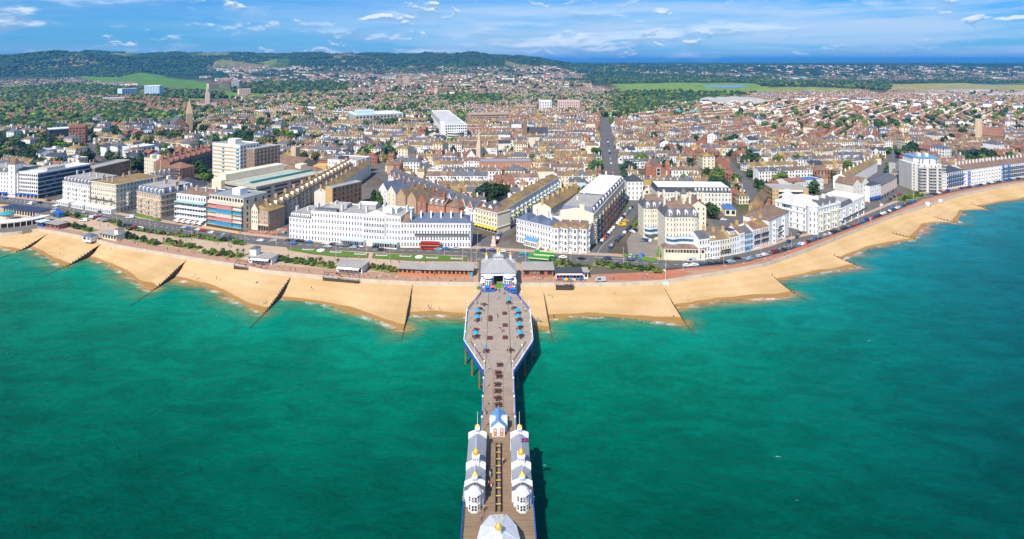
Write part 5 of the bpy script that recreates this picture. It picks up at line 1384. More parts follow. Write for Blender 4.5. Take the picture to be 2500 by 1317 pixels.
# -- great white seafront hotel, three joined wings
b = B('hotel', 'great white seafront hotel wing with grey mansard dormers at its west end', 'hotel', (706,583), (760,589), 20, 'great white seafront hotel')
b.wall(15.6, W_WHITE); b.wins('f', 4, 7, 15.6, 0, ww=.95); b.mansard(15.6, 3.0, R_SLATE, R_LEAD, 1.0); b.band([7.6,15.4], W_WHITE, .16, .2, 'f')
for k in range(2): mb = MB(); x = b.W*(.27+.45*k); mb.box(x-3.2,x+3.2,.3,3,15.8,18.3); d = b.part(mb, 'dormer', W_WHITE); [window(d, x-2.2+i*1.45, .3, 16.3, .9, 1.5) for i in range(4)]
b.chim([(.3,7),(b.W*.5,8),(b.W,7)], 16, 21, W_WHITE, .7, 2); b.r.scale = (1,1,.85)
b = B('hotel', 'great white seafront hotel middle wing with low pediment and glazed verandas', 'hotel', (760.3,589), (978,605), 21, 'great white seafront hotel')
b.wall(19.3, W_WHITE); b.wins('f', 5, 31, 19.3, 0, ww=.95); b.band([7.6,15.7,19.0], W_WHITE, .16, .2, 'f'); b.flat(19.3, R_LEAD, par=.7, pm=W_WHITE)
mb = MB(); x0, x1 = b.W*.60, b.W*.83; mb.box(x0, x1, -.6, 0, 0, 19.6, 0, True); mb.poly([(x0,-.6,19.6),(x1,-.6,19.6),((x0+x1)/2,-.6,22.2)]); mb.poly([(x0,-.6,19.6),((x0+x1)/2,-.6,22.2),((x0+x1)/2,3,22.2),(x0,3,19.6)]); mb.poly([((x0+x1)/2,-.6,22.2),(x1,-.6,19.6),(x1,3,19.6),((x0+x1)/2,3,22.2)])
p = b.part(mb, 'pediment_bay', W_WHITE); [window(p, x0+(x1-x0)*(c+.5)/8, -.6, 4.6+f*3.85, 1.0, 2.1) for f in range(4) for c in range(8)]
for c in range(9): mb = MB(); x = x0+(x1-x0)*c/8; mb.lathe(x, -.75, [(.26,7.8),(.22,15.4)], 6); mb.build('column', W_WHITE, p)
for a0, a1, h in ((.37,.62,3.6),(.72,.985,3.8)):
    mb = MB(); mb.box(b.W*a0, b.W*a1, -3.4, 0, 0, h); g = b.part(mb, 'veranda', W_WHITE); [window(g, b.W*(a0+(a1-a0)*(k+.5)/10), -3.4, .9, b.W*(a1-a0)/10*.86, 2.2, 0, WIND) for k in range(10)]
    mb = MB(); mb.box(b.W*a0-.1, b.W*a1+.1, -3.6, 0, h, h+.15); mb.build('veranda_roof', AW_MINT, g)
for k, a in enumerate((.02,.16,.30,.44,.58,.72,.86,.98)): b.chim([(b.W*a, 6 + (k%2)*7)], 19.5, 23.4, W_WHITE, .8, 2.2)
mb = MB(); mb.box(b.W*.1,b.W*.3,11,18,19.3,21.8); b.part(mb, 'roof_store', W_GREY); mb = MB(); mb.box(b.W*.42,b.W*.62,13,19,19.3,22.4); mb.gable(b.W*.42,b.W*.62,13,19,22.4,23.6,1,0); b.part(mb, 'roof_store', [W_GREY, R_WHITE]); mb = MB(); mb.box(b.W*.74,b.W*.9,8,15,19.3,22); b.part(mb, 'roof_store', W_WHITE)
b.r.scale = (1,1,.9)
for k in range(5): mb = MB(); x = b.W*(.06+.05*k); mb.box(x-1.4,x+1.4,.5,3.4,19.5,21.6); d = b.part(mb, 'dormer', R_SLATE); [window(d, x-.7+i*1.4, .5, 20, .8, 1.2) for i in range(2)]
b = B('hotel', 'great white seafront hotel east wing with blue slate roof', 'hotel', (978.4,605), (1149,606), 14, 'great white seafront hotel')
b.wall(15.2, W_WHITE); b.wins('f', 4, 24, 15.2, 0, ww=.95); b.band([12.0,15.0], W_WHITE, .16, .2, 'f'); b.hip(15.3, 4.2, R_BLUE, b.W*.13, b.W, ov=.1); b.gab(15.3, 3.6, R_BROWN, W_WHITE, 0, b.W*.128, ov=.05)
b.chim([(b.W*(.13+.145*k), 4.5) for k in range(7)], 15.4, 21, W_WHITE, .8, 2.6); b.balcony([7.7], W_WHITE, .8, b.W*.2, b.W*.98); b.wins('r', 4, 3, 15.2)
mb = MB(); mb.box(b.W*.5,b.W*.58,-2.2,0,0,4); b.part(mb, 'porch', W_CREAM); b.r.scale = (1,1,.94)
for gx0, gx1, gy in ((1152,1158,600),): pass
# -- brown brick block and gabled houses behind the hotel
b = B('flat_block', 'tall brown brick block with ochre end wall behind the white hotel', 'building', (795,515), (812,519), 26); b.wall(17, W_BROWN); b.flat(17, R_LEAD, par=.6, pm=W_GREY); b.wins('r', 5, 7, 17, 0, ww=1.3, me=WIND); mb = MB(); mb.box(0,b.W,-.2,0,0,17); b.part(mb, 'end_wall', W_OCHRE)
for k, (p0, p1, wm, rm, lab) in enumerate((((925,492),(945,496),W_WHITE,R_BLUE,'white house end with bright blue slate roof behind the hotel'), ((945,500),(966,505),W_CREAM,R_BLUE,'cream gabled house beside the blue-roofed house'),
        ((968,508),(990,513),W_TAN,R_OCHRE,'tan gabled house with broad lichen roof'), ((994,516),(1016,521),W_TAN,R_OCHRE,'tan gabled house second along from the broad lichen roof'), ((1018,524),(1040,529),W_BRICK,R_BROWN,'brick gabled house with white dormers behind the east wing'))):
    b = B('gabled_house', lab, 'house', p0, p1, 22); b.wall(9.5, wm); b.gab(9.5, 5.2, rm, wm, axis='y'); b.wins('f', 3, 2, 9.5, ww=.9); b.wins('r', 3, 5, 9.5, ww=.9); b.chim([(b.W*.5, 12)], 13, 17, W_BRICK, 1.4, .7)
b = B('brick_house', 'red brick house with white dormers and tall chimney stack', 'house', (1045,530), (1085,536), 12); b.wall(9, W_ORANGE); b.gab(9, 4, R_BROWN, W_ORANGE); b.wins('f', 3, 6, 9, ww=.9); b.dormers(3, 9, 4, W_WHITE, 1.4); b.chim([(b.W*.85, 3)], 9, 17, W_BRICK, 1.5, 1.5)
b = B('brick_house', 'red brick house with steep brown roof next to the tall chimney stack', 'house', (1088,534), (1120,540), 12); b.wall(8.5, W_ORANGE); b.hip(8.5, 5, R_BROWN); b.wins('f', 3, 5, 8.5, ww=.9)
# -- gabled white and orange terrace
b = B('terrace', 'terrace of white-edged orange gables stepping down to the corner', 'terrace', (948,452), (1160,545), 12)
b.wall(9.5, W_WHITE); b.gab(9.5, 4.2, R_SLATE, W_BRICK); ng = 15; b.wins('f', 3, ng*2, 9.5, ww=.9)
for k in range(ng):
    x = b.W*(k+.5)/ng; w = b.W/ng*.33
    mb = MB(); mb.gable(x-w,x+w,-.9,5.5,9.4,13.2,0,1,.25,'y'); o = b.part(mb, 'gable', [R_SLATE, W_ORANGE if k not in (7,11) else W_BLUE])
    q = MB(); q.tube((x-w-.2,-1.05,9.2),(x,-1.05,13.3),.16,.16,4); q.tube((x,-1.05,13.3),(x+w+.2,-1.05,9.2),.16,.16,4); q.build('barge_board', WHITEP, o)
    b.bay(x, w*1.7, .9, 0, 9.0, W_WHITE, 3)
    if k % 2 == 0: b.chim([(b.W*k/ng, 6)], 13, 16.5, W_BRICK, .8, 1.6)
# -- lime-awning corner building and its terrace
b = B('corner_block', 'cream corner block with lime awnings and yellow shop blinds', 'building', (1160,556), (1214,571), 12)
b.wall(12.6, W_CREAM); b.wins('f', 3, 8, 12.4, 3.6, ww=1.1); b.hip(12.6, 2.6, R_BROWN, ov=-.5); b.band([3.5,12.3], W_CREAM, .4, .35, 'fr'); b.shop(7, 3.3, None, aw=AW_YEL)
for k in (1,3,5): mb = MB(); x = b.W*(k+.5)/8; mb.lathe(x, -.1, [(1.0,8.0),(.9,8.4),(.5,8.8),(.05,9.0)], 8); b.part(mb, 'awning', AW_LIME)
for k in (.3,.6): mb = MB(); mb.gable(b.W*k-2,b.W*k+2,2,11,14,16.4,0,1,.2,'y'); b.part(mb, 'roof_gable', [R_SLATE, W_WHITE])
b = B('terrace', 'white bow-fronted terrace with mint and lime canopies running inland', 'terrace', (1233,559), (1364,471), 11)
b.wall(12.6, W_WHITE); b.wins('f', 1, 30, 12.4, 9.6, ww=.9); b.gab(12.6, 2.4, R_OCHRE, W_WHITE, ov=.1); nb = 14; b.band([9.3,12.3], W_WHITE, .3)
for k in range(nb):
    x = b.W*(k+.5)/nb; b.bay(x, b.W/nb*.62, 1.5, 0, 9.0, W_WHITE, 3)
    mb = MB(); mb.lathe(x, -.2, [(2.3,5.6),(1.9,6.1),(1.2,6.5)], 10); b.part(mb, 'canopy', AW_LIME if k < 6 else AW_MINT)
    if k % 3 == 0: b.chim([(b.W*k/nb, 7)], 13, 17, W_WHITE, .7, 2)
b.wins('r', 4, 3, 12.5)
# -- ochre-roofed terrace behind the white corner hotel
b = B('terrace', 'terrace back with speckled ochre roof and white rear walls', 'terrace', (1345,553), (1424,500), 13)
b.wall(12, W_PALE); b.gab(12, 3.2, R_OCHRE, W_CREAM); b.wins('f', 4, 14, 12, ww=.9); b.chim([(b.W*k/7, 6) for k in range(8)], 13.5, 17, W_OCHRE, .7, 1.8)
for k in range(7): mb = MB(); x = b.W*(k+.5)/7; mb.box(x-1.3,x+1.3,-5,0,0,6.5); mb.gable(x-1.3,x+1.3,-5,0,6.5,8,1,0,.15,'y'); b.part(mb, 'rear_wing', [W_WHITE, R_SLATE])
# -- white corner hotel with canted bays
b = B('hotel', 'white corner hotel with blue canopy and slate hips west of the bays', 'hotel', (1261,590), (1345,612), 16, 'white corner hotel by the square')
b.wall(14.4, W_WHITE); b.wins('f', 4, 13, 14.4, 0, ww=1.0); b.band([3.6,11.2,14.1], W_WHITE, .35, .3, 'f'); [b.hip(14.5, 3.2, R_BLUE, b.W*k/3, b.W*(k+1)/3, 0, 12, 0) for k in range(3)]
mb = MB(); mb.box(b.W*.3,b.W*.66,-2.6,0,0,3.6); g = b.part(mb, 'glazed_front', W_WHITE); [window(g, b.W*(.3+.36*(k+.5)/7), -2.6, .8, 1.0, 2, 0, WINW) for k in range(7)]; mb = MB(); mb.poly([(b.W*.3,-2.7,3.6),(b.W*.66,-2.7,3.6),(b.W*.66,-.02,5.2),(b.W*.3,-.02,5.2)]); mb.build('blue_canopy', mat('slate_blue_canopy',(.10,.24,.45),.6,.05), g)
b.chim([(b.W*k/3, 9) for k in range(4)], 16, 19.5, W_WHITE); b.steps([b.W*.72,b.W*.92], W_CREAM); b.r.scale = (1,1,.94)
b = B('hotel', 'white corner hotel part with four tall canted bays and ochre bay roofs', 'hotel', (1345.5,612.3), (1440,616), 15, 'white corner hotel by the square')
b.wall(14.4, W_WHITE); b.hip(14.4, 2.4, R_BROWN, ov=0); b.band([3.6,11.2,14.1], W_WHITE, .35, .3, 'fr'); b.wins('r', 4, 4, 14.4)
for k in range(4): b.bay(b.W*(k*.245+.13), 4.6, 1.8, 0, 14.3, W_WHITE, 4, R_OCHRE, 2.2); b.wins('f', 4, 1, 14.4, 0, b.W*(k*.245+.225), b.W*(k*.245+.275))
b.chim([(b.W*k*.25, 7) for k in range(5)], 15, 19.6, W_WHITE, .8, 2); b.steps([b.W*.25,b.W*.5,b.W*.75], W_WHITE); b.r.scale = (1,1,.94)
# -- tall balconied terrace with white gable end
b = B('terrace', 'tall cream terrace hung with balconies, white gable end toward the sea', 'terrace', (1449,598), (1525,499), 20)
b.wall(18, W_CREAM); b.wins('f', 5, 26, 18, 0, ww=1.2); b.balcony([4.0,7.6,11.2], W_BEIGE, 1.3, b.W*.02, b.W*.98); nb = 11
b.mansard(18, 3.2, R_BLUE, R_LEAD, 1.6, x1=b.W*.34); b.mansard(18, 3.2, R_SLATE, R_WHITE, 1.6, x0=b.W*.345); b.dormers(12, 18, 3, W_WHITE); b.band([17.7], W_CREAM, .4, .35)
for k in range(nb): b.bay(b.W*(k+.5)/nb, b.W/nb*.5, 1.1, 0, 14, W_BEIGE if k in (3,4,5) else W_CREAM, 4)
for k in range(14): mb = MB(); x = b.W*(.2+.035*k); mb.tube((x,-1.9,0),(x,-1.9,17),.06,.06,4); b.part(mb, 'scaffold_pole', RUST)
mb = MB(); mb.box(-.25,0,0,b.D,0,18.4); mb.poly([(-.25,0,18.4),(-.25,b.D/2,20.8),(-.25,b.D,18.4)]); b.part(mb, 'gable_end', W_CREAM); b.chim([(1,b.D*.35)], 18, 22.5, W_CREAM, 1, 3); b.chim([(b.W*k/6, 14) for k in range(1,7)], 20, 23.5, W_CREAM)
# -- houses at the head of the square
b = B('villa', 'cream four-storey villa with lichen hipped roof at the head of the square', 'house', (1484,501), (1525,502), 12); b.wall(14, W_CREAM); b.hip(14, 3.4, R_BROWN); b.wins('f', 4, 4, 14); b.chim([(4,5),(10,5)], 15, 20, W_CREAM, .9, 1.6)
b = B('villa', 'tall white villa with black hipped roof beside the cream villa', 'house', (1531,489), (1570,489), 13); b.wall(14.5, W_WHITE); b.hip(14.5, 4, R_DARK); b.wins('f', 4, 4, 14.5); b.wins('r', 4, 4, 14.5)
# -- curved hotel: two round-cornered pavilions with blue balconies
def pavilion(lab, p0, p1, depth, h, base, nf, rm):
    b = B('pavilion_hotel', lab, 'hotel', p0, p1, depth, 'twin hotel pavilions with blue balconies'); W, D = b.W, depth
    fp = []
    n = 22
    for i in range(n+1):
        t = i/n; x = W*t; bul = -1.5*math.sin(math.pi*t)**.6 - .9*max(0, math.sin(3*math.pi*t)); fp.append((x, bul + 2.2))
    fp += [(W, D), (0, D)]
    mb = MB(); mb.prism(fp, -.4, h); b.part(mb, 'wall', W_CREAM)
    c = (W/2, D/2+1); ins = lambda k: [((p[0]-c[0])*k+c[0], (p[1]-c[1])*k+c[1]) for p in fp]
    mb = MB(); mb.loft(ins(1.02), h, ins(.80), h+4.6, 0, None); mb.cone(ins(.80), h+4.6, (c[0], c[1], h+7.0), 1); b.part(mb, 'roof', [R_SLATE, rm])
    fh = (h-base)/nf
    for f in range(nf):
        for i in range(1, n-1, 2):
            (ax, ay), (bx, by) = fp[i], fp[i+1]; window(b.r, (ax+bx)/2, (ay+by)/2, base+f*fh+fh*.22, math.hypot(bx-ax,by-ay)*.75, fh*.55, math.atan2(by-ay,bx-ax))
    for z in (base+.2, base+fh+.2):
        mb = MB(); pr = 2.3
        for i in range(n):
            (ax, ay), (bx, by) = fp[i], fp[i+1]; wv = lambda x: .55*math.sin(3*math.pi*x/W)
            ya, yb = ay-pr-wv(ax), by-pr-wv(bx)
            mb.poly([(ax,ya,z),(bx,yb,z),(bx,by,z),(ax,ay,z)],0)
            for q0, q1, mi in ((-.75,-.3,1),(-.3,.75,0),(.75,1.2,1)): mb.poly([(ax,ya,z+q0),(bx,yb,z+q0),(bx,yb,z+q1),(ax,ya,z+q1)],mi)
        b.part(mb, 'balcony', [W_WHITE, mat('balcony_blue',(.10,.27,.55),.6,.05)])
    for k in range(4):
        x = W*(.15+.235*k); yy = float(np.interp(x, [p[0] for p in fp[:n+1]], [p[1] for p in fp[:n+1]])); mb = MB(); mb.box(x-.9,x+.9,yy+.3,yy+3.5,h+.2,h+3.0); mb.gable(x-.9,x+.9,yy+.3,yy+3.5,h+3.0,h+3.9,0,0,.15,'y'); o = b.part(mb, 'dormer', W_WHITE); window(o, x, yy+.3, h+.8, 1.0, 1.7)
    b.wins('r', nf, 4, h, base, ww=1.1, a=4); b.wins('l', nf, 4, h, base, ww=1.1, a=4)
    b.chim([(W*.1,D*.6),(W*.62,D*.4),(W*.9,D*.7)], h+1, h+8.5, W_CREAM, 1.1, 2.2)
    return b
b1 = pavilion('cream round-fronted hotel pavilion behind the hotel car park', (1573,586), (1640,586), 17, 18.5, 4.2, 5, R_BROWN)
b2 = pavilion('cream round-fronted hotel pavilion standing on a white glazed base', (1626,627), (1709,627), 18, 21.5, 7.6, 5, R_BROWN)
mb = MB(); W = b2.W; mb.prism([(-2.5,-5),(W+.8,-6.2),(W+.8,2),(-2.5,2)], -.4, 6.2, 0, 1); g = b2.part(mb, 'glazed_base', [W_CREAM, R_OCHRE]); [window(g, -1.9+(W+2.2)*(k+.5)/13, -5.05-1.2*(k+.5)/13, 4.1, 1.25, 1.5, -.05, WIND) for k in range(13)]
mb = MB(); mb.loft([(-2.7,-5.2),(W+1,-6.4),(W+1,1),(-2.7,1)], 6.22, [(-1,-2.0),(W,-2.6),(W,1),(-1,1)], 7.2, 0, 0); b2.part(mb, 'base_roof', R_BROWN)
b = B('hotel_wing', 'jumbled cream rear wing with ochre roofs between the two round pavilions', 'building', (1648,560), (1724,563), 20); b.wall(15, W_CREAM); b.hip(15, 3, R_OCHRE, 0, b.W*.5); b.gab(15, 3.4, R_BROWN, W_CREAM, b.W*.5, b.W, axis='y'); b.wins('r', 4, 5, 15); b.wins('f', 5, 6, 15); b.chim([(b.W*k, 8) for k in (.1,.3,.55,.8,.95)], 16, 22, W_CREAM, 1.2, 2)
mb = MB(); mb.box(b.W*.22,b.W*.38,2,7,15,22.5); b.part(mb, 'turret', W_CREAM); mb = MB(); mb.cone([(b.W*.2,1.5),(b.W*.4,1.5),(b.W*.4,7.5),(b.W*.2,7.5)],22.5,(b.W*.3,4.5,26.5)); b.part(mb, 'turret_roof', R_SLATE)
b = B('hotel_wing', 'long white wing with dark mansard and pale flat roof behind the pavilions', 'building', (1603,514), (1786,516), 22); b.wall(13, W_PALE); b.mansard(13, 3.6, R_DARK, R_WHITE, 1.2); b.wins('f', 4, 22, 13); b.dormers(10, 13, 3.6, W_WHITE, 1.3, b.W*.5, b.W)
b = B('garage', 'low garage with blue canopy roof beside the small car park tree', 'building', (1770,527), (1797,528), 12); b.wall(4.5, W_CREAM); b.hip(4.5, 2.2, mat('blue_sheet_roof',(.05,.14,.35),.6,.1)); b.wins('f', 1, 2, 4.4, .3, ww=3, me=WIND)
# -- coloured cottage row along the curve
COT = [((1707,637),(1733,633),11.5,W_WHITE,R_SLATE,'white cottage with flat-topped slate roof beside the glazed hotel base'),((1733.4,633),(1757,629),9.8,W_WHITE,R_OCHRE,'white cottage with two skylights in its ochre roof'),
       ((1757.4,629),(1781,625),9.8,W_CREAM,R_OCHRE,'cream cottage with ground-floor canopy in the coloured row'),((1781.4,625),(1804,620),10.2,W_WHITE,R_OCHRE,'white cottage with black-topped dormer box'),
       ((1804.4,620),(1818,616),11.4,W_WHITE,R_BROWN,'narrow white house with hood mould next to the blue-windowed house'),((1818.4,616),(1838,611),10.0,W_BLUE,R_SLATE,'pale house with bright blue doors and windows'),
       ((1838.4,611),(1855,606),11.6,W_WHITE,R_RED,'white house with black balconies and red roof'),((1855.4,606),(1876,600),11.6,W_PINK,R_OCHRE,'pinkish brick house with dark balconies in the cottage row')]
for p0, p1, h, wm, rm, lab in COT:
    b = B('seafront_cottage', lab, 'house', p0, p1, 10, 'coloured cottages on the seafront curve'); b.wall(h, wm); b.gab(h, 3.0, rm, wm, ov=.1); b.wins('f', 3, 4, h, .2, ww=.95, me=WIND if 'blue doors' in lab else None); b.chim([(b.W, 5)], h+1, h+5, W_OCHRE, .6, 1.6)
    if 'balconies' in lab: b.balcony([h*.36, h*.66], FRAMED, .9, b.W*.1, b.W*.9)
    if 'dormer box' in lab: mb = MB(); mb.box(b.W*.2,b.W*.75,1.2,6,h+.6,h+3); q = b.part(mb, 'dormer', W_WHITE); mb = MB(); mb.box(b.W*.15,b.W*.8,1,6.2,h+3,h+3.2); mb.build('dormer_roof', R_DARK, q); [window(q, b.W*(.3+.17*k), 1.2, h+1.2, 1, 1.3) for k in range(3)]
    if 'skylights' in lab: mb = MB(); [mb.poly([(b.W*x-.6,1.2,h+.85),(b.W*x+.6,1.2,h+.85),(b.W*x+.6,2.4,h+1.55),(b.W*x-.6,2.4,h+1.55)]) for x in (.35,.65)]; b.part(mb, 'skylight', R_WHITE)
    if 'blue doors' in lab: mb = MB(); [mb.box(b.W*x-.45,b.W*x+.45,-.12,0,.1,2.2,0,True) for x in (.2,.55)]; b.part(mb, 'door', mat('bright_blue_door',(.02,.25,.6),.5,0))
    if 'canopy' in lab: b.balcony([3.4], W_OCHRE, 1.2)
b = B('seafront_house', 'tall white house with bays curving round to the side street', 'house', (1876.5,600), (1926,574), 15, ROW); b.wall(14.5, W_WHITE); b.hip(14.5, 4, R_BROWN); b.wins('f', 4, 7, 14.5); [b.bay(b.W*k, 3.6, 1.2, 0, 12.5, W_WHITE, 4) for k in (.25,.7)]; b.chim([(b.W*.3,8),(b.W*.75,9)], 16, 21, W_BRICK, 1.3, 1.6); b.balcony([4, 7.6], W_WHITE, .9, b.W*.4, b.W*.6)
b = B('gabled_house', 'broad ochre-roofed house behind the tall white bay house', 'house', (1858,575), (1890,574), 16); b.wall(10, W_BLUE); b.gab(10, 5, R_OCHRE, W_BLUE, axis='y'); b.chim([(b.W*.5,6)], 13, 18, W_BRICK, 1.4, 1.4)
# -- ochre lichen pub, tan flats with white centre
b = B('corner_pub', 'narrow ochre brick pub with long lichen-covered roof', 'pub', (1828,533), (1858,537), 34); b.wall(9, W_OCHRE, y1=8); b.wall(10, W_BROWN, y0=8.01); b.hip(9, 4, R_OCHRE, y1=9); b.gab(10, 4.5, R_OCHRE, W_BROWN, y0=8, axis='y'); b.wins('f', 3, 4, 9, ww=.9); b.wins('r', 3, 6, 10, a=9); b.wins('l', 3, 6, 10, a=9); mb = MB(); mb.box(b.W*.35,b.W*.65,-.15,0,0,2.6,0,True); b.part(mb, 'door', mat('red_door',(.5,.05,.05),.6,0))
b = B('flats', 'tan brick flats with white balcony centre and flat roof', 'building', (1886,501), (1974,502), 16); b.wall(12, W_OCHRE); b.flat(12, R_LEAD, par=.5, pm=W_GREY); mb = MB(); mb.box(b.W*.18,b.W*.84,-.3,0,.3,11.2,0,True); c = b.part(mb, 'white_front', W_WHITE); [window(c, b.W*(.18+.66*(k+.5)/12), -.3, .9+f*3.6, 2.1, 1.9, 0, WIND) for k in range(12) for f in range(3)]; b.balcony([3.9,7.5], W_WHITE, 1.2, b.W*.2, b.W*.8, rail=FRAME); b.wins('f', 4, 2, 12, 0, 0, b.W*.17); b.wins('l', 4, 5, 12, ww=2, me=WIND)
b = B('flats', 'orange-roofed white flats behind the tan brick flats', 'building', (1925,470), (2010,462), 14); b.wall(8, W_WHITE); b.gab(8, 2, R_RED, W_WHITE, x1=b.W*.5); b.flat(8, mat('blue_roof',(.08,.16,.32),.6,.1), x0=b.W*.5, par=.4, pm=W_WHITE); b.wins('f', 2, 14, 8)
# -- white turreted hotel
b = B('hotel', 'white turreted seafront hotel with round corner and gables on the bend', 'hotel', (1988,571), (2052,552), 26, ROW); h = 15
b.wall(h, W_WHITE); b.wins('f', 4, 9, h); b.wins('l', 4, 6, h); b.flat(h, R_WHITE, par=.9, pm=W_WHITE); b.band([3.6,11,h-.3], W_WHITE, .35, .3, 'fl')
mb = MB(); mb.lathe(0.3, 1.2, [(3.4,-.4),(3.4,h+2.0)], 14); t = b.part(mb, 'round_tower', W_WHITE, smooth=False); mb = MB(); mb.lathe(.3,1.2,[(3.7,h+2),(2.4,h+3.6),(1.0,h+4.4)],14); mb.build('tower_roof', R_WHITE, t)
for f in range(4):
    for a in (-80,-45,-10,25,60): A = math.radians(a); window(t, .3+3.35*math.sin(A), 1.2-3.35*math.cos(A), .8+f*3.7, .9, 2.1, A)
for k in range(3): b.bay(b.W*(.28+.27*k), 3.6, 1.2, 0, 12, W_CREAM, 3)
for k in range(3): mb = MB(); x = b.W*(.3+.26*k); mb.gable(x-2,x+2,-.2,8,h-.2,h+4,0,1,.2,'y'); b.part(mb, 'gable', [R_SLATE, W_WHITE])
mb = MB(); mb.box(-2,2.5,15,20,h,h+6.5); mb.box(-1.2,1.7,16,19,h+6.5,h+9); b.part(mb, 'roof_turret', W_WHITE); b.chim([(b.W*k, 6) for k in (.2,.45,.7,.95)], h, h+5.5, W_WHITE, .9, 2)
b = B('hotel', 'white stepped hotel wing with dark windows east of the turret', 'hotel', (2052.5,551.5), (2112,521), 20, ROW); b.wall(11.5, W_WHITE); b.wins('f', 3, 12, 11.5); b.mansard(11.5, 2.6, R_SLATE, R_LEAD, x1=b.W*.5); b.flat(11.5, R_WHITE, x0=b.W*.51, par=1.2, pm=W_WHITE); [b.bay(b.W*(.12+.25*k), 3, 1.1, 0, 9, W_WHITE, 3) for k in range(4)]; b.balcony([3.6], W_WHITE, 1.2)
b = B('gabled_house', 'white house with stone gables behind the stepped hotel wing', 'house', (2083,498), (2122,490), 14); b.wall(14, W_PALE); [b.gab(14, 4, R_BROWN, W_PALE, b.W*k/2, b.W*(k+1)/2, axis='y') for k in range(2)]; b.wins('r', 4, 4, 14); b.wins('f', 4, 5, 14)
b = B('corner_block', 'white corner block with blue shopfront and dark hipped roof', 'building', (2123,494), (2149,488), 16, ROW); b.wall(12.5, W_WHITE); b.wins('f', 3, 5, 12.4, 3.6); b.wins('r', 3, 6, 12.4, 3.6); b.hip(12.5, 3, R_DARK); b.shop(4, 3.4, None, aw=AW_BLUE); mb = MB(); mb.box(-.2,b.W+.2,-.2,0,2.8,3.6,0,True); b.part(mb, 'shop_fascia', AW_BLUE)
b = B('terrace', 'pale pink and white shop terrace with slate roofs east of the blue shopfront', 'terrace', (2150,488), (2190,465), 13); b.wall(11, W_PINK); b.gab(11, 3, R_SLATE, W_PINK); b.wins('f', 3, 10, 11, 3.2); b.shop(6, 3, None)
b = B('church', 'grey-roofed stone church with slim spire behind the shop terrace', 'church', (2178,442), (2226,448), 20); b.wall(8, W_TAN); b.gab(8, 9, R_SLATE, W_TAN); b.wins('f', 1, 6, 7, 1, ww=.9, wf=.7); mb = MB(); mb.box(-3,2,3,8,0,16); t = b.part(mb, 'tower', W_GREY); mb = MB(); mb.cone([(-3,3),(2,3),(2,8),(-3,8)],16,(-.5,5.5,31)); mb.build('spire', R_SLATE, t)
b = B('terrace', 'long white terrace with ochre roof leading down to the church', 'terrace', (2070,466), (2142,420), 11); b.wall(10.5, W_WHITE); b.gab(10.5, 3, R_OCHRE, W_WHITE); b.wins('f', 3, 18, 10.5); b.chim([(b.W*k/8, 5) for k in range(9)], 12, 15.5, W_WHITE)
# -- white apartment tower
b = B('apartment_tower', 'nine-storey white apartment tower with railed balconies and penthouse on the bend', 'tower', (2236,468), (2310,470), 26, ROW); H9 = 22
P = [(0,6),(4,0),(b.W*.36,-2),(b.W*.40,-.5),(b.W*.60,-.5),(b.W*.64,-2),(b.W-4,0),(b.W,6),(b.W,b.D),(0,b.D)]
mb = MB(); mb.prism(P, -.4, H9); b.part(mb, 'wall', W_PALE)
mb = MB(); mb.prism([((x-b.W/2)*.82+b.W/2,(y-10)*.82+11) for x,y in P], H9, H9+5, 0); ph = b.part(mb, 'penthouse', W_WHITE); mb = MB(); mb.prism([((x-b.W/2)*.86+b.W/2,(y-10)*.86+11) for x,y in P], H9+5, H9+5.4, 0); mb.build('penthouse_roof', mat('blue_roof_edge',(.12,.28,.5),.6,.1), ph)
mb = MB(); mb.box(b.W*.3,b.W*.4,10,14,H9+5.4,H9+8); mb.box(b.W*.55,b.W*.65,10,14,H9+5.4,H9+8); b.part(mb, 'lift_room', W_WHITE)
for f in range(9):
    z = f*H9/9
    for i in (0,1,2,3,4,5,6):
        (ax, ay), (bx, by) = P[i], P[i+1]; ln = math.hypot(bx-ax, by-ay); n = max(1, int(ln/2.6)); an = math.atan2(by-ay, bx-ax)
        for k in range(n): t = (k+.5)/n; window(b.r, ax+(bx-ax)*t, ay+(by-ay)*t, z+.8, 1.3, 1.5, an)
    if f:
        for x0, x1 in ((2,b.W*.30),(b.W*.40,b.W*.62),(b.W*.72,b.W-2)): mb = MB(); mb.box(x0,x1,-3.2,0,z-.1,z+.08,0,True); o = b.part(mb, 'balcony', W_PALE); mb = MB(); mb.box(x0,x1,-3.22,-3.14,z+.08,z+1.0,0,True); mb.build('railing', W_GREY, o)
for k in range(7): window(ph, b.W*(.16+.68*k/6), 1.9, H9+.8, 1.3, 1.5); window(ph, b.W*(.16+.68*k/6), 1.9, H9+3.0, 1.3, 1.4)
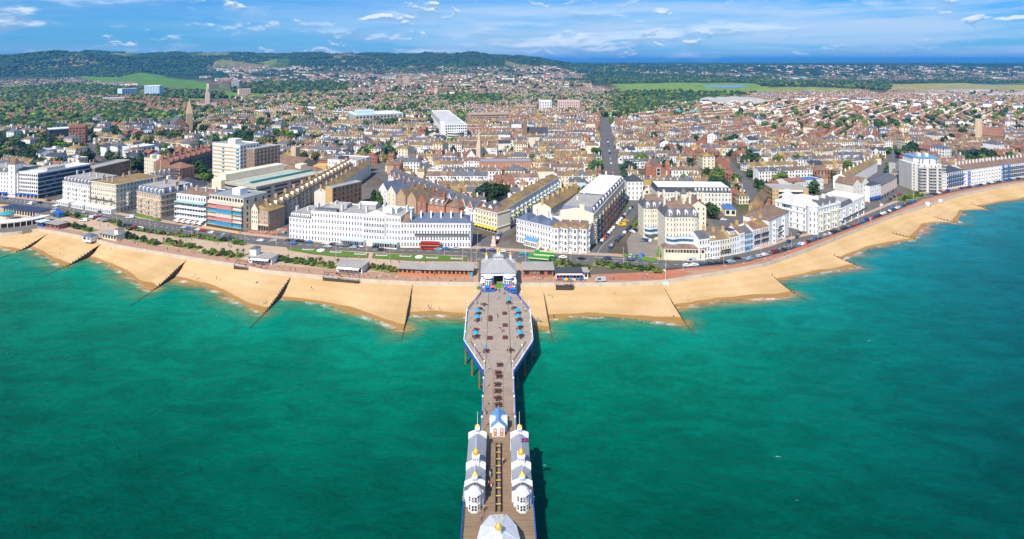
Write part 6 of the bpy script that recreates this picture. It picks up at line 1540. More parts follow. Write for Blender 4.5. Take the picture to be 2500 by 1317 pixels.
# -- terraces at the right edge
b = B('terrace', 'white and blue striped seafront hotel right beside the apartment tower', 'terrace', (2311,463), (2352,455), 14, ROW); b.wall(14, W_WHITE); b.wins('f', 4, 9, 14, ww=1.3, me=WIND); b.hip(14, 3, R_DARK); b.balcony([3.6,7.0,10.4], W_BLUE, 1.2, rail=mat('navy_rail',(.05,.12,.3),.6,0))
b = B('terrace', 'long white seafront terrace with chimney combs and one blue house front', 'terrace', (2352.5,455), (2444,441), 13, ROW); b.wall(14, W_WHITE); b.gab(14, 3.4, R_BROWN, W_WHITE); b.wins('f', 4, 22, 14); b.chim([(b.W*k/11, 6) for k in range(12)], 15.5, 20, W_WHITE); [b.bay(b.W*(k+.5)/11, 3, 1.1, 0, 12, W_WHITE if k != 1 else BLUEP, 4) for k in range(11)]
b = B('terrace', 'bright blue and white fronted terrace at the far end of the parade', 'terrace', (2444.5,441), (2530,429), 13, ROW); b.wall(14, W_WHITE); b.gab(14, 3.4, R_BROWN, W_WHITE); b.wins('f', 4, 18, 14, ww=1.2); mb = MB(); [mb.box(b.W*(.02+.15*k), b.W*(.07+.15*k), -.5, 0, 0, 14, 0, True) for k in range(2)]; b.part(mb, 'blue_pier', mat('bright_blue_render',(.05,.25,.65),.7,0)); b.balcony([3.6,7,10.4], W_WHITE, 1.2); b.chim([(b.W*k/9, 6) for k in range(10)], 15.5, 19.6, W_WHITE)
# -- landmarks in the town
b = B('flats', 'long red brick four-storey flats with white windows and grey flat roof', 'building', (1170,428), (1297,427), 18); b.wall(12, W_ORANGE); b.flat(12, mat('blue_felt',(.25,.29,.36),.8,.1), par=.6, pm=W_BRICK); b.wins('f', 4, 22, 12, ww=1.5)
b = B('church', 'sandstone church with tall slim spire among the terraces', 'church', (1140,402), (1162,404), 26); b.wall(9, W_PALE); b.gab(9, 6, R_SLATE, W_PALE, axis='y'); mb = MB(); mb.box(b.W+.2,b.W+5,0,5,0,18); t = b.part(mb, 'tower', W_BEIGE); mb = MB(); mb.cone([(b.W+.2,0),(b.W+5,0),(b.W+5,5),(b.W+.2,5)],18,(b.W+2.6,2.5,38)); mb.build('spire', W_BEIGE, t); b.wins('f', 1, 3, 8, 1)
b = B('church', 'dark-roofed brick church with square bell tower beyond the terraces', 'church', (1287,346), (1338,346), 22); b.wall(11, W_TAN); b.gab(11, 7, R_DARK, W_TAN); b.wins('f', 1, 9, 10, 4, ww=1.2); mb = MB(); mb.box(-6,-.1,0,6,0,27); b.part(mb, 'tower', W_BROWN); mb = MB(); mb.gable(0,b.W,-6,0,5,9,0,1); mb.box(0,b.W,-6,0,0,5,1); b.part(mb, 'aisle', [R_DARK, W_TAN])
b = B('church', 'red brick gothic chapel with big arched west window', 'church', (1590,440), (1625,440), 22); b.wall(9, W_BRICK); b.gab(9, 7, R_BROWN, W_BRICK, axis='y'); window(b.r, b.W/2, 0, 3.5, 3.4, 7.5); mb = MB(); mb.box(-5,-.1,0,4,0,12); mb.cone([(-5,0),(-.1,0),(-.1,4),(-5,4)],12,(-2.5,2,17)); mb.box(b.W+.1,b.W+4,0,4,0,14); mb.cone([(b.W+.1,0),(b.W+4,0),(b.W+4,4),(b.W+.1,4)],14,(b.W+2,2,20)); b.part(mb, 'turret', W_BRICK)
b = B('church', 'stone parish church with square pinnacled tower among dark trees', 'church', (668,417), (735,424), 18); b.wall(8, W_BEIGE); b.gab(8, 6, R_BROWN, W_BEIGE); mb = MB(); x = b.W*.3; mb.box(x,x+6,12,18,0,22); [mb.cone([(x+a-.5,12+c-.5),(x+a+.5,12+c-.5),(x+a+.5,12+c+.5),(x+a-.5,12+c+.5)],22,(x+a,12+c,25)) for a in (.5,5.5) for c in (.5,5.5)]; b.part(mb, 'tower', W_BEIGE); b.wins('f', 1, 8, 7, 1)
b = B('hall', 'brick magistrates hall with long brown hipped roof', 'building', (658,450), (775,462), 22); b.wall(10, W_TAN); b.hip(10, 6, R_BROWN); b.wins('f', 3, 16, 10, ww=1.2); [b.bay(b.W*k, 5, 1.5, 0, 10, W_WHITE if k == .5 else W_TAN, 3) for k in (.2,.5,.8)]
b = B('office_block', 'white cube office with flat grey roof and ochre annex', 'building', (800,428), (870,432), 26); b.wall(14, W_WHITE); b.flat(14, R_LEAD, par=.8, pm=W_WHITE); b.wins('f', 3, 8, 13.5, 2, ww=1.1); mb = MB(); mb.box(-14,-.1,-2,10,0,9); b.part(mb, 'annex', W_OCHRE); mb = MB(); mb.box(6,14,8,14,14,16.5); b.part(mb, 'plant_room', W_DARK)
b = B('shopping_centre', 'long white shopping centre wing with curved glazed end', 'building', (1087,343), (1140,341.4), 230); b.wall(20, W_WHITE); b.flat(20, mat('pale_grey_roof',(.5,.5,.49),.8,.2,.05), par=1.2, pm=W_WHITE); b.wins('f', 5, 10, 21, 2, ww=2.2, me=WIND); b.wins('l', 2, 26, 21, 13, ww=5, wf=.5, me=WIND); mb = MB(); mb.prism([(b.W*.1+i*b.W*.75/10, -7*math.sin(math.pi*i/10)-.01) for i in range(11)], 0, 11, 0); g = b.part(mb, 'curved_foyer', W_WHITE)
for k in range(3): mb = MB(); mb.prism([(b.W*.09+i*b.W*.77/10, -7.2*math.sin(math.pi*i/10)-.01) for i in range(11)], 1.5+k*3.4, 3.2+k*3.4, 0); mb.build('glazing_band', W_DARK, g)
mb = MB(); mb.box(-6,-.1,2,20,0,24); b.part(mb, 'stair_tower', W_WHITE)
b = B('shopping_centre', 'grey boxy shopping hall with pale roofs behind the white wing', 'building', (868,306), (985,300), 60); b.wall(16, W_GREY); b.flat(16, R_WHITE, par=1, pm=W_BLUE); mb = MB(); mb.box(b.W*.05,b.W*.4,5,30,16,23); b.part(mb, 'plant_room', W_BLUE); b.wins('f', 3, 14, 15, ww=3, me=WIND)
b = B('car_park_building', 'long tan multi-deck car park beyond the shopping centre', 'car park', (1145,302), (1246,300), 30); b.wall(15, W_TAN); b.flat(15, R_LEAD, par=1, pm=W_TAN); [b.part(MB().box(2,b.W-2,-.2,.1,1.5+f*3.6,3.2+f*3.6,0,True), 'opening', FRAMED) for f in range(4)]
for p0, p1, d, h, wm, lab in (((1363,276),(1416,276),30,24,W_PINK,'broad pink-brick hospital block on the rise'),((1317,276),(1347,276),24,24,W_WHITE,'white banded office slab left of the pink block'),((1260,280),(1310,279),24,16,W_TAN,'tan mansion block left of the white slab'),
        ((352,238),(389,238),20,34,W_BLUE,'pale blue glazed tower block among far trees'),((298,240),(336,238),24,26,W_BLUE,'lower pale blue block beside the glazed tower'),((984,210),(1000,210),16,40,W_BEIGE,'beige point block standing in the far town'),((966,208),(980,208),14,30,W_TAN,'tan point block beside the beige one'),
        ((253,254),(302,252),14,14,W_WHITE,'long low white block at the wood edge'),((510,218),(535,217),18,20,W_BEIGE,'round-topped beige block by the golf greens'),((565,214),(584,214),16,26,W_GREY,'grey slab block by the golf greens'),((584,232),(612,231),18,18,W_PINK,'pink brick block below the golf greens'),
        ((1068,232),(1104,230),16,20,W_BEIGE,'broad beige block in the far streets'),((120,345),(172,341),20,15,W_DARK,'blue glass school block with white roof edge'),((168,352),(208,350),14,22,W_BRICK,'red brick seven-storey tower block'),((330,392),(378,384),20,13,W_BLUE,'teal glass office block with white oversailing roof'),((1610,330),(1650,332),14,14,W_TAN,'brown balconied flats in the terrace streets')):
    b = B('tower_block' if h > 20 else 'office_block', lab, 'building', p0, p1, d); b.wall(h, wm); b.flat(h, R_WHITE if wm in (W_BLUE, W_DARK, W_WHITE) else R_LEAD, par=1, pm=W_WHITE if wm in (W_BLUE, W_DARK) else wm)
    nf = max(3, int(h/3.4)); nc = max(5, int(b.W/4.5)); b.wins('f', nf, nc, h-.5, .5, ww=2.6, wf=.5, me=WIND)
b = B('civic_hall', 'red brick town hall with tall domed clock tower', 'building', (485,270), (530,268), 30); b.wall(17, W_PINK); b.hip(17, 5, R_RED); b.wins('f', 4, 12, 17); mb = MB(); x = b.W*.38; mb.box(x,x+8,-1,7,0,36); mb.box(x+1,x+7,0,6,36,41); t = b.part(mb, 'clock_tower', W_PINK); mb = MB(); mb.lathe(x+4,3,[(3.2,41),(3.4,43),(2.4,45.5),(1,47),(.3,51)],8); mb.build('dome', R_GREEN, t)
b = B('church', 'brown stone church with very tall spire in the left town', 'church', (425,322), (455,320), 40); b.wall(12, W_BROWN); b.gab(12, 10, R_SLATE, W_BROWN, axis='y'); mb = MB(); x = b.W+1; mb.box(x,x+8,2,10,0,26); t = b.part(mb, 'tower', W_TAN); mb = MB(); mb.cone([(x,2),(x+8,2),(x+8,10),(x,10)],26,(x+4,6,50)); mb.build('spire', W_BEIGE, t)
b = B('church', 'stone church with tall square tower in the eastern terraces', 'church', (2398,352), (2450,356), 24); b.wall(12, W_BROWN); b.gab(12, 9, R_RED, W_BROWN); mb = MB(); mb.box(-7,-.1,0,7,0,32); b.part(mb, 'tower', W_BEIGE)
b = B('industrial_hall', 'white-roofed industrial hall at the edge of the green levels', 'building', (1775,262), (1870,258), 90); b.wall(14, W_PALE); [b.gab(14, 4, W_GREY, W_PALE, b.W*k/3, b.W*(k+1)/3, axis='y') for k in range(3)]
b = B('station_canopy', 'long turquoise and yellow station canopy in the terraces', 'building', (1650,283), (1708,281), 18); b.wall(7, W_OCHRE); b.gab(7, 2.4, mat('turquoise_roof',(.10,.38,.40),.6,.1), W_OCHRE)
# ------------------------------------------------------------------ the town behind: terraces, villas, far roofs
TM = [W_WHITE, W_CREAM, W_PALE, W_TAN, W_BRICK, W_BROWN, R_SLATE, R_OCHRE, R_BROWN, R_RED, R_DARK, R_LEAD, GLASS, W_PINK, W_BLUE]
WI = {'white':0,'cream':1,'pale':2,'tan':3,'brick':4,'brown':5,'pink':13,'blue':14}; RI = {'slate':6,'ochre':7,'brown':8,'red':9,'dark':10,'lead':11}
def terrace_parts(rng, n, w, dep, h, rh, walls, roofs, rear=True, bays=False, detail=True):
    """returns dict of MB: wall, roof, chimney, window; origin mid-front"""
    P = {k: MB() for k in ('wall','roof','chimney','window')}; L_ = n*w; x = -L_/2
    wcur = rng.choice(walls); rcur = rng.choice(roofs)
    for i in range(n):
        if rng.random() < .45: wcur = rng.choice(walls)
        if rng.random() < .28: rcur = rng.choice(roofs)
        wi, ri = WI[wcur], RI[rcur]; dh = rng.choice((0,0,0,.25,-.2))
        P['wall'].box(x, x+w-.003*i, 0, dep, -.3, h+dh, wi)
        P['roof'].gable(x, x+w, 0, dep, h+dh, h+dh+rh, ri, wi if i in (0,n-1) else None, .2)
        P['chimney'].box(x-.35, x+.35, dep*.5-1.1, dep*.5+.6, h+rh*.6, h+rh+1.3, wi if rng.random() < .6 else 3)
        if detail:
            if rng.random() < .8: P['chimney'].box(x-.14, x+.14, .05, dep-.05, h+dh+.1, h+dh+.12, 0)
            nf = 3 if h > 8.5 else 2
            for f in range(nf):
                for k in (.28,.72):
                    zz = .7+f*(h/nf); xx = x+w*k; P['window'].box(xx-.5, xx+.5, -.06, .02, zz, zz+h/nf*.55, 12); P['window'].box(xx-.45, xx+.45, dep-.02, dep+.06, zz, zz+h/nf*.5, 12)
            if bays: P['wall'].box(x+w*.1, x+w*.62, -1.0, -.002, -.3, h*.62, wi); P['roof'].poly([(x+w*.06,-1.1,h*.62),(x+w*.66,-1.1,h*.62),(x+w*.66,0,h*.62+.7),(x+w*.06,0,h*.62+.7)], ri); P['window'].box(x+w*.18, x+w*.54, -1.07, -1.0, .7, 2.4, 12)
            if rear and i % 2 == 0:
                ew = min(w*1.0, 4.6); x0 = x+w-ew/2; hh = h*.74
                P['wall'].box(x0, x0+ew, dep+.003, dep+5.5, -.3, hh, wi); P['roof'].gable(x0, x0+ew, dep-.5, dep+5.5, hh, hh+1.7, ri, wi, .15, 'y')
                P['window'].box(x0+ew*.3, x0+ew*.7, dep+5.48, dep+5.56, hh*.55, hh*.85, 12)
            if rng.random() < .22: P['wall'].box(x+w*.25, x+w*.75, .8, 3.0, h+.5, h+rh*.72, wi); P['window'].box(x+w*.35, x+w*.65, .74, .8, h+.9, h+rh*.62, 12); P['roof'].box(x+w*.2, x+w*.8, .65, 3.2, h+rh*.72, h+rh*.76, ri)
        x += w
    P['chimney'].box(x-.35, x+.35, dep*.5-1.1, dep*.5+.6, h+rh*.6, h+rh+1.3, 3)
    return P, L_, dep + (5.5 if rear else 0)
def villa_parts(rng, w, dep, h, rh, wall, roof, kind):
    P = {k: MB() for k in ('wall','roof','chimney','window')}; wi, ri = WI[wall], RI[roof]
    P['wall'].box(-w/2, w/2, 0, dep, -.3, h, wi)
    if kind == 'hip': P['roof'].hip(-w/2, w/2, 0, dep, h, h+rh, ri, .4)
    elif kind == 'flat':
        P['roof'].box(-w/2+.3, w/2-.3, .3, dep-.3, h-.1, h+.05, 11); P['wall'].box(-w/2-.1,w/2+.1,-.1,.25,h,h+.7,wi); P['wall'].box(-w/2-.1,-w/2+.25,.25,dep,h,h+.7,wi); P['wall'].box(w/2-.25,w/2+.1,.25,dep,h,h+.7,wi); P['wall'].box(-w*.15,w*.1,dep*.4,dep*.6,h,h+2.6,wi)
    else:
        P['roof'].gable(-w/2, w/2, 0, dep, h, h+rh, ri, wi, .35)
        P['wall'].box(-w*.42, -w*.08, -1.2, -.002, -.3, h, wi); P['roof'].gable(-w*.42, -w*.08, -1.2, dep*.5, h, h+rh*.85, ri, wi, .25, 'y')
    nf = max(2, int(h/3.1)); nc = max(3, int(w/2.8))
    for f in range(nf):
        for c in range(nc):
            xx = -w/2+w*(c+.5)/nc; zz = .7+f*h/nf; P['window'].box(xx-.55, xx+.55, -.06 if kind != 'gab' or c else -1.26, .02, zz, zz+h/nf*.55, 12)
        for c in range(3):
            yy = dep*(c+.5)/3; zz = .7+f*h/nf; P['window'].box(w/2-.02, w/2+.06, yy-.5, yy+.5, zz, zz+h/nf*.55, 12); P['window'].box(-w/2-.06, -w/2+.02, yy-.5, yy+.5, zz, zz+h/nf*.55, 12)
    if kind != 'flat':
        for sx in (-.3,.28): P['chimney'].box(w*sx-.6, w*sx+.6, dep*.45, dep*.45+.9, h+rh*.35, h+rh+1.6, wi if rng.random() < .5 else 3)
    return P, w, dep
rng = random.Random(5)
VAR = {'T': [], 'D': [], 'V': [], 'S': [], 'B': []}
def addvar(key, P, L_, D_, label, cat, name):
    VAR[key].append(dict(P=P, L=L_, D=D_, label=label, cat=cat, name=name, root=None))
CM = [(['white','cream','white'],['ochre','brown','slate'],'white and cream','lichen-mottled'),(['cream','pale','white'],['ochre','ochre','brown'],'cream','lichen-yellow'),(['white'],['slate','slate','brown'],'white','grey slate'),
      (['pale','white'],['brown','ochre'],'off-white','brown tile'),(['white','cream','pink'],['ochre','slate'],'mixed pale','ochre and grey'),(['tan','cream'],['ochre','brown'],'tan brick','lichen-brown')]
for ci, (wl, rf, wn, rn) in enumerate(CM):
    for n in (5, 7, 9):
        P, L_, D_ = terrace_parts(rng, n, rng.choice((5.0,5.4,5.8)), rng.choice((8.0,8.6,9.2)), rng.choice((6.6,7.8,9.4)), rng.choice((2.6,3.0)), wl, rf, True, rng.random() < .5)
        addvar('T', P, L_, D_, '%s terrace of %s houses with %s roofs behind the seafront' % (wn, {5:'five',7:'seven',9:'nine'}[n], rn), 'terrace', 'house_terrace')
CD = [(['brick','tan','white'],['brown','red','brown'],'brick','brown tiled'),(['white','pale','tan'],['brown','brown','slate'],'pale','brown tiled'),(['tan','brick'],['red','brown'],'tan and brick','red-brown'),(['white','cream','tan'],['brown','ochre','red'],'mixed','mottled brown')]
for ci, (wl, rf, wn, rn) in enumerate(CD):
    for n in (6, 9, 12):
        P, L_, D_ = terrace_parts(rng, n, 4.8, 7.6, rng.choice((5.8,6.4)), 2.6, wl, rf, True, rng.random() < .5)
        addvar('D', P, L_, D_, '%s terrace of %s small houses with %s roofs' % (wn, {6:'six',9:'nine',12:'twelve'}[n], rn), 'terrace', 'house_terrace')
for wl, rf, kd in (('white','slate','hip'),('cream','slate','hip'),('white','brown','hip'),('pale','dark','gab'),('cream','ochre','hip'),('white','slate','flat'),('brick','red','gab'),('brick','brown','hip'),('tan','brown','gab'),('pale','lead','flat'),('brown','red','gab'),('white','dark','gab'),('blue','slate','hip')):
    w = rng.uniform(11,17); P, L_, D_ = villa_parts(rng, w, rng.uniform(10,13), rng.choice((8.5,10.5,12.5)) if wl not in ('brick','tan','brown') else rng.choice((7.,8.5)), rng.uniform(3,4.2), wl, rf, kd)
    addvar('V', P, L_, D_, '%s %s villa with %s %s behind the seafront' % (wl, 'brick' if wl in ('tan',) else ('walled' if wl=='brick' else 'rendered'), rf if rf != 'lead' else 'grey', {'hip':'hipped roof','gab':'front gable','flat':'flat roof and parapet'}[kd]), 'house', 'villa')
for wl, rf in (('white','slate'),('cream','ochre'),('tan','brown'),('brick','red')):
    P, L_, D_ = villa_parts(rng, rng.uniform(6,8.5), rng.uniform(6.5,8), rng.choice((5.2,6.4,7.4)), 2.4, wl, rf, rng.choice(('hip','gab')))
    addvar('S', P, L_, D_, 'small %s house with %s roof wedged between the terraces' % (wl, rf), 'house', 'cottage')
for v in VAR['V']:
    if v['label'].split()[0] in ('brick','tan','brown'): VAR['B'].append(v)
for k in VAR:
    for v in VAR[k]:
        al = MB()
        for pn in ('wall','roof','chimney','window'):
            p = v['P'][pn]; n = len(al.v); al.v += p.v; al.f += [tuple(i+n for i in f) for f in p.f]; al.m += p.m
        v['all'] = al
        lt = MB()
        for pn in ('wall','roof','chimney'):
            p = v['P'][pn]; n = len(lt.v); lt.v += p.v; lt.f += [tuple(i+n for i in f) for f in p.f]; lt.m += p.m
        v['lite'] = lt
# small far houses
FARV = []
for wl in ('white','cream','brick','tan','pale','brown'):
    for rf in ('brown','red','brown','slate','ochre'):
        m = MB(); w = rng.uniform(8,16); d = 8; h = 5.5; m.box(-w/2,w/2,0,d,-3,h,WI[wl]); m.gable(-w/2,w/2,0,d,h,h+3.2,RI[rf],WI[wl],.3); m.box(w*.2-.5,w*.2+.5,d/2-.5,d/2+.5,h+2,h+4.4,WI[wl] if wl != 'brick' else 3); FARV.append(m)
# zones: (pixel polygon, street angle in degrees, {kind: weight}, row pitch)
ZONES = [([(1160,505),(1250,520),(1340,480),(1480,470),(1485,360),(1160,372),(1100,420),(1000,440)], 0, {'T':1}, 27),
         ([(1498,490),(1600,505),(1830,500),(1820,455),(1770,360),(1490,340),(1492,440)], 0, {'T':.93,'V':.07}, 26),
         ([(1850,470),(1890,480),(2080,440),(2180,400),(2130,360),(1780,355),(1815,440)], 8, {'T':.8,'V':.2}, 27),
         ([(2170,400),(2330,430),(2460,430),(2620,400),(2600,330),(2250,325),(2190,360)], 14, {'T':.4,'D':.5,'V':.1}, 26),
         ([(1770,360),(1900,352),(1860,290),(1640,256),(1560,290),(1500,300),(1490,345)], 38, {'D':.85,'T':.15}, 22),
         ([(1900,352),(2130,344),(2080,290),(1990,248),(1640,256),(1860,290)], 52, {'D':.92,'V':.08}, 21.5),
         ([(2130,344),(2330,330),(2640,335),(2660,300),(2080,290)], 62, {'D':.8,'T':.1,'V':.1}, 23),
         ([(2080,290),(2660,300),(2700,268),(2200,248),(1990,248)], 46, {'D':.85,'V':.15}, 23),
         ([(1150,372),(1490,362),(1470,290),(1150,304),(1100,330)], 2, {'T':.55,'D':.45}, 24),
         ([(640,420),(880,405),(1130,370),(1080,345),(860,330),(640,330),(600,380)], -12, {'T':.55,'V':.45}, 27),
         ([(860,400),(930,440),(1010,440),(1150,400),(1100,380),(900,395)], -8, {'T':.7,'V':.3}, 27),
         ([(-120,440),(140,450),(300,425),(520,365),(640,330),(600,280),(200,300),(-120,330)], -24, {'V':.75,'T':.25}, 28),
         ([(560,330),(860,330),(1080,340),(1150,300),(860,270),(560,272)], -14, {'T':.65,'V':.2,'D':.15}, 26),
         ([(-150,330),(220,300),(600,285),(600,262),(330,240),(-150,262)], -28, {'B':1}, 40)]
BLOCKS = []
def zone_fill(zi, poly, ang, wts, pitch):
    zr = random.Random(100+zi); W = [G(x, y) for x, y in poly]; a = math.radians(ang); c, s = math.cos(a), math.sin(a)
    U = [(p.x*c+p.y*s, -p.x*s+p.y*c) for p in W]; u0, u1 = min(p[0] for p in U), max(p[0] for p in U); v0, v1 = min(p[1] for p in U), max(p[1] for p in U)
    v = v0; row = 0
    while v < v1:
        u = u0 + zr.uniform(0, 20); cross = u + zr.uniform(70,120)
        while u < u1:
            kd = zr.choices(list(wts), list(wts.values()))[0]; vr = zr.choice(VAR[kd])
            L_, D_ = vr['L'], vr['D']; flip = (row % 2 == 1)
            if u + L_ > cross and kd not in 'VSB': u = cross + 9; cross = u + zr.uniform(80,140)
            uc = u + L_/2; vc = v + (D_ if flip else 0) + zr.uniform(-.6,.6)
            X = uc*c - vc*s; Y = uc*s + vc*c; rz = a + (math.pi if flip else 0) + (zr.uniform(-.25,.25) if kd in 'VSB' else zr.gauss(0,.025))
            cr, sr = math.cos(rz), math.sin(rz)
            pts = [(X+cr*x-sr*y, Y+sr*x+cr*y) for x in (-L_/2, -L_/4, 0, L_/4, L_/2) for y in (-.5, D_*.35, D_*.7, D_)]
            px, py = pix(X + (-sr)*D_/2, Y + cr*D_/2)
            if Y > 200 and in_poly(px, py, poly) and occ_free(pts):
                BLOCKS.append((Y, X, rz, vr, kd)); occ_poly([pts[0], pts[16], pts[19], pts[3]], 0, 2)
                u += L_ + (zr.uniform(3.5,8) if kd in 'VSB' else zr.choice((1.2,1.2,3.0,6.0,14.0)))
            else: u += 6.0
        v += pitch*(1.0 if row % 2 == 0 else .94); row += 1
LEAFY = []
def leafy(poly, n, seed):
    wr = random.Random(seed); x0, x1 = min(p[0] for p in poly), max(p[0] for p in poly); y0, y1 = min(p[1] for p in poly), max(p[1] for p in poly); k = 0
    while k < n:
        px, py = wr.uniform(x0,x1), wr.uniform(y0,y1)
        if not in_poly(px, py, poly): continue
        k += 1; p = G(px, py)
        for _ in range(wr.randint(3,8)):
            x, y, s = p.x+wr.gauss(0,14), p.y+wr.gauss(0,14), wr.uniform(4.2,7.5)
            if occ_free([(x,y)]): LEAFY.append((x, y, s)); q = s*.5; occ_poly([(x-q,y-q),(x+q,y-q),(x+q,y+q),(x-q,y+q)], 0, 3)
leafy([(-150,335),(220,305),(420,300),(600,285),(600,262),(330,240),(-150,262)], 230, 51); leafy([(-120,420),(140,420),(420,340),(640,335),(600,290),(200,305),(-120,335)], 34, 52); leafy([(640,400),(900,390),(1100,340),(860,300),(600,300)], 16, 53); leafy([(560,272),(1150,300),(1480,288),(1480,240),(1100,236),(600,240)], 60, 54); leafy([(1500,345),(2100,350),(2500,340),(2600,270),(1900,256),(1600,270)], 14, 55); leafy([(1150,500),(1480,470),(1480,300),(1150,310)], 3, 56); leafy([(1500,490),(1830,490),(2150,400),(2400,420),(2500,340),(1780,345),(1500,345)], 9, 57)
for zi, z in enumerate(ZONES): zone_fill(zi, *z)
# ------------------------------------------------------------------ foliage
def foliage(name, col, rnd=.25, tip=1.7):
    m = bpy.data.materials.new(name); m.use_nodes = True; nt = m.node_tree; N = nt.nodes.new; L = nt.links.new; b = nt.nodes['Principled BSDF']
    g = N('ShaderNodeNewGeometry'); oi = N('ShaderNodeObjectInfo')
    r = N('ShaderNodeMapRange'); r.inputs[3].default_value = .6; r.inputs[4].default_value = tip; L(g.outputs['Random Per Island'], r.inputs[0])
    r2 = N('ShaderNodeMapRange'); r2.inputs[3].default_value = 1-rnd; r2.inputs[4].default_value = 1+rnd; L(oi.outputs['Random'], r2.inputs[0])
    k = N('ShaderNodeMath'); k.operation = 'MULTIPLY'; L(r.outputs[0], k.inputs[0]); L(r2.outputs[0], k.inputs[1])
    s = N('ShaderNodeVectorMath'); s.operation = 'SCALE'; s.inputs[0].default_value = col; L(k.outputs[0], s.inputs['Scale'])
    h = N('ShaderNodeHueSaturation'); hr = N('ShaderNodeMapRange'); hr.inputs[3].default_value = .475; hr.inputs[4].default_value = .515; L(g.outputs['Random Per Island'], hr.inputs[0]); L(hr.outputs[0], h.inputs['Hue']); L(s.outputs[0], h.inputs['Color'])
    L(h.outputs[0], b.inputs['Base Color']); b.inputs['Roughness'].default_value = .8; b.inputs['Specular IOR Level'].default_value = .2
    MATS[name] = m
    return m
F_DARK = foliage('foliage_dark', (.022,.048,.015)); F_MID = foliage('foliage_mid', (.040,.085,.018)); F_BRIGHT = foliage('foliage_bright', (.085,.155,.022)); F_OLIVE = foliage('foliage_olive', (.105,.115,.025)); F_BLUE = foliage('foliage_bluegreen', (.022,.050,.032))
BARK = mat('bark', (.08,.055,.04), .9, .2, 1.0)
def leaf_quad(mb, p, nrm, s, rr, mi=0):
    n = Vector(nrm).normalized(); u = n.orthogonal().normalized(); a = rr.uniform(0, 6.28); w = n.cross(u); u2 = u*math.cos(a)+w*math.sin(a); w2 = n.cross(u2)
    P = Vector(p); k = s*.5
    mb.poly([P-u2*k-w2*k*.7, P+u2*k*rr.uniform(.6,1)-w2*k, P+u2*k+w2*k*rr.uniform(.5,1), P-u2*k*.7+w2*k], mi)
def crown_mesh(seed, h, r, n, shape='round', leaf=1.3):
    rr = random.Random(seed); mb = MB()
    if shape == 'round': lobes = [(Vector((rr.uniform(-.45,.45)*r, rr.uniform(-.45,.45)*r, h*(.42+.4*rr.random()))), r*rr.uniform(.42,.68)) for _ in range(8)]
    elif shape == 'tall': lobes = [(Vector((rr.uniform(-.2,.2)*r, rr.uniform(-.2,.2)*r, h*(.2+.75*i/7))), r*(1.0-.75*i/7)*rr.uniform(.7,.95)+.4) for i in range(8)]
    else: lobes = [(Vector((rr.uniform(-.6,.6)*r, rr.uniform(-.6,.6)*r, h*(.3+.3*rr.random()))), r*rr.uniform(.35,.55)) for _ in range(6)]
    for c, lr in lobes:
        # a rough inner mass, then leaf clumps over it
        k = len(mb.v); seg, rings = 7, 4
        for j in range(1, rings):
            for i in range(seg):
                th = math.pi*j/rings; ph = 2*math.pi*(i+.5*(j%2))/seg; q = lr*.74*rr.uniform(.85,1.1); mb.v.append(tuple(c+Vector((q*math.sin(th)*math.cos(ph), q*math.sin(th)*math.sin(ph), q*math.cos(th)*.9))))
        for j in range(rings-2):
            for i in range(seg): a = k+j*seg+i; b2 = k+j*seg+(i+1)%seg; mb.f.append((a, a+seg, b2+seg, b2)); mb.m.append(0)
        mb.f.append(tuple(k+i for i in range(seg))); mb.m.append(0); mb.f.append(tuple(k+(rings-2)*seg+i for i in reversed(range(seg)))); mb.m.append(0)
        for _ in range(n//len(lobes)):
            d = Vector((rr.gauss(0,1), rr.gauss(0,1), rr.gauss(.25,1))).normalized(); p = c + d*lr*rr.uniform(.75,1.12)
            if p.z < h*.12: continue
            leaf_quad(mb, p, d+Vector((rr.uniform(-.6,.6),rr.uniform(-.6,.6),rr.uniform(-.2,.8))), leaf*rr.uniform(.6,1.25), rr)
    return mb
def trunk_mesh(seed, h, r):
    rr = random.Random(seed); mb = MB(); mb.tube((0,0,-.5),(0,0,h*.45),h*.035,h*.02,6)
    for k in range(4): a = k*1.6+rr.random(); mb.tube((0,0,h*.3),(math.cos(a)*r*.5,math.sin(a)*r*.5,h*.62),h*.016,h*.006,4)
    return mb
TREES = []
for seed, (shape, hh, rr_, m, desc) in enumerate((('round',11,5.2,F_MID,'round mid-green'),('round',12,5.8,F_DARK,'broad dark green'),('round',9,4.6,F_BRIGHT,'round bright green'),('round',13,6.0,F_OLIVE,'olive-tinted broad'),('tall',13,3.6,F_DARK,'tall dark conifer-like'),('round',10,4.4,F_BLUE,'compact blue-green'),('round',8,4.2,F_MID,'small rounded green'),('tall',10,3.4,F_MID,'upright green'))):
    cm = crown_mesh(seed+1, hh, rr_, 420, shape).mesh('crown', [m]); tm = trunk_mesh(seed+1, hh, rr_).mesh('trunk', [BARK])
    TREES.append(dict(c=cm, t=tm, desc=desc, h=hh, root=None))
NTREE = [0]
def tree(x, y, k, sc, where, rz=None, z=ZG):
    T = TREES[k]; r = empty('tree', (x, y, z), RND.uniform(0, 6.28) if rz is None else rz, '%s tree %s' % (T['desc'], where), 'tree', 'trees %s' % where); r.scale = (sc, sc, sc*RND.uniform(.9,1.12))
    link('trunk', T['t'], r); link('crown', T['c'], r); NTREE[0] += 1
    q = 3.0*sc; occ_poly([(x-q,y-q),(x+q,y-q),(x+q,y+q),(x-q,y+q)], 0, 3)
    return r
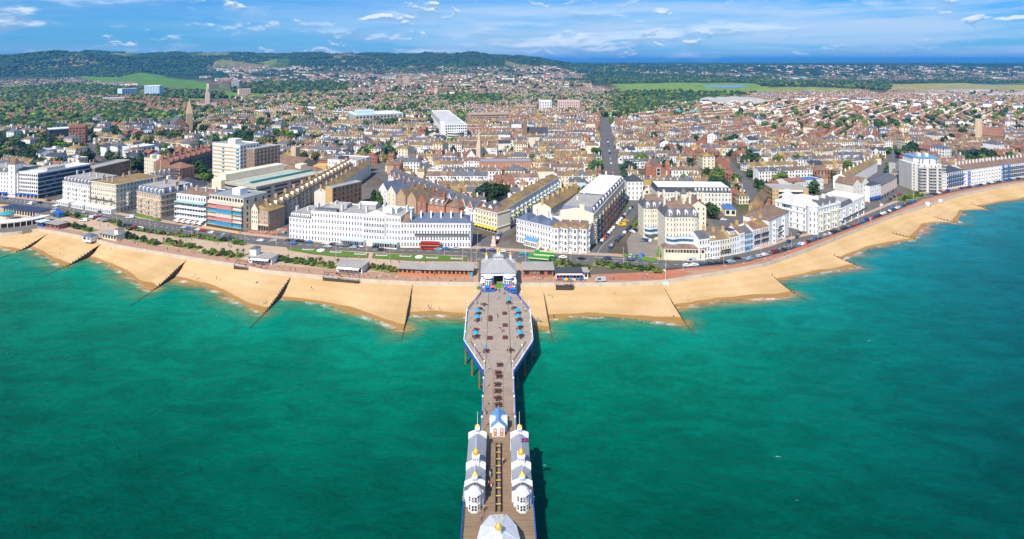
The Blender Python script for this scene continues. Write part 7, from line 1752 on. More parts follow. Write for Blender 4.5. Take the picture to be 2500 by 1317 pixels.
# landmark trees by pixel: (px, py at foot, kind, scale, where)
TL = [(1176,496,5,1.3,'in the clump behind the lime-awning corner'),(1192,492,1,1.25,'in the clump behind the lime-awning corner'),(1205,498,2,.9,'in the clump behind the lime-awning corner'),(1218,498,1,1.35,'in the clump behind the lime-awning corner'),(1160,490,2,1.0,'in the clump behind the lime-awning corner'),
      (912,500,4,.9,'behind the great white hotel'),(926,503,7,.9,'behind the great white hotel'),(1430,512,3,1.2,'between the ochre terrace and balconied terrace'),(1424,500,2,1.1,'between the ochre terrace and balconied terrace'),
      (1737,535,6,1.25,'at the small car park behind the pavilions'),(1935,528,6,1.0,'in the planted corner by the tan flats'),(335,424,1,1.3,'beside the dark brown flat-roofed block'),(345,420,4,1.3,'beside the dark brown flat-roofed block'),(322,425,0,1.1,'beside the dark brown flat-roofed block'),
      (470,424,0,1.2,'below the red-roofed mansion terrace'),(486,426,1,1.2,'below the red-roofed mansion terrace'),(498,430,0,1.0,'below the red-roofed mansion terrace'),(500,444,2,.9,'beside the ochre panelled tower'),(513,446,6,.9,'beside the ochre panelled tower'),
      (728,400,5,1.0,'around the parish church'),(744,398,1,1.1,'around the parish church'),(785,395,2,1.2,'around the parish church'),(770,400,3,.9,'around the parish church')]
for i in range(34):
    TL.append((RND.uniform(592,668), RND.uniform(352,436), RND.choice((0,1,1,5,3)), RND.uniform(.9,1.4), 'in the dark wood around the parish church'))
for px, py in ((1785,356),(1770,352),(1845,366),(1838,364),(1858,366),(1600,400),(1618,398),(1685,402),(1720,404),(1755,404),(1560,402),(1572,402),(1350,392),(1420,390),(1455,388),(1250,400),(1300,398),(2005,420),(2070,424),(2095,420),(1820,412),(1900,408),(1940,410),(1700,345),(1945,335),(1960,338),(1930,336),(2060,338),(2075,330),(2120,352)):
    TL.append((px, py, RND.choice((2,2,6,0)), RND.uniform(.85,1.2), 'dotted between the pale terraces'))
for px, py in ((2192,385),(2200,388),(2215,384),(2228,388),(2240,385),(2228,380),(2300,362),(2310,356),(2320,350),(2382,392),(2395,395),(2405,390),(2420,394),(2370,390),(2350,336),(2240,388),(2490,330),(2345,322),(2360,326)):
    TL.append((px, py, RND.choice((1,5,0,4)), RND.uniform(.95,1.35), 'near the eastern church and green'))
for px, py in ((715,374),(730,376),(760,372),(790,368),(700,380),(850,362),(860,366),(940,378),(955,380),(962,372),(945,370),(690,345),(712,348),(890,345),(905,348),(868,326),(880,330),(980,310),(1000,312),(600,330),(620,326),(775,392),(800,380),(1045,300),(640,372)):
    TL.append((px, py, RND.choice((0,2,1,6)), RND.uniform(.85,1.2), 'between the white terraces near the shopping centre'))
for _ in range(190):
    px, py = RND.uniform(-20,640), RND.uniform(262,425); p = G(px, py)
    if occ_free([(p.x+a, p.y+c) for a in (-2.5,0,2.5) for c in (-2.5,0,2.5)]): TL.append((px, py, RND.choice((0,1,1,5,3,4,2)), RND.uniform(.8,1.3), 'among the villas of the western town'))
for px in range(50, 215, 11): TL.append((px, 332+RND.uniform(-3,3), RND.choice((1,1,0)), RND.uniform(1.0,1.3), 'in the dark row behind the blue school block'))
for px in range(5, 60, 14): TL.append((px, 372+RND.uniform(-4,6), RND.choice((1,0)), 1.2, 'round the playing field at the town edge'))
for px, py, k, sc, where in TL:
    p = G(px, py)
    if NTREE[0] < 285: tree(p.x, p.y, k, sc, where)
# filler trees: gardens and streets farther off, one mass
BLOB = []
for sd in range(4):
    br = random.Random(900+sd); bm = bmesh.new(); bmesh.ops.create_icosphere(bm, subdivisions=1, radius=1.0); m_ = MB()
    for v in bm.verts: v.co *= br.uniform(.72,1.2)
    m_.v = [tuple(v.co) for v in bm.verts]; m_.f = [tuple(v.index for v in f.verts) for f in bm.faces]; m_.m = [0]*len(m_.f); bm.free(); BLOB.append(m_)
BL2 = []
for sd in range(5):   # clustered crown, several lumps
    br = random.Random(950+sd); m_ = MB()
    for _ in range(4):
        b0 = BLOB[br.randrange(4)]; n = len(m_.v); ox, oy, oz, s = br.uniform(-.5,.5), br.uniform(-.5,.5), br.uniform(-.2,.6), br.uniform(.45,.7)
        m_.v += [(v[0]*s+ox, v[1]*s+oy, v[2]*s+oz) for v in b0.v]; m_.f += [tuple(i+n for i in f) for f in b0.f]; m_.m += b0.m
    BL2.append(m_)
BL3 = []
for sd in range(4):   # leafy crown for the nearer trees, unit radius
    m_ = crown_mesh(700+sd, 10, 4.6, 110, 'round', 1.5); zc = 6.0; m_.v = [(v[0]/4.6, v[1]/4.6, (v[2]-zc)/4.6) for v in m_.v]; BL3.append(m_)
FM = [F_DARK, F_MID, F_BRIGHT, F_OLIVE, F_BLUE]
def wood(poly_list, n, seed, size, mats=(0,0,1,4,3), big=False):
    st = Stamp(); wr = random.Random(seed)
    for poly in poly_list:
        x0, x1 = min(p[0] for p in poly), max(p[0] for p in poly); y0, y1 = min(p[1] for p in poly), max(p[1] for p in poly)
        k = 0; cap = int(n*max(.15, (x1-x0)*(y1-y0)/9000.0))*(.62 if x0 > 1470 and y1 > 240 else 1); tries = 0
        while k < cap and tries < cap*5:
            tries += 1; px, py = wr.uniform(x0,x1), wr.uniform(y0,y1)
            if not in_poly(px, py, poly): continue
            p = G(px, py); z = ZG + float(hill(np.array([p.x]), np.array([p.y]))[0]); s = wr.uniform(*size); mi = wr.choice(mats)
            st.add(wr.choice(BL2 if big else BLOB), (p.x, p.y, z+s*.55), wr.uniform(0,6.28), (s,s,s*wr.uniform(.8,1.15)), [mi]); k += 1
    return st
o = wood(WOODS, 900, 3, (5,9), big=True).build('woodland', FM); tag(o, 'dark green woods in patches between the town and the downs', 'woodland', kind='stuff')
def garden_trees():
    st = Stamp(); wr = random.Random(8)
    ZN = [([(-60,262),(330,240),(600,270),(560,330),(200,320),(-60,340)], 1300), ([(560,272),(1150,300),(1150,236),(560,236)], 650), ([(600,236),(1480,260),(1400,190),(900,178),(600,190)], 800), ([(1500,290),(2500,335),(2600,250),(1640,250)], 500),
          ([(1100,262),(1490,285),(1490,230),(1100,232)], 500), ([(1400,178),(2500,190),(2560,202),(1500,206)], 900), ([(-60,262),(330,240),(200,196),(-60,200)], 900), ([(-60,440),(640,340),(1150,372),(1150,300),(560,272),(-60,330)], 1500), ([(470,160),(1400,176),(1400,192),(480,188)], 500), ([(2300,226),(2600,226),(2600,250),(2250,240)], 60), ([(1150,372),(1830,500),(2200,420),(2500,420),(2500,330),(1500,300),(1150,310)], 220)]
    for x, y, s in LEAFY: st.add(wr.choice(BL3 if y < 950 else BL2), (x, y, ZG+s*.75), wr.uniform(0,6.28), (s,s,s*wr.uniform(.9,1.25)), [wr.choice((0,0,0,0,1,1,2,3,4,4))])
    for poly, n in ZN:
        x0, x1 = min(p[0] for p in poly), max(p[0] for p in poly); y0, y1 = min(p[1] for p in poly), max(p[1] for p in poly); k = 0; tries = 0
        while k < n and tries < n*9:
            tries += 1; px, py = wr.uniform(x0,x1), wr.uniform(y0,y1)
            if not in_poly(px, py, poly) or any(in_poly(px, py, f[0]) for f in FIELDS): continue
            p = G(px, py)
            m = wr.randint(1,4)
            for _ in range(m):
                x, y = p.x+wr.gauss(0,9), p.y+wr.gauss(0,9)
                if not occ_free([(x,y),(x-1.5,y),(x+1.5,y)]): continue
                z = ZG + float(hill(np.array([x]), np.array([y]))[0]); s = wr.uniform(2.6,5.2)*(1.0 if y < 900 else 1.45); st.add(wr.choice(BL3 if y < 950 else BL2), (x, y, z+s*.75), wr.uniform(0,6.28), (s,s,s*wr.uniform(.9,1.25)), [wr.choice((0,0,0,0,1,1,2,3,4,4))]); q = s*.6; occ_poly([(x-q,y-q),(x+q,y-q),(x+q,y+q),(x-q,y+q)], 0, 3)
            k += 1
    return st
o = garden_trees().build('garden_trees', FM); tag(o, 'small garden and street trees scattered through the far town', 'trees', kind='stuff')
def downs_trees():
    st = Stamp(); wr = random.Random(77); n = 0
    X = NR.uniform(-4600, 1500, 70000); Y = NR.uniform(3300, 6200, 70000); px = CX+F*X/Y
    Z = hill(X, Y); den = np.sin(X*.0031+1.7*np.sin(Y*.0016))*np.sin(Y*.0026+1.1*np.sin(X*.0013)) + .35*np.sin(X*.012+Y*.007)
    ok = (px > -120) & (px < 1450) & (Z > 14) & (den > np.where(px < 210, -1.2, -.32))
    ok &= ~((Z > 150) & (np.sin(X*.009+Y*.004) > -.2))
    for poly, _ in FIELDS: pass
    for x, y, z in zip(X[ok][:26000], Y[ok][:26000], Z[ok][:26000]):
        s = wr.uniform(6,12); st.add(wr.choice(BLOB), (x, y, z+ZG+s*.3), wr.uniform(0,6.28), (s,s,s*.8), [wr.choice((0,0,1,1,4,4))])
    return st
o = downs_trees().build('downs_woodland', FM); tag(o, 'dark woods clothing the slopes of the downs', 'woodland', kind='stuff')
def plain_trees():
    st = Stamp(); wr = random.Random(78)
    for _ in range(6500):
        py = wr.uniform(163, 204); px = wr.uniform(1380, 2560)
        if any(in_poly(px, py, f[0]) for f in FIELDS): continue
        p = G(px, py); z = ZG+float(hill(np.array([p.x]), np.array([p.y]))[0]); s = wr.uniform(8,16)*max(1, (p.y/4500)); st.add(wr.choice(BLOB), (p.x,p.y,z+1), wr.uniform(0,6.28), (s*2.2,s,min(s*.7, 12)), [wr.choice((0,0,4))])
    return st
o = plain_trees().build('plain_woodland', FM); tag(o, 'blue-green belts of trees across the distant plain', 'woodland', kind='stuff')
for zi, z in enumerate(ZONES):
    if zi < len(ZONES)-1: zone_fill(40+zi, z[0], z[1]+(90 if zi % 2 else 0), {'V':.5,'S':.5}, 13)
BLOCKS.sort(key=lambda b: b[0])
def variant_root(v, loc, rz):
    r = empty(v['name'], loc, rz, v['label'], v['cat'], {'villa':'villas in the town','house_terrace':'terraces in the town','cottage':'cottages in the town'}[v['name']])
    me = {pn: v['P'][pn].mesh(pn, TM) for pn in v['P'] if v['P'][pn].f}
    for pn, m in me.items():
        o = link(pn, m, r)
        if pn in ('window','chimney'): o['kind'] = 'stuff'
    v['root'] = r
    return r
st_mid, st_lite = Stamp(), Stamp(); count = {'house_terrace':0, 'villa':0, 'cottage':0}
for Y, X, rz, v, kd in BLOCKS:
    px, _ = pix(X, Y)
    if count[v['name']] < 290 and -60 < px < 2560:
        count[v['name']] += 1
        if v['root'] is None: variant_root(v, (X, Y, ZG), rz)
        else: copy_thing(v['root'], (X, Y, ZG), rz)
    elif Y < 900: st_mid.add(v['all'], (X, Y, ZG), rz)
    else: st_lite.add(v['lite'], (X, Y, ZG), rz)
o = st_mid.build('distant_terraces', TM)
if o: tag(o, 'rows of brown and white terraced houses filling the middle of the town', 'houses', kind='stuff')
o = st_lite.build('far_terraces', TM)
if o: tag(o, 'far rows of brown-roofed terraced houses merging into one mass', 'houses', kind='stuff')
# far town: little houses scattered along curving streets
def far_town():
    st = Stamp(); fr = random.Random(31)
    FZ = [([(560,272),(860,270),(1150,300),(1480,288),(1500,230),(1400,200),(1150,185),(900,178),(600,180),(480,190),(600,215),(560,240)], 5200, .25),
          ([(1400,200),(1500,230),(1490,286),(1150,300),(1100,250)], 900, .5), ([(470,158),(800,160),(1000,166),(1400,176),(1420,195),(900,190),(480,186)], 2600, .3),
          ([(1640,256),(2050,246),(2700,268),(2760,236),(2300,226),(1900,230)], 2600, .8), ([(1480,188),(1900,176),(2500,186),(2560,200),(2250,200),(1900,200),(1500,203)], 2000, .6),
          ([(-100,262),(330,240),(300,205),(150,196),(-100,205)], 1100, 1.2), ([(0,200),(180,196),(190,214),(0,220)], 250, 1.2), ([(1900,172),(2500,178),(2500,190),(2000,184)], 450, .2)]
    bad = [f[0] for f in FIELDS] + WOODS
    for poly, n, jit in FZ:
        y0, y1 = min(p[1] for p in poly), max(p[1] for p in poly); x0, x1 = min(p[0] for p in poly), max(p[0] for p in poly); k = 0; tries = 0
        while k < n and tries < n*6:
            tries += 1; px, py = fr.uniform(x0, x1), fr.uniform(y0, y1)
            if not in_poly(px, py, poly) or any(in_poly(px, py, b) for b in bad): continue
            p = G(px, py); base = .35*math.sin(p.x*.0012)+.5*math.sin(p.y*.0011); ang = base + fr.choice((0, math.pi/2)) + fr.gauss(0, .12)
            # short run of houses along the street
            m = fr.randint(2, 6); v = fr.choice(FARV)
            for i in range(m):
                q = (p.x + math.cos(ang)*(i*15), p.y + math.sin(ang)*(i*15))
                i_, j_ = int((q[0]-OX)/OC), int((q[1]-OY)/OC)
                if 0 <= i_ < OCC.shape[1] and 0 <= j_ < OCC.shape[0] and OCC[j_, i_]: continue
                z = ZG + float(hill(np.array([q[0]]), np.array([q[1]]))[0])
                if z > 70: continue
                st.add(v if fr.random() < .7 else fr.choice(FARV), (q[0], q[1], z), ang, (fr.uniform(.8,1.15), 1, fr.uniform(.85,1.25))); k += 1
    # pale sheds and depots on the plain
    shed = MB(); shed.box(-40,40,-14,14,-2,9,0); shed.gable(-40,40,-14,14,9,12,11,0)
    for _ in range(46):
        px, py = fr.uniform(1500,2500), fr.choice((fr.uniform(176,184), fr.uniform(186,198), fr.uniform(226,240)))
        if py > 220: px = fr.uniform(2260,2560)
        if any(in_poly(px, py, b) for b in bad): continue
        p = G(px, py); st.add(shed, p, fr.uniform(-.3,.3), (fr.uniform(.5,1.8), fr.uniform(.6,1.5), fr.uniform(.7,1.2)), None)
    return st
o = far_town().build('far_town', TM); tag(o, 'distant town of small pale houses with brown and red roofs', 'houses', kind='stuff')
# ------------------------------------------------------------------ seafront planting
SHR = []
for sd, m in enumerate((F_BRIGHT, F_MID, F_OLIVE, F_BRIGHT, F_DARK)):
    SHR.append((crown_mesh(300+sd, 2.4, 1.7, 150, 'low', .55).mesh('shrub', [m])))
def palm_mesh():
    mb = MB(); rr = random.Random(4); mb.tube((0,0,-.3),(0,0,2.0),.16,.11,6,1)
    for _ in range(46):
        d = Vector((rr.gauss(0,1), rr.gauss(0,1), rr.gauss(.5,.8))).normalized(); a = Vector((0,0,2.0)); t = a+d*1.5+Vector((0,0,-.25)); s = d.cross(Vector((0,0,1))).normalized()*.1; m_ = a+d*.8+Vector((0,0,.1)); mb.poly([a-s*.4, m_-s, t, m_+s, a+s*.4], 0)
    return mb
PALM = palm_mesh().mesh('cabbage_palm', [F_OLIVE, BARK])
BEDS = [((154,522),(213,536),3,14,'in the upper bed in front of the cream hotel'),((266,540),(306,556),2,9,'in the parking garden before the beige mansion block'),((314,559),(404,573),2,14,'in the upper bed before the white balconied hotel'),((415,573),(462,581),2,8,'in the small bed before the wrapped block'),((473,579),(545,591),2,13,'in the bed before the wrapped block'),((560,590),(598,598),2,8,'in the bed before the ochre corner house'),
        ((148,545),(229,565),3,18,'in the bank above the beach hut'),((283,572),(385,598),3,22,'in the long bank east of the beach shelter'),((396,592),(486,608),3,16,'in the bank midway along the gardens'),((502,616),(590,628),3,14,'in the bank west of the crowded cafe'),((666,632),(820,653),3,28,'in the thick hedge bank between the two beach cafes'),((900,653),(970,665),3,14,'in the hedge bank by the long brick building'),
        ((1353,645),(1440,660),3,18,'in the garden behind the east cafe'),((1451,646),(1612,664),3,34,'in the long garden bank east of the pier'),((2187,490),(2250,478),5,16,'in the roundabout garden by the apartment tower'),((1922,516),(1946,530),4,6,'in the planted corner by the tan flats')]
for (a, b_, th, n, where) in BEDS:
    A, B_ = G(*a), G(*b_); d = (B_-A).normalized(); nr = Vector((-d.y, d.x, 0))
    hw = th*.95
    mb = MB(); mb.poly([A-nr*hw-d*1, B_-nr*hw+d*1, B_+nr*hw+d*1, A+nr*hw-d*1]); o = mb.build('flower_bed', SOIL if 'upper' in where else mat('rough_grass',(.20,.22,.06),.95,.3,.6), None); o.location = (0,0,.16); tag(o, kind='structure')
    for i in range(n):
        p = A + (B_-A)*((i+RND.uniform(.1,.9))/n) + nr*RND.uniform(-hw,hw)*.75
        if RND.random() < .16: o = link('cabbage_palm', PALM, None, p, RND.uniform(0,6.28), (RND.uniform(.9,1.4),)*3); tag(o, 'spiky cabbage palm growing %s' % where, 'palm', 'cabbage palms in the seafront gardens')
        else: s = RND.uniform(.65,1.25); o = link('shrub', RND.choice(SHR), None, p, RND.uniform(0,6.28), (s*1.25, s*1.1, s)); tag(o, 'bushy green shrub %s' % where, 'shrub', 'shrubs %s' % where)
def hedge(pts, h, w, lab):
    rr = random.Random(len(lab)); mb = MB(); P = [G(*p) for p in pts]; L0 = P[0].copy()
    for a, b_ in zip(P, P[1:]):
        n = int((b_-a).length*9); d = (b_-a).normalized(); nr = Vector((-d.y, d.x, 0)); mb.obox((((a+b_)/2).x-L0.x, ((a+b_)/2).y-L0.y), math.atan2(d.y,d.x), (b_-a).length/2, w*.42, 0, h*.88)
        for _ in range(n): q = a+(b_-a)*rr.random()+nr*rr.uniform(-w/2,w/2); leaf_quad(mb, (q.x-L0.x, q.y-L0.y, rr.uniform(.1,h)), (rr.gauss(0,1),rr.gauss(-.5,1),rr.gauss(.6,1)), rr.uniform(.35,.7), rr)
    o = mb.build('hedge', F_BRIGHT, None, L0); tag(o, lab, 'hedge')
hedge([(1521,626),(1560,633),(1602,637)], 1.6, 2.0, 'clipped green hedge along the front of the hotel car park'); hedge([(1546,556),(1560,541),(1574,532)], 2.2, 3.0, 'curved green hedge at the back of the hotel car park'); hedge([(1607,628),(1618,592)], 1.8, 2.4, 'green hedge beside the glazed hotel base'); hedge([(332,527),(390,541)], 1.5, 1.8, 'green hedge in front of the beige mansion block')
# lawn ornaments: round white basins, bordered beds
for px, py in ((783,613),(1023,629)):
    p = G(px, py); mb = MB(); mb.lathe(0,0,[(2.2,.1),(2.2,.5),(1.9,.5),(1.9,.25),(.4,.3),(.3,1.2),(.05,1.3)],14); tag(mb.build('stone_basin', WHITEP, None, p), 'round white stone basin on the %s lawn' % ('narrow western' if px < 900 else 'broad eastern'), 'fountain')
for i, (px, py) in enumerate(((752,610),(820,616),(880,621),(932,624),(990,626),(1055,630),(1115,632))):
    p = G(px, py); mb = MB(); mb.box(-3.2,3.2,-.9,.9,0,.22,0); mb.box(-2.9,2.9,-.6,.6,.22,.28,1); o = mb.build('edged_bed', [WHITEP, SOIL], None, (p.x,p.y,ZG+.12), -.1); tag(o, 'white-edged rectangular flower bed set in the mown seafront lawn', 'flower bed', 'white-edged beds in the lawns')
# ------------------------------------------------------------------ seafront kiosks, cafes and shelters
def hut(name, lab, cat, p0, p1, dep, h, wm, roof='flat', rm=None, nw=4, wz=.9, extra=None):
    b = B(name, lab, cat, p0, p1, dep); b.wall(h, wm)
    if roof == 'flat':
        mb = MB(); mb.box(-.5, b.W+.5, -.9, dep+.4, h, h+.35, 0, True); b.part(mb, 'roof', rm or R_LEAD)
    elif roof == 'hip': b.hip(h, 1.6, rm or R_SLATE)
    for k in range(nw): window(b.r, b.W*(k+.5)/nw, 0, wz, b.W/nw*.6, h*.5, 0, WIND)
    return b
hut('beach_hut', 'small white hut with grey hipped roof standing on the sand', 'hut', (202,588), (221,591), 4.5, 2.8, W_WHITE, 'hip', R_BLUE, 2)
b = hut('beach_shelter', 'flat-roofed pale beach shelter with small white tower', 'shelter', (243,581), (284,589), 5, 3.2, W_CREAM, nw=6); mb = MB(); mb.box(b.W*.78,b.W*.98,1,5,3.5,6.3); t = b.part(mb, 'tower', W_WHITE); mb = MB(); mb.hip(b.W*.78,b.W*.98,1,5,6.3,7.3,0,.3); mb.build('tower_roof', R_BROWN, t)
b = hut('beach_cafe', 'white beach cafe with corner lookout and crowded terrace', 'cafe', (606,642), (663,647), 6, 3.4, W_WHITE, nw=7); mb = MB(); mb.box(.3,4,1,5,3.6,7.2); t = b.part(mb, 'lookout', W_WHITE); mb = MB(); mb.hip(.3,4,1,5,7.2,8.4,0,.4); mb.build('lookout_roof', R_SLATE, t); mb = MB(); mb.poly([(2,-2.4,2.5),(b.W-1,-2.4,2.5),(b.W-1,-.02,3.1),(2,-.02,3.1)]); b.part(mb, 'awning', W_WHITE)
b = hut('beach_cafe', 'flat-roofed beach cafe with open front between hedges', 'cafe', (821,664), (884,669), 8, 3.4, W_PALE, nw=6); mb = MB(); mb.poly([(1,-2.4,2.4),(b.W-1,-2.4,2.4),(b.W-1,-.02,3.1),(1,-.02,3.1)]); b.part(mb, 'awning', W_WHITE)
b = hut('brick_pavilion', 'long low orange brick building with grey roof beside the pier', 'building', (972,671), (1060,675), 7, 3.3, W_ORANGE, nw=8, wz=1.4); b = hut('brick_pavilion', 'orange brick kiosk block with blue door next to the pier', 'building', (1061.5,675), (1154,677), 8, 3.45, W_ORANGE, nw=9, wz=1.4); mb = MB(); mb.box(b.W*.93,b.W*.99,-.2,0,0,2.4,0,True); b.part(mb, 'door', mat('cyan_door',(.02,.4,.65),.6,0))
hut('brick_pavilion', 'square brick kiosk with grey roof on the east side of the pier', 'building', (1277,676), (1351,676), 10, 3.5, W_BRICK, nw=4, wz=1.2)
b = hut('beach_cafe', 'white shopfront cafe hung with beach goods east of the pier', 'cafe', (1357,681), (1424,681), 6, 3.2, W_WHITE, nw=8, wz=.4, rm=R_DARK); mb = MB(); mb.poly([(.5,-1.8,2.4),(b.W-.5,-1.8,2.4),(b.W-.5,-.02,3.0),(.5,-.02,3.0)]); b.part(mb, 'awning', W_PINK)
for k in range(14): mb = MB(); x = b.W*(k+.5)/14; mb.box(x-.4,x+.4,-2.2,-1.7,0,RND.uniform(.8,1.6)); b.part(mb, 'goods_stand', RND.choice([AW_BLUE, AW_YEL, W_PINK, mat('goods_red',(.5,.06,.05),.7,0), TURQ]))
hut('white_booth', 'white booth at the end of the beach goods cafe', 'kiosk', (1425,681), (1436,681), 5, 3.4, W_WHITE, nw=1)
hut('brick_toilet', 'small brick hut with flat roof where the bank meets the bandstand', 'hut', (113,556), (144,561), 5, 3.0, W_BRICK, nw=3)
hut('blue_kiosk', 'blue kiosk with pale roof beside the bandstand arcade', 'kiosk', (90,552), (104,555), 4, 3.0, BLUEP, nw=1, rm=W_BLUE); hut('blue_kiosk', 'blue kiosk standing on the upper promenade by the palms', 'kiosk', (127,531), (142,534), 4, 3.2, mat('teal_blue',(.05,.2,.38),.6,.05), 'hip', BLUEP, 1)
for px, py, lab in ((2265,504,'larger white rounded beach kiosk at the edge of the sand'),(2296,495,'smaller white rounded beach kiosk at the edge of the sand')):
    p = G(px, py, 5.0); s = .68 if px < 2280 else .58; r = empty('beach_kiosk', p, .5, lab, 'kiosk'); mb = MB(); mb.lathe(0,0,[(2.0*s,0),(2.6*s,1.6*s),(2.5*s,3.2*s),(1.6*s,4.4*s),(.2,4.8*s)],12); mb.build('shell', R_WHITE, r, smooth=True); window(r, 0, -2.55*s, 1.2*s, 1.6*s, 1.3*s, 0, WIND)
# terraces with tables and crowds on the beach
def beach_terrace(quad, lab, n, where, wm):
    P = [G(x, y, 5.2) for x, y in quad]; c = sum(P, Vector())/4; r = empty('beach_terrace', c, 0, lab, 'terrace'); mb = MB(); mb.prism([(p.x-c.x, p.y-c.y) for p in P], -2.2, .35); mb.build('platform', wm, r)
    for i in range(4):
        a, b_ = P[i]-c, P[(i+1)%4]-c; d = b_-a; ln = d.length; q = MB(); q.box(0,ln,-.05,.05,1.15,1.25,0,True); q.box(0,ln,-.03,.03,.75,.8,0,True)
        for k in range(int(ln/1.6)+1): q.box(k*1.6-.05,k*1.6+.05,-.05,.05,.35,1.25)
        o = q.build('fence', TIMBER, r); o.location = a; o.rotation_euler = (0,0,math.atan2(d.y,d.x))
    for k in range(n):
        u, v = RND.uniform(.06,.94), RND.uniform(.12,.88); p = (P[0]*(1-u)+P[1]*u)*(1-v) + (P[3]*(1-u)+P[2]*u)*v
        if k % 3 == 0:
            t = empty('cafe_table', (p.x,p.y,5.55), RND.uniform(0,3), 'small table on the %s' % where, 'table', 'tables on the %s' % where); q = MB(); q.box(-.55,.55,-.4,.4,.68,.74,0,True); q.build('top', BENCH, t); q = MB(); q.tube((0,0,0),(0,0,.7),.06); q.build('leg', IRON, t)
        else: person((p.x,p.y,5.55), 'on the %s' % where, RND.choice(('sit','sit','stand')))
beach_terrace([(571,654),(650,662),(652,648),(578,641)], 'crowded timber terrace on the sand below the lookout cafe', 44, 'crowded lookout cafe terrace', TIMBER)
beach_terrace([(788,682),(876,690),(878,678),(794,670)], 'fenced timber terrace on the sand below the open-fronted cafe', 24, 'open-fronted cafe terrace', TIMBER)
beach_terrace([(1357,704),(1400,704),(1400,691),(1357,691)], 'dark fenced terrace on the sand by the beach goods cafe', 16, 'beach goods cafe terrace', TIMBER)
# bandstand with curved arcade
def bandstand():
    c = G(-2, 543); r = empty('bandstand', c, 0, 'seafront bandstand with curved white colonnade and teal-roofed stage', 'bandstand'); R0, R1 = 24.0, 30.5; n = 26; a0, a1 = math.radians(-178), math.radians(10)
    A = [a0+(a1-a0)*i/n for i in range(n+1)]; pt = lambda R, a: (R*math.cos(a)*1.0, R*math.sin(a)*.62+2)
    deck = MB(); 
    for i in range(n):
        p, q, s, t = pt(R0,A[i]), pt(R0,A[i+1]), pt(R1,A[i+1]), pt(R1,A[i]); deck.poly([t+(3.6,), s+(3.6,), q+(3.6,), p+(3.6,)]); deck.poly([t+(3.0,), s+(3.0,), s+(3.6,), t+(3.6,)]); deck.poly([q+(3.0,), p+(3.0,), p+(3.6,), q+(3.6,)]); deck.poly([s+(3.0,), t+(3.0,), p+(3.0,), q+(3.0,)])
    deck.build('gallery_roof', W_PALE, r)
    for i in range(0, n+1):
        col = MB(); x, y = pt(R1-.3, A[i]); col.lathe(x,y,[(.22,-1.5),(.2,3.0)],6); col.build('column', W_WHITE, r)
    w = MB()
    for i in range(n):
        p, q = pt(R0+2.5,A[i]), pt(R0+2.5,A[i+1]); w.poly([p+(-1,), q+(-1,), q+(3,), p+(3,)])
    w.build('back_wall', mat('brick_dark_arcade',(.2,.1,.07),.9,.1), r)
    par = MB()
    for i in range(n):
        p, q = pt(R0+.1,A[i]), pt(R0+.1,A[i+1]); par.poly([p+(3.6,), q+(3.6,), q+(4.5,), p+(4.5,)])
    par.build('balustrade', W_WHITE, r)
    fl = MB(); fl.poly([pt(R0,a)+(.15,) for a in A]); fl.build('court', mat('court_red',(.25,.12,.1),.9,.15), r)
    st = MB(); st.lathe(0,6,[(3.6,0),(3.6,4.0)],12); st.build('stage', W_CREAM, r); st = MB(); st.lathe(0,6,[(4.4,4.0),(3.6,4.7),(2.0,5.5),(.3,6.0)],12); st.build('stage_roof', mat('teal_copper',(.03,.30,.33),.6,.1), r)
    occ_poly([(c.x-32,c.y-20),(c.x+32,c.y-20),(c.x+32,c.y+20),(c.x-32,c.y+20)])
bandstand()
b = B('colonnade', 'long colonnade building with dark blue flat roof behind the bandstand', 'building', (8,521), (100,533), 6); b.wall(4.2, W_CREAM); mb = MB(); mb.box(-1,b.W+1,-1.2,7,4.2,4.7,0,True); b.part(mb, 'roof', mat('navy_flat_roof',(.03,.05,.12),.7,.15)); [window(b.r, b.W*(k+.5)/14, 0, .6, b.W/14*.7, 2.8, 0, WIND) for k in range(14)]
# war memorial at the junction
p = G(1205, 600); r = empty('war_memorial', p, 0, 'stone memorial column with bronze figure on the traffic island', 'memorial'); mb = MB(); mb.box(-1.6,1.6,-1.6,1.6,0,.5); mb.box(-1.1,1.1,-1.1,1.1,.5,3.2); mb.box(-.7,.7,-.7,.7,3.2,5.4); mb.build('plinth', W_PINK, r); me_ = PMESH['stand'].copy(); me_.materials.clear(); me_.materials.append(mat('bronze',(.10,.09,.06),.5,.1)); o = link('figure', me_, r, (0,0,5.4), 0, (1.3,1.3,1.3))
# lamp columns on the promenade and along the road
SL = lamp_proto('street_lamp', 'lamp', 9.0, W_PALE, 'arm', 'tall lamp columns along the seafront'); sfirst = True
LAMPS = [(60,512),(112,510),(180,530),(285,550),(300,580),(365,562),(378,585),(468,583),(482,600),(598,600),(602,636),(675,600),(710,620),(820,640),(895,625),(938,618),(952,645),(1085,622),(1150,640),(1163,650),(1166,612),(1283,642),(1394,650),(1522,650),(1626,650),(1668,660),(1767,650),(1858,628),(1932,608),(1996,586),(2048,565),(2096,546),(2150,525),(2188,508),(2230,490),(2305,472),(2385,455),(2447,442),(1130,640),(1610,636)]
for px, py in LAMPS:
    p = G(px, py); side = 'beside the western gardens' if px < 600 else ('by the seafront lawns' if px < 1170 else ('east of the pier' if px < 1640 else 'along the eastern curve of the parade')); lab = 'tall pale lamp column %s' % side
    if sfirst: SL.location = p; SL['label'] = lab; sfirst = False
    else: copy_thing(SL, p, 0, lab)
# flagpole
p = G(1625, 692, 5); r = empty('flagpole', p, 0, 'tall white flagpole on the beach edge east of the pier', 'flagpole'); mb = MB(); mb.tube((0,0,0),(0,0,9),.09,.05); mb.build('pole', WHITEP, r); mb = MB(); mb.box(-1.4,1.4,-.8,.8,-.6,.5); mb.build('base', W_BLUE, r)
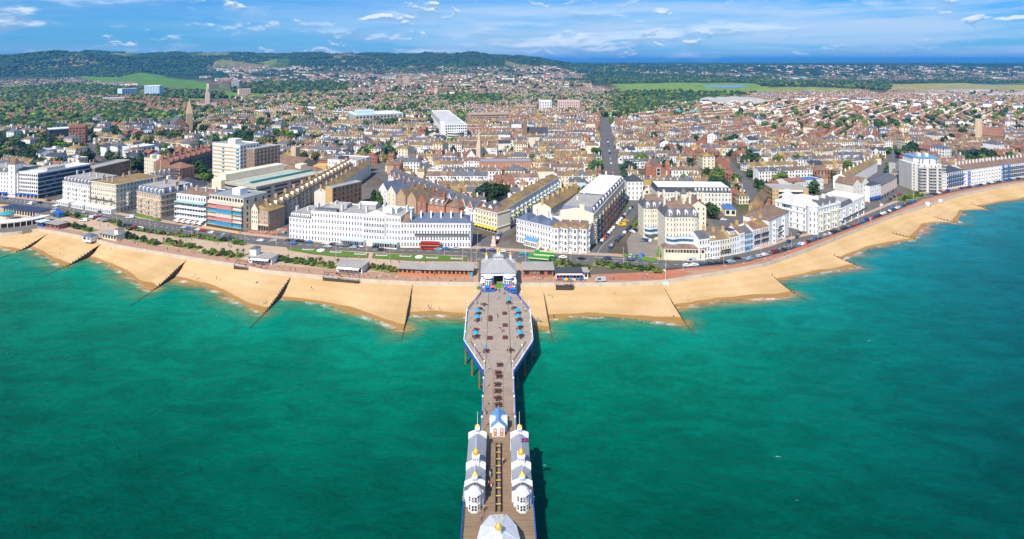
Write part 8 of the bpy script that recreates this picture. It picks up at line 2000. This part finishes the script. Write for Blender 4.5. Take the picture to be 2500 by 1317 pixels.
# wind turbines far off
for px, lab in ((1969,'slim white wind turbine, westernmost of three on the plain'),(1993,'slim white wind turbine, middle one of three on the plain'),(2037,'slim white wind turbine, set apart from the other two on the plain')):
    p = G(px, 177); r = empty('wind_turbine', p, 0, lab, 'wind turbine', 'wind turbines on the plain'); mb = MB(); mb.tube((0,0,-2),(0,0,46),2.2,1.5,8); mb.build('tower', R_WHITE, r); mb = MB(); mb.box(-1.6,1.6,-5,4,45,48,0,True); mb.build('nacelle', R_WHITE, r)
    for k in range(3): a = .4+k*2.094; mb = MB(); mb.tube((0,-5.2,46.5),(22*math.sin(a),-5.2,46.5+22*math.cos(a)),1.5,.5,4); mb.build('blade', R_WHITE, r)
for q in ([(1718,209),(1800,208),(1836,211),(1790,215),(1722,213)],[(2365,204),(2440,204),(2500,207),(2420,208)]): sheet('pond', q, ZG+.6, mat('pond_water',(.06,.16,.26),.1,.05,.01,spec=.5))
# ------------------------------------------------------------------ vehicles
CARC = [('white',(.75,.75,.75)),('silver',(.42,.44,.46)),('black',(.015,.015,.018)),('dark blue',(.015,.04,.14)),('blue',(.02,.13,.42)),('red',(.42,.02,.025)),('grey',(.13,.14,.15)),('pale blue',(.25,.42,.58)),('maroon',(.15,.015,.025)),('yellow',(.75,.45,.02)),('turquoise',(.02,.35,.45))]
CARM = [mat('car_paint_'+n.replace(' ','_'), c, .3, 0, spec=.6) for n, c in CARC]
TYRE = mat('tyre', (.02,.02,.02), .8, 0); HEADL = mat('head_lamp', (.8,.8,.75), .2, 0)
def car_meshes(kind):
    if kind == 'car': L_, W_, prof = 4.3, 1.78, [(-2.15,.35),(-2.15,.78),(-1.25,.92),(-.55,1.42),(.95,1.45),(1.75,.98),(2.15,.92),(2.15,.35)]; g = [(-1.12,.95),(-.52,1.38),(.92,1.41),(1.6,.99)]
    else: L_, W_, prof = 5.2, 1.95, [(-2.6,.4),(-2.6,1.0),(-2.05,1.15),(-1.45,2.1),(2.5,2.15),(2.6,1.1),(2.6,.4)]; g = [(-1.95,1.2),(-1.42,2.02),(.2,2.04),(.2,1.2)]
    b = MB(); n = len(prof); hw = W_/2
    for (x, z) in prof: b.v.append((x,-hw+(.16 if z > 1.2 else 0),z))
    for (x, z) in prof: b.v.append((x,hw-(.16 if z > 1.2 else 0),z))
    b.f.append(tuple(range(n))); b.f.append(tuple(reversed(range(n,2*n)))); b.m += [0,0]
    for i in range(n): j = (i+1)%n; b.f.append((j,i,n+i,n+j)); b.m.append(0)
    w = MB()
    for s in (-1,1):
        y = s*(hw-.1); w.poly([(g[0][0]+.1,s*(hw+.012),g[0][1]+.02),(g[1][0]+.12,s*(hw-.15+.012),g[1][1]-.04),(g[2][0]-.1,s*(hw-.15+.012),g[2][1]-.05),(g[3][0]-.15,s*(hw+.012),g[3][1]+.02)])
    e = .025; w.poly([(g[0][0]-e,-hw+.2,g[0][1]+e),(g[0][0]-e,hw-.2,g[0][1]+e),(g[1][0]-e,hw-.3,g[1][1]+e),(g[1][0]-e,-hw+.3,g[1][1]+e)])
    if kind == 'car': w.poly([(g[3][0]+.06,hw-.2,g[3][1]+e+.03),(g[3][0]+.06,-hw+.2,g[3][1]+e+.03),(g[2][0]+e,-hw+.3,g[2][1]+e),(g[2][0]+e,hw-.3,g[2][1]+e)])
    wh = MB()
    k = len(wh.v)
    for yy in (-.11,.11):
        for i in range(8): a = 2*math.pi*i/8; wh.v.append((.33*math.cos(a), yy, .33+.33*math.sin(a)))
    for i in range(8): j = (i+1)%8; wh.f.append((i,j,8+j,8+i)); wh.m.append(0)
    wh.f.append(tuple(range(8))); wh.f.append(tuple(range(8,16))); wh.m += [0,0]
    hl = MB(); hl.box(-L_/2-.02,-L_/2+.03,-.2,.2,.6,.76,0,True)
    return b.mesh('body',[CARM[0]]), w.mesh('glazing',[GLASS]), wh.mesh('wheel',[TYRE]), hl.mesh('headlight',[HEADL]), L_, W_
CARS = {k: car_meshes(k) for k in ('car','van')}
def car(p, rz, ci, where, kind='car'):
    bm_, gm, wm, hm, L_, W_ = CARS[kind]
    r = empty(kind if kind == 'van' else 'car', (p.x, p.y, ZG+.07), rz, '%s %s %s' % (CARC[ci][0], kind, where), kind, 'vehicles %s' % where)
    o = link('body', bm_, r); setmat(o, 0, CARM[ci]); link('window', gm, r)
    for sx in (-.31,.31):
        for sy in (-1,1): link('wheel', wm, r, (sx*L_, sy*(W_/2-.08), 0))
    for sy in (-.62,.62): link('headlight', hm, r, (0, sy*W_/2*1.0, 0))
    return r
WC = [0,0,0,1,1,2,2,2,2,3,3,3,6,6,6,7,5,8,4]
def row_cars(pts, n, where, skip=.1, turn=0.0, van=.08, off=0.0):
    P = resample([G(x, y) for x, y in pts], n+1)
    for i in range(n):
        if RND.random() < skip: continue
        a, b_ = P[i], P[i+1]; c = (a+b_)/2; rz = math.atan2(b_[1]-a[1], b_[0]-a[0]) + turn + RND.uniform(-.03,.03) + (math.pi if RND.random() < .5 else 0)
        car(Vector((c[0], c[1], 0)), rz, RND.choice(WC), where, 'van' if RND.random() < van else 'car')
row_cars([(226,533),(262,543)], 9, 'in the angled bays before the cream hotel', .1, 1.1); row_cars([(306,551),(392,572)], 16, 'in the angled bays before the white balconied hotel', .1, 1.1)
row_cars([(700,588),(870,604)], 20, 'parked at the kerb of the great white hotel', .45)
row_cars([(1668,652),(1810,640),(1919,611),(1985,588),(2097,547),(2172,518),(2240,491)], 62, 'parked in line along the eastern promenade', .12)
row_cars([(2260,481),(2346,462),(2455,442),(2500,436)], 26, 'parked beyond the apartment tower', .25)
row_cars([(1462,600),(1545,505)], 17, 'parked along the balconied terrace side of the square', .1); row_cars([(1486,612),(1562,532)], 16, 'parked along the hotel car park side of the square', .12)
row_cars([(1540,570),(1570,556)], 4, 'parked in the hotel car park', 0, 1.2); row_cars([(1536,628),(1570,632)], 4, 'parked behind the hotel car park hedge', 0, 1.4); row_cars([(1562,588),(1592,590)], 4, 'parked at the pavilion door', 0, 1.4)
row_cars([(1742,532),(1770,540)], 4, 'parked in the small car park behind the pavilions', 0, 1.2); row_cars([(1940,590),(1968,548)], 8, 'parked beside the white turreted hotel', .1); row_cars([(2150,505),(2195,474)], 9, 'parked by the shop terrace', .1)
row_cars([(512,570),(560,578)], 5, 'parked before the wrapped block', .1); row_cars([(433,556),(500,566)], 6, 'parked before the white balconied hotel steps', .2); row_cars([(1500,450),(1492,400),(1483,340)], 22, 'on the long straight street inland', .3)
row_cars([(1212,594),(1222,570)], 4, 'queuing at the junction before the pier', 0); row_cars([(1832,500),(1800,440),(1770,400)], 18, 'parked in the terrace street by the ochre pub', .3); row_cars([(690,575),(705,545),(740,512)], 7, 'in the street beside the great white hotel', .3)
MOV = [(12,486,4),(75,500,0),(98,497,2),(135,505,0),(118,492,2),(135,512,7),(205,521,1),(245,519,3),(480,577,6),(562,585,3),(636,590,0),(668,590,1),(715,597,4),(800,605,1),(845,602,6),(862,607,1),(918,605,2),(932,612,2),(1070,611,7),(1090,610,4),(1114,609,1),(1181,614,3),(1202,614,3),(1226,616,0),(1278,622,10),(1374,631,0),(1420,634,2),(1483,634,3),(1540,637,3),(1687,640,1),(1746,634,0),(1800,633,2),(1925,592,3),(1960,599,0),(2020,574,2),(2180,510,4),(2275,475,3)]
for px, py, ci in MOV:
    p = G(px, py); q = G(px+10, py+(rl(px+10)-rl(px))); car(p, math.atan2(q.y-p.y, q.x-p.x) + (math.pi if RND.random() < .5 else 0), ci, 'driving on the seafront road', 'van' if px in (75,1687) else 'car')
for px, py, ci, k, w in ((1466,688,1,'van','parked on the east promenade'),(1518,552,9,'van','parked halfway along the square'),(1527,542,9,'car','parked behind the yellow van'),(205,541,0,'van','among the garden palms'),(318,533,0,'van','turning out beside the cream hotel'),(1613,664,0,'car','stopped on the turning head')): car(G(px,py), RND.choice((.1,.0)), ci, w, k)
# buses
def bus(px, py, rz, lab, body, band, opentop):
    p = G(px, py); r = empty('double_decker_bus', (p.x,p.y,ZG+.07), rz, lab, 'bus'); L_ = 10.8
    mb = MB(); mb.box(-L_/2,L_/2,-1.25,1.25,.4,4.2 if not opentop else 3.3); mb.build('body', body, r); mb = MB()
    for s in (-1,1): mb.box(-L_/2+.3,L_/2-.3,s*1.27-.02,s*1.27+.02,1.35,2.15); mb.box(-L_/2+.3,L_/2-.3,s*1.27-.02,s*1.27+.02,2.95,3.7) if not opentop else None
    mb.box(-L_/2-.03,-L_/2+.02,-1.1,1.1,1.2,2.2); mb.build('window', GLASS, r)
    mb = MB(); mb.box(-L_/2-.01,L_/2+.01,-1.29,1.29,2.3,2.8,0,True); mb.build('band', band, r)
    if opentop:
        for s in (-1,1): mb = MB(); mb.box(-L_/2,L_/2,s*1.22-.05,s*1.22+.05,3.3,4.0); mb.build('upper_side', band if s > 0 else body, r)
        mb = MB(); mb.box(-L_/2,-L_/2+2.2,-1.2,1.2,3.3,4.4); mb.build('front_screen', body, r)
        for k in range(7):
            mb = MB(); x = -L_/2+3+k*1.05; mb.box(x,x+.4,-.95,.95,3.3,4.0); mb.build('seat', band, r)
    else: mb = MB(); mb.box(-L_/2+.2,L_/2-.2,-1.1,1.1,4.2,4.3); mb.build('roof', mat('dark_red_roof',(.25,.02,.03),.5,.05), r)
    for sx in (-.32,.3):
        for sy in (-1,1): link('wheel', CARS['car'][2], r, (sx*L_, sy*1.18, 0), None, (1.5,1.3,1.5))
bus(1050, 609.5, -.06, 'red double-decker bus stopped before the great white hotel', mat('bus_red',(.5,.025,.03),.35,.03,spec=.5), mat('bus_orange',(.75,.2,.03),.4,.2,2), False)
bus(1316, 642, -.25, 'green open-top double-decker bus behind the pier entrance', mat('bus_green',(.03,.30,.06),.4,.03,spec=.5), mat('bus_cream',(.65,.66,.35),.4,.03), True); bus(1330, 633, -.25, 'second green open-top bus parked alongside the first', mat('bus_green',(.03,.30,.06)), mat('bus_cream',(.65,.66,.35)), True)
# ------------------------------------------------------------------ strollers and sunbathers
def strew(pts, n, where, z=ZG, spread=1.5, poses=None):
    P = resample([G(x, y, z) for x, y in pts], 50)
    for _ in range(n):
        q = P[RND.randrange(50)]; k = RND.choice((1,1,2,2,3)) if n > 12 else 1
        x, y = q[0]+RND.uniform(-spread,spread), q[1]+RND.uniform(-spread,spread)
        person((x, y, z+.05), where, RND.choice(poses) if poses else None)
strew([(100,556),(226,579),(385,607),(566,637)], 24, 'on the western lower promenade'); strew([(653,655),(877,676),(1009,684),(1160,686)], 30, 'on the promenade west of the pier'); strew([(1270,685),(1418,688),(1613,678)], 18, 'on the promenade east of the pier')
strew([(1680,672),(1866,638),(1964,606),(2172,526)], 20, 'on the eastern brick promenade'); strew([(250,553),(400,580),(590,608)], 16, 'on the upper promenade walk'); strew([(700,630),(900,637),(1130,650)], 22, 'on the walk below the lawns'); strew([(1175,650),(1165,640),(1155,660)], 8, 'at the pier forecourt')
strew([(606,570),(660,572),(690,566)], 12, 'at the red-paved cafe corner'); strew([(1450,624),(1530,630),(1600,640)], 6, 'on the pavement by the square')
def sand_z(px, py):
    """height of the sand under a pixel, between wall and water"""
    lo, hi = 0.3, 4.6
    yw = ywall(px); w = min(1, max(0, (py-yw)/95.0)); return hi*(1-w)**1.1 + .25
for px, py in ((270,607),(147,622),(310,665),(474,676),(478,674),(529,683),(625,692),(628,692),(650,740),(646,742),(630,640),(1046,752),(1050,755),(1053,753),(1073,756),(1340,723),(1347,728),(1352,776),(1313,789),(1318,789),(1322,788),(1645,775),(1658,766),(1680,729),(2236,540),(2255,545),(2415,470),(1020,690),(1500,720),(760,705)):
    p = G(px, py, sand_z(px, py)); person((p.x, p.y, sand_z(px, py)-.12), 'on the open sand', RND.choice(('stand','sit','walk')))
sw = G(529, 772, 0); o = person((sw.x, sw.y, -1.25), 'in the shallow sea', 'stand', None, 6, 2)
# ------------------------------------------------------------------ the air over the town
def build_haze():
    mb = MB(); mb.box(-69000, 69000, -62000, 37500, -8, 275, 0, True)
    m = bpy.data.materials.new('haze_air'); m.use_nodes = True
    nt = m.node_tree; nt.nodes.clear()
    out = nt.nodes.new('ShaderNodeOutputMaterial'); v = nt.nodes.new('ShaderNodeVolumePrincipled')
    v.inputs['Color'].default_value = (0.06, 0.40, 0.95, 1); v.inputs['Density'].default_value = 7.0e-5
    v.inputs['Anisotropy'].default_value = 0.0
    nt.links.new(v.outputs[0], out.inputs['Volume'])
    o = mb.build('haze', m); tag(o, kind='stuff')
build_haze()
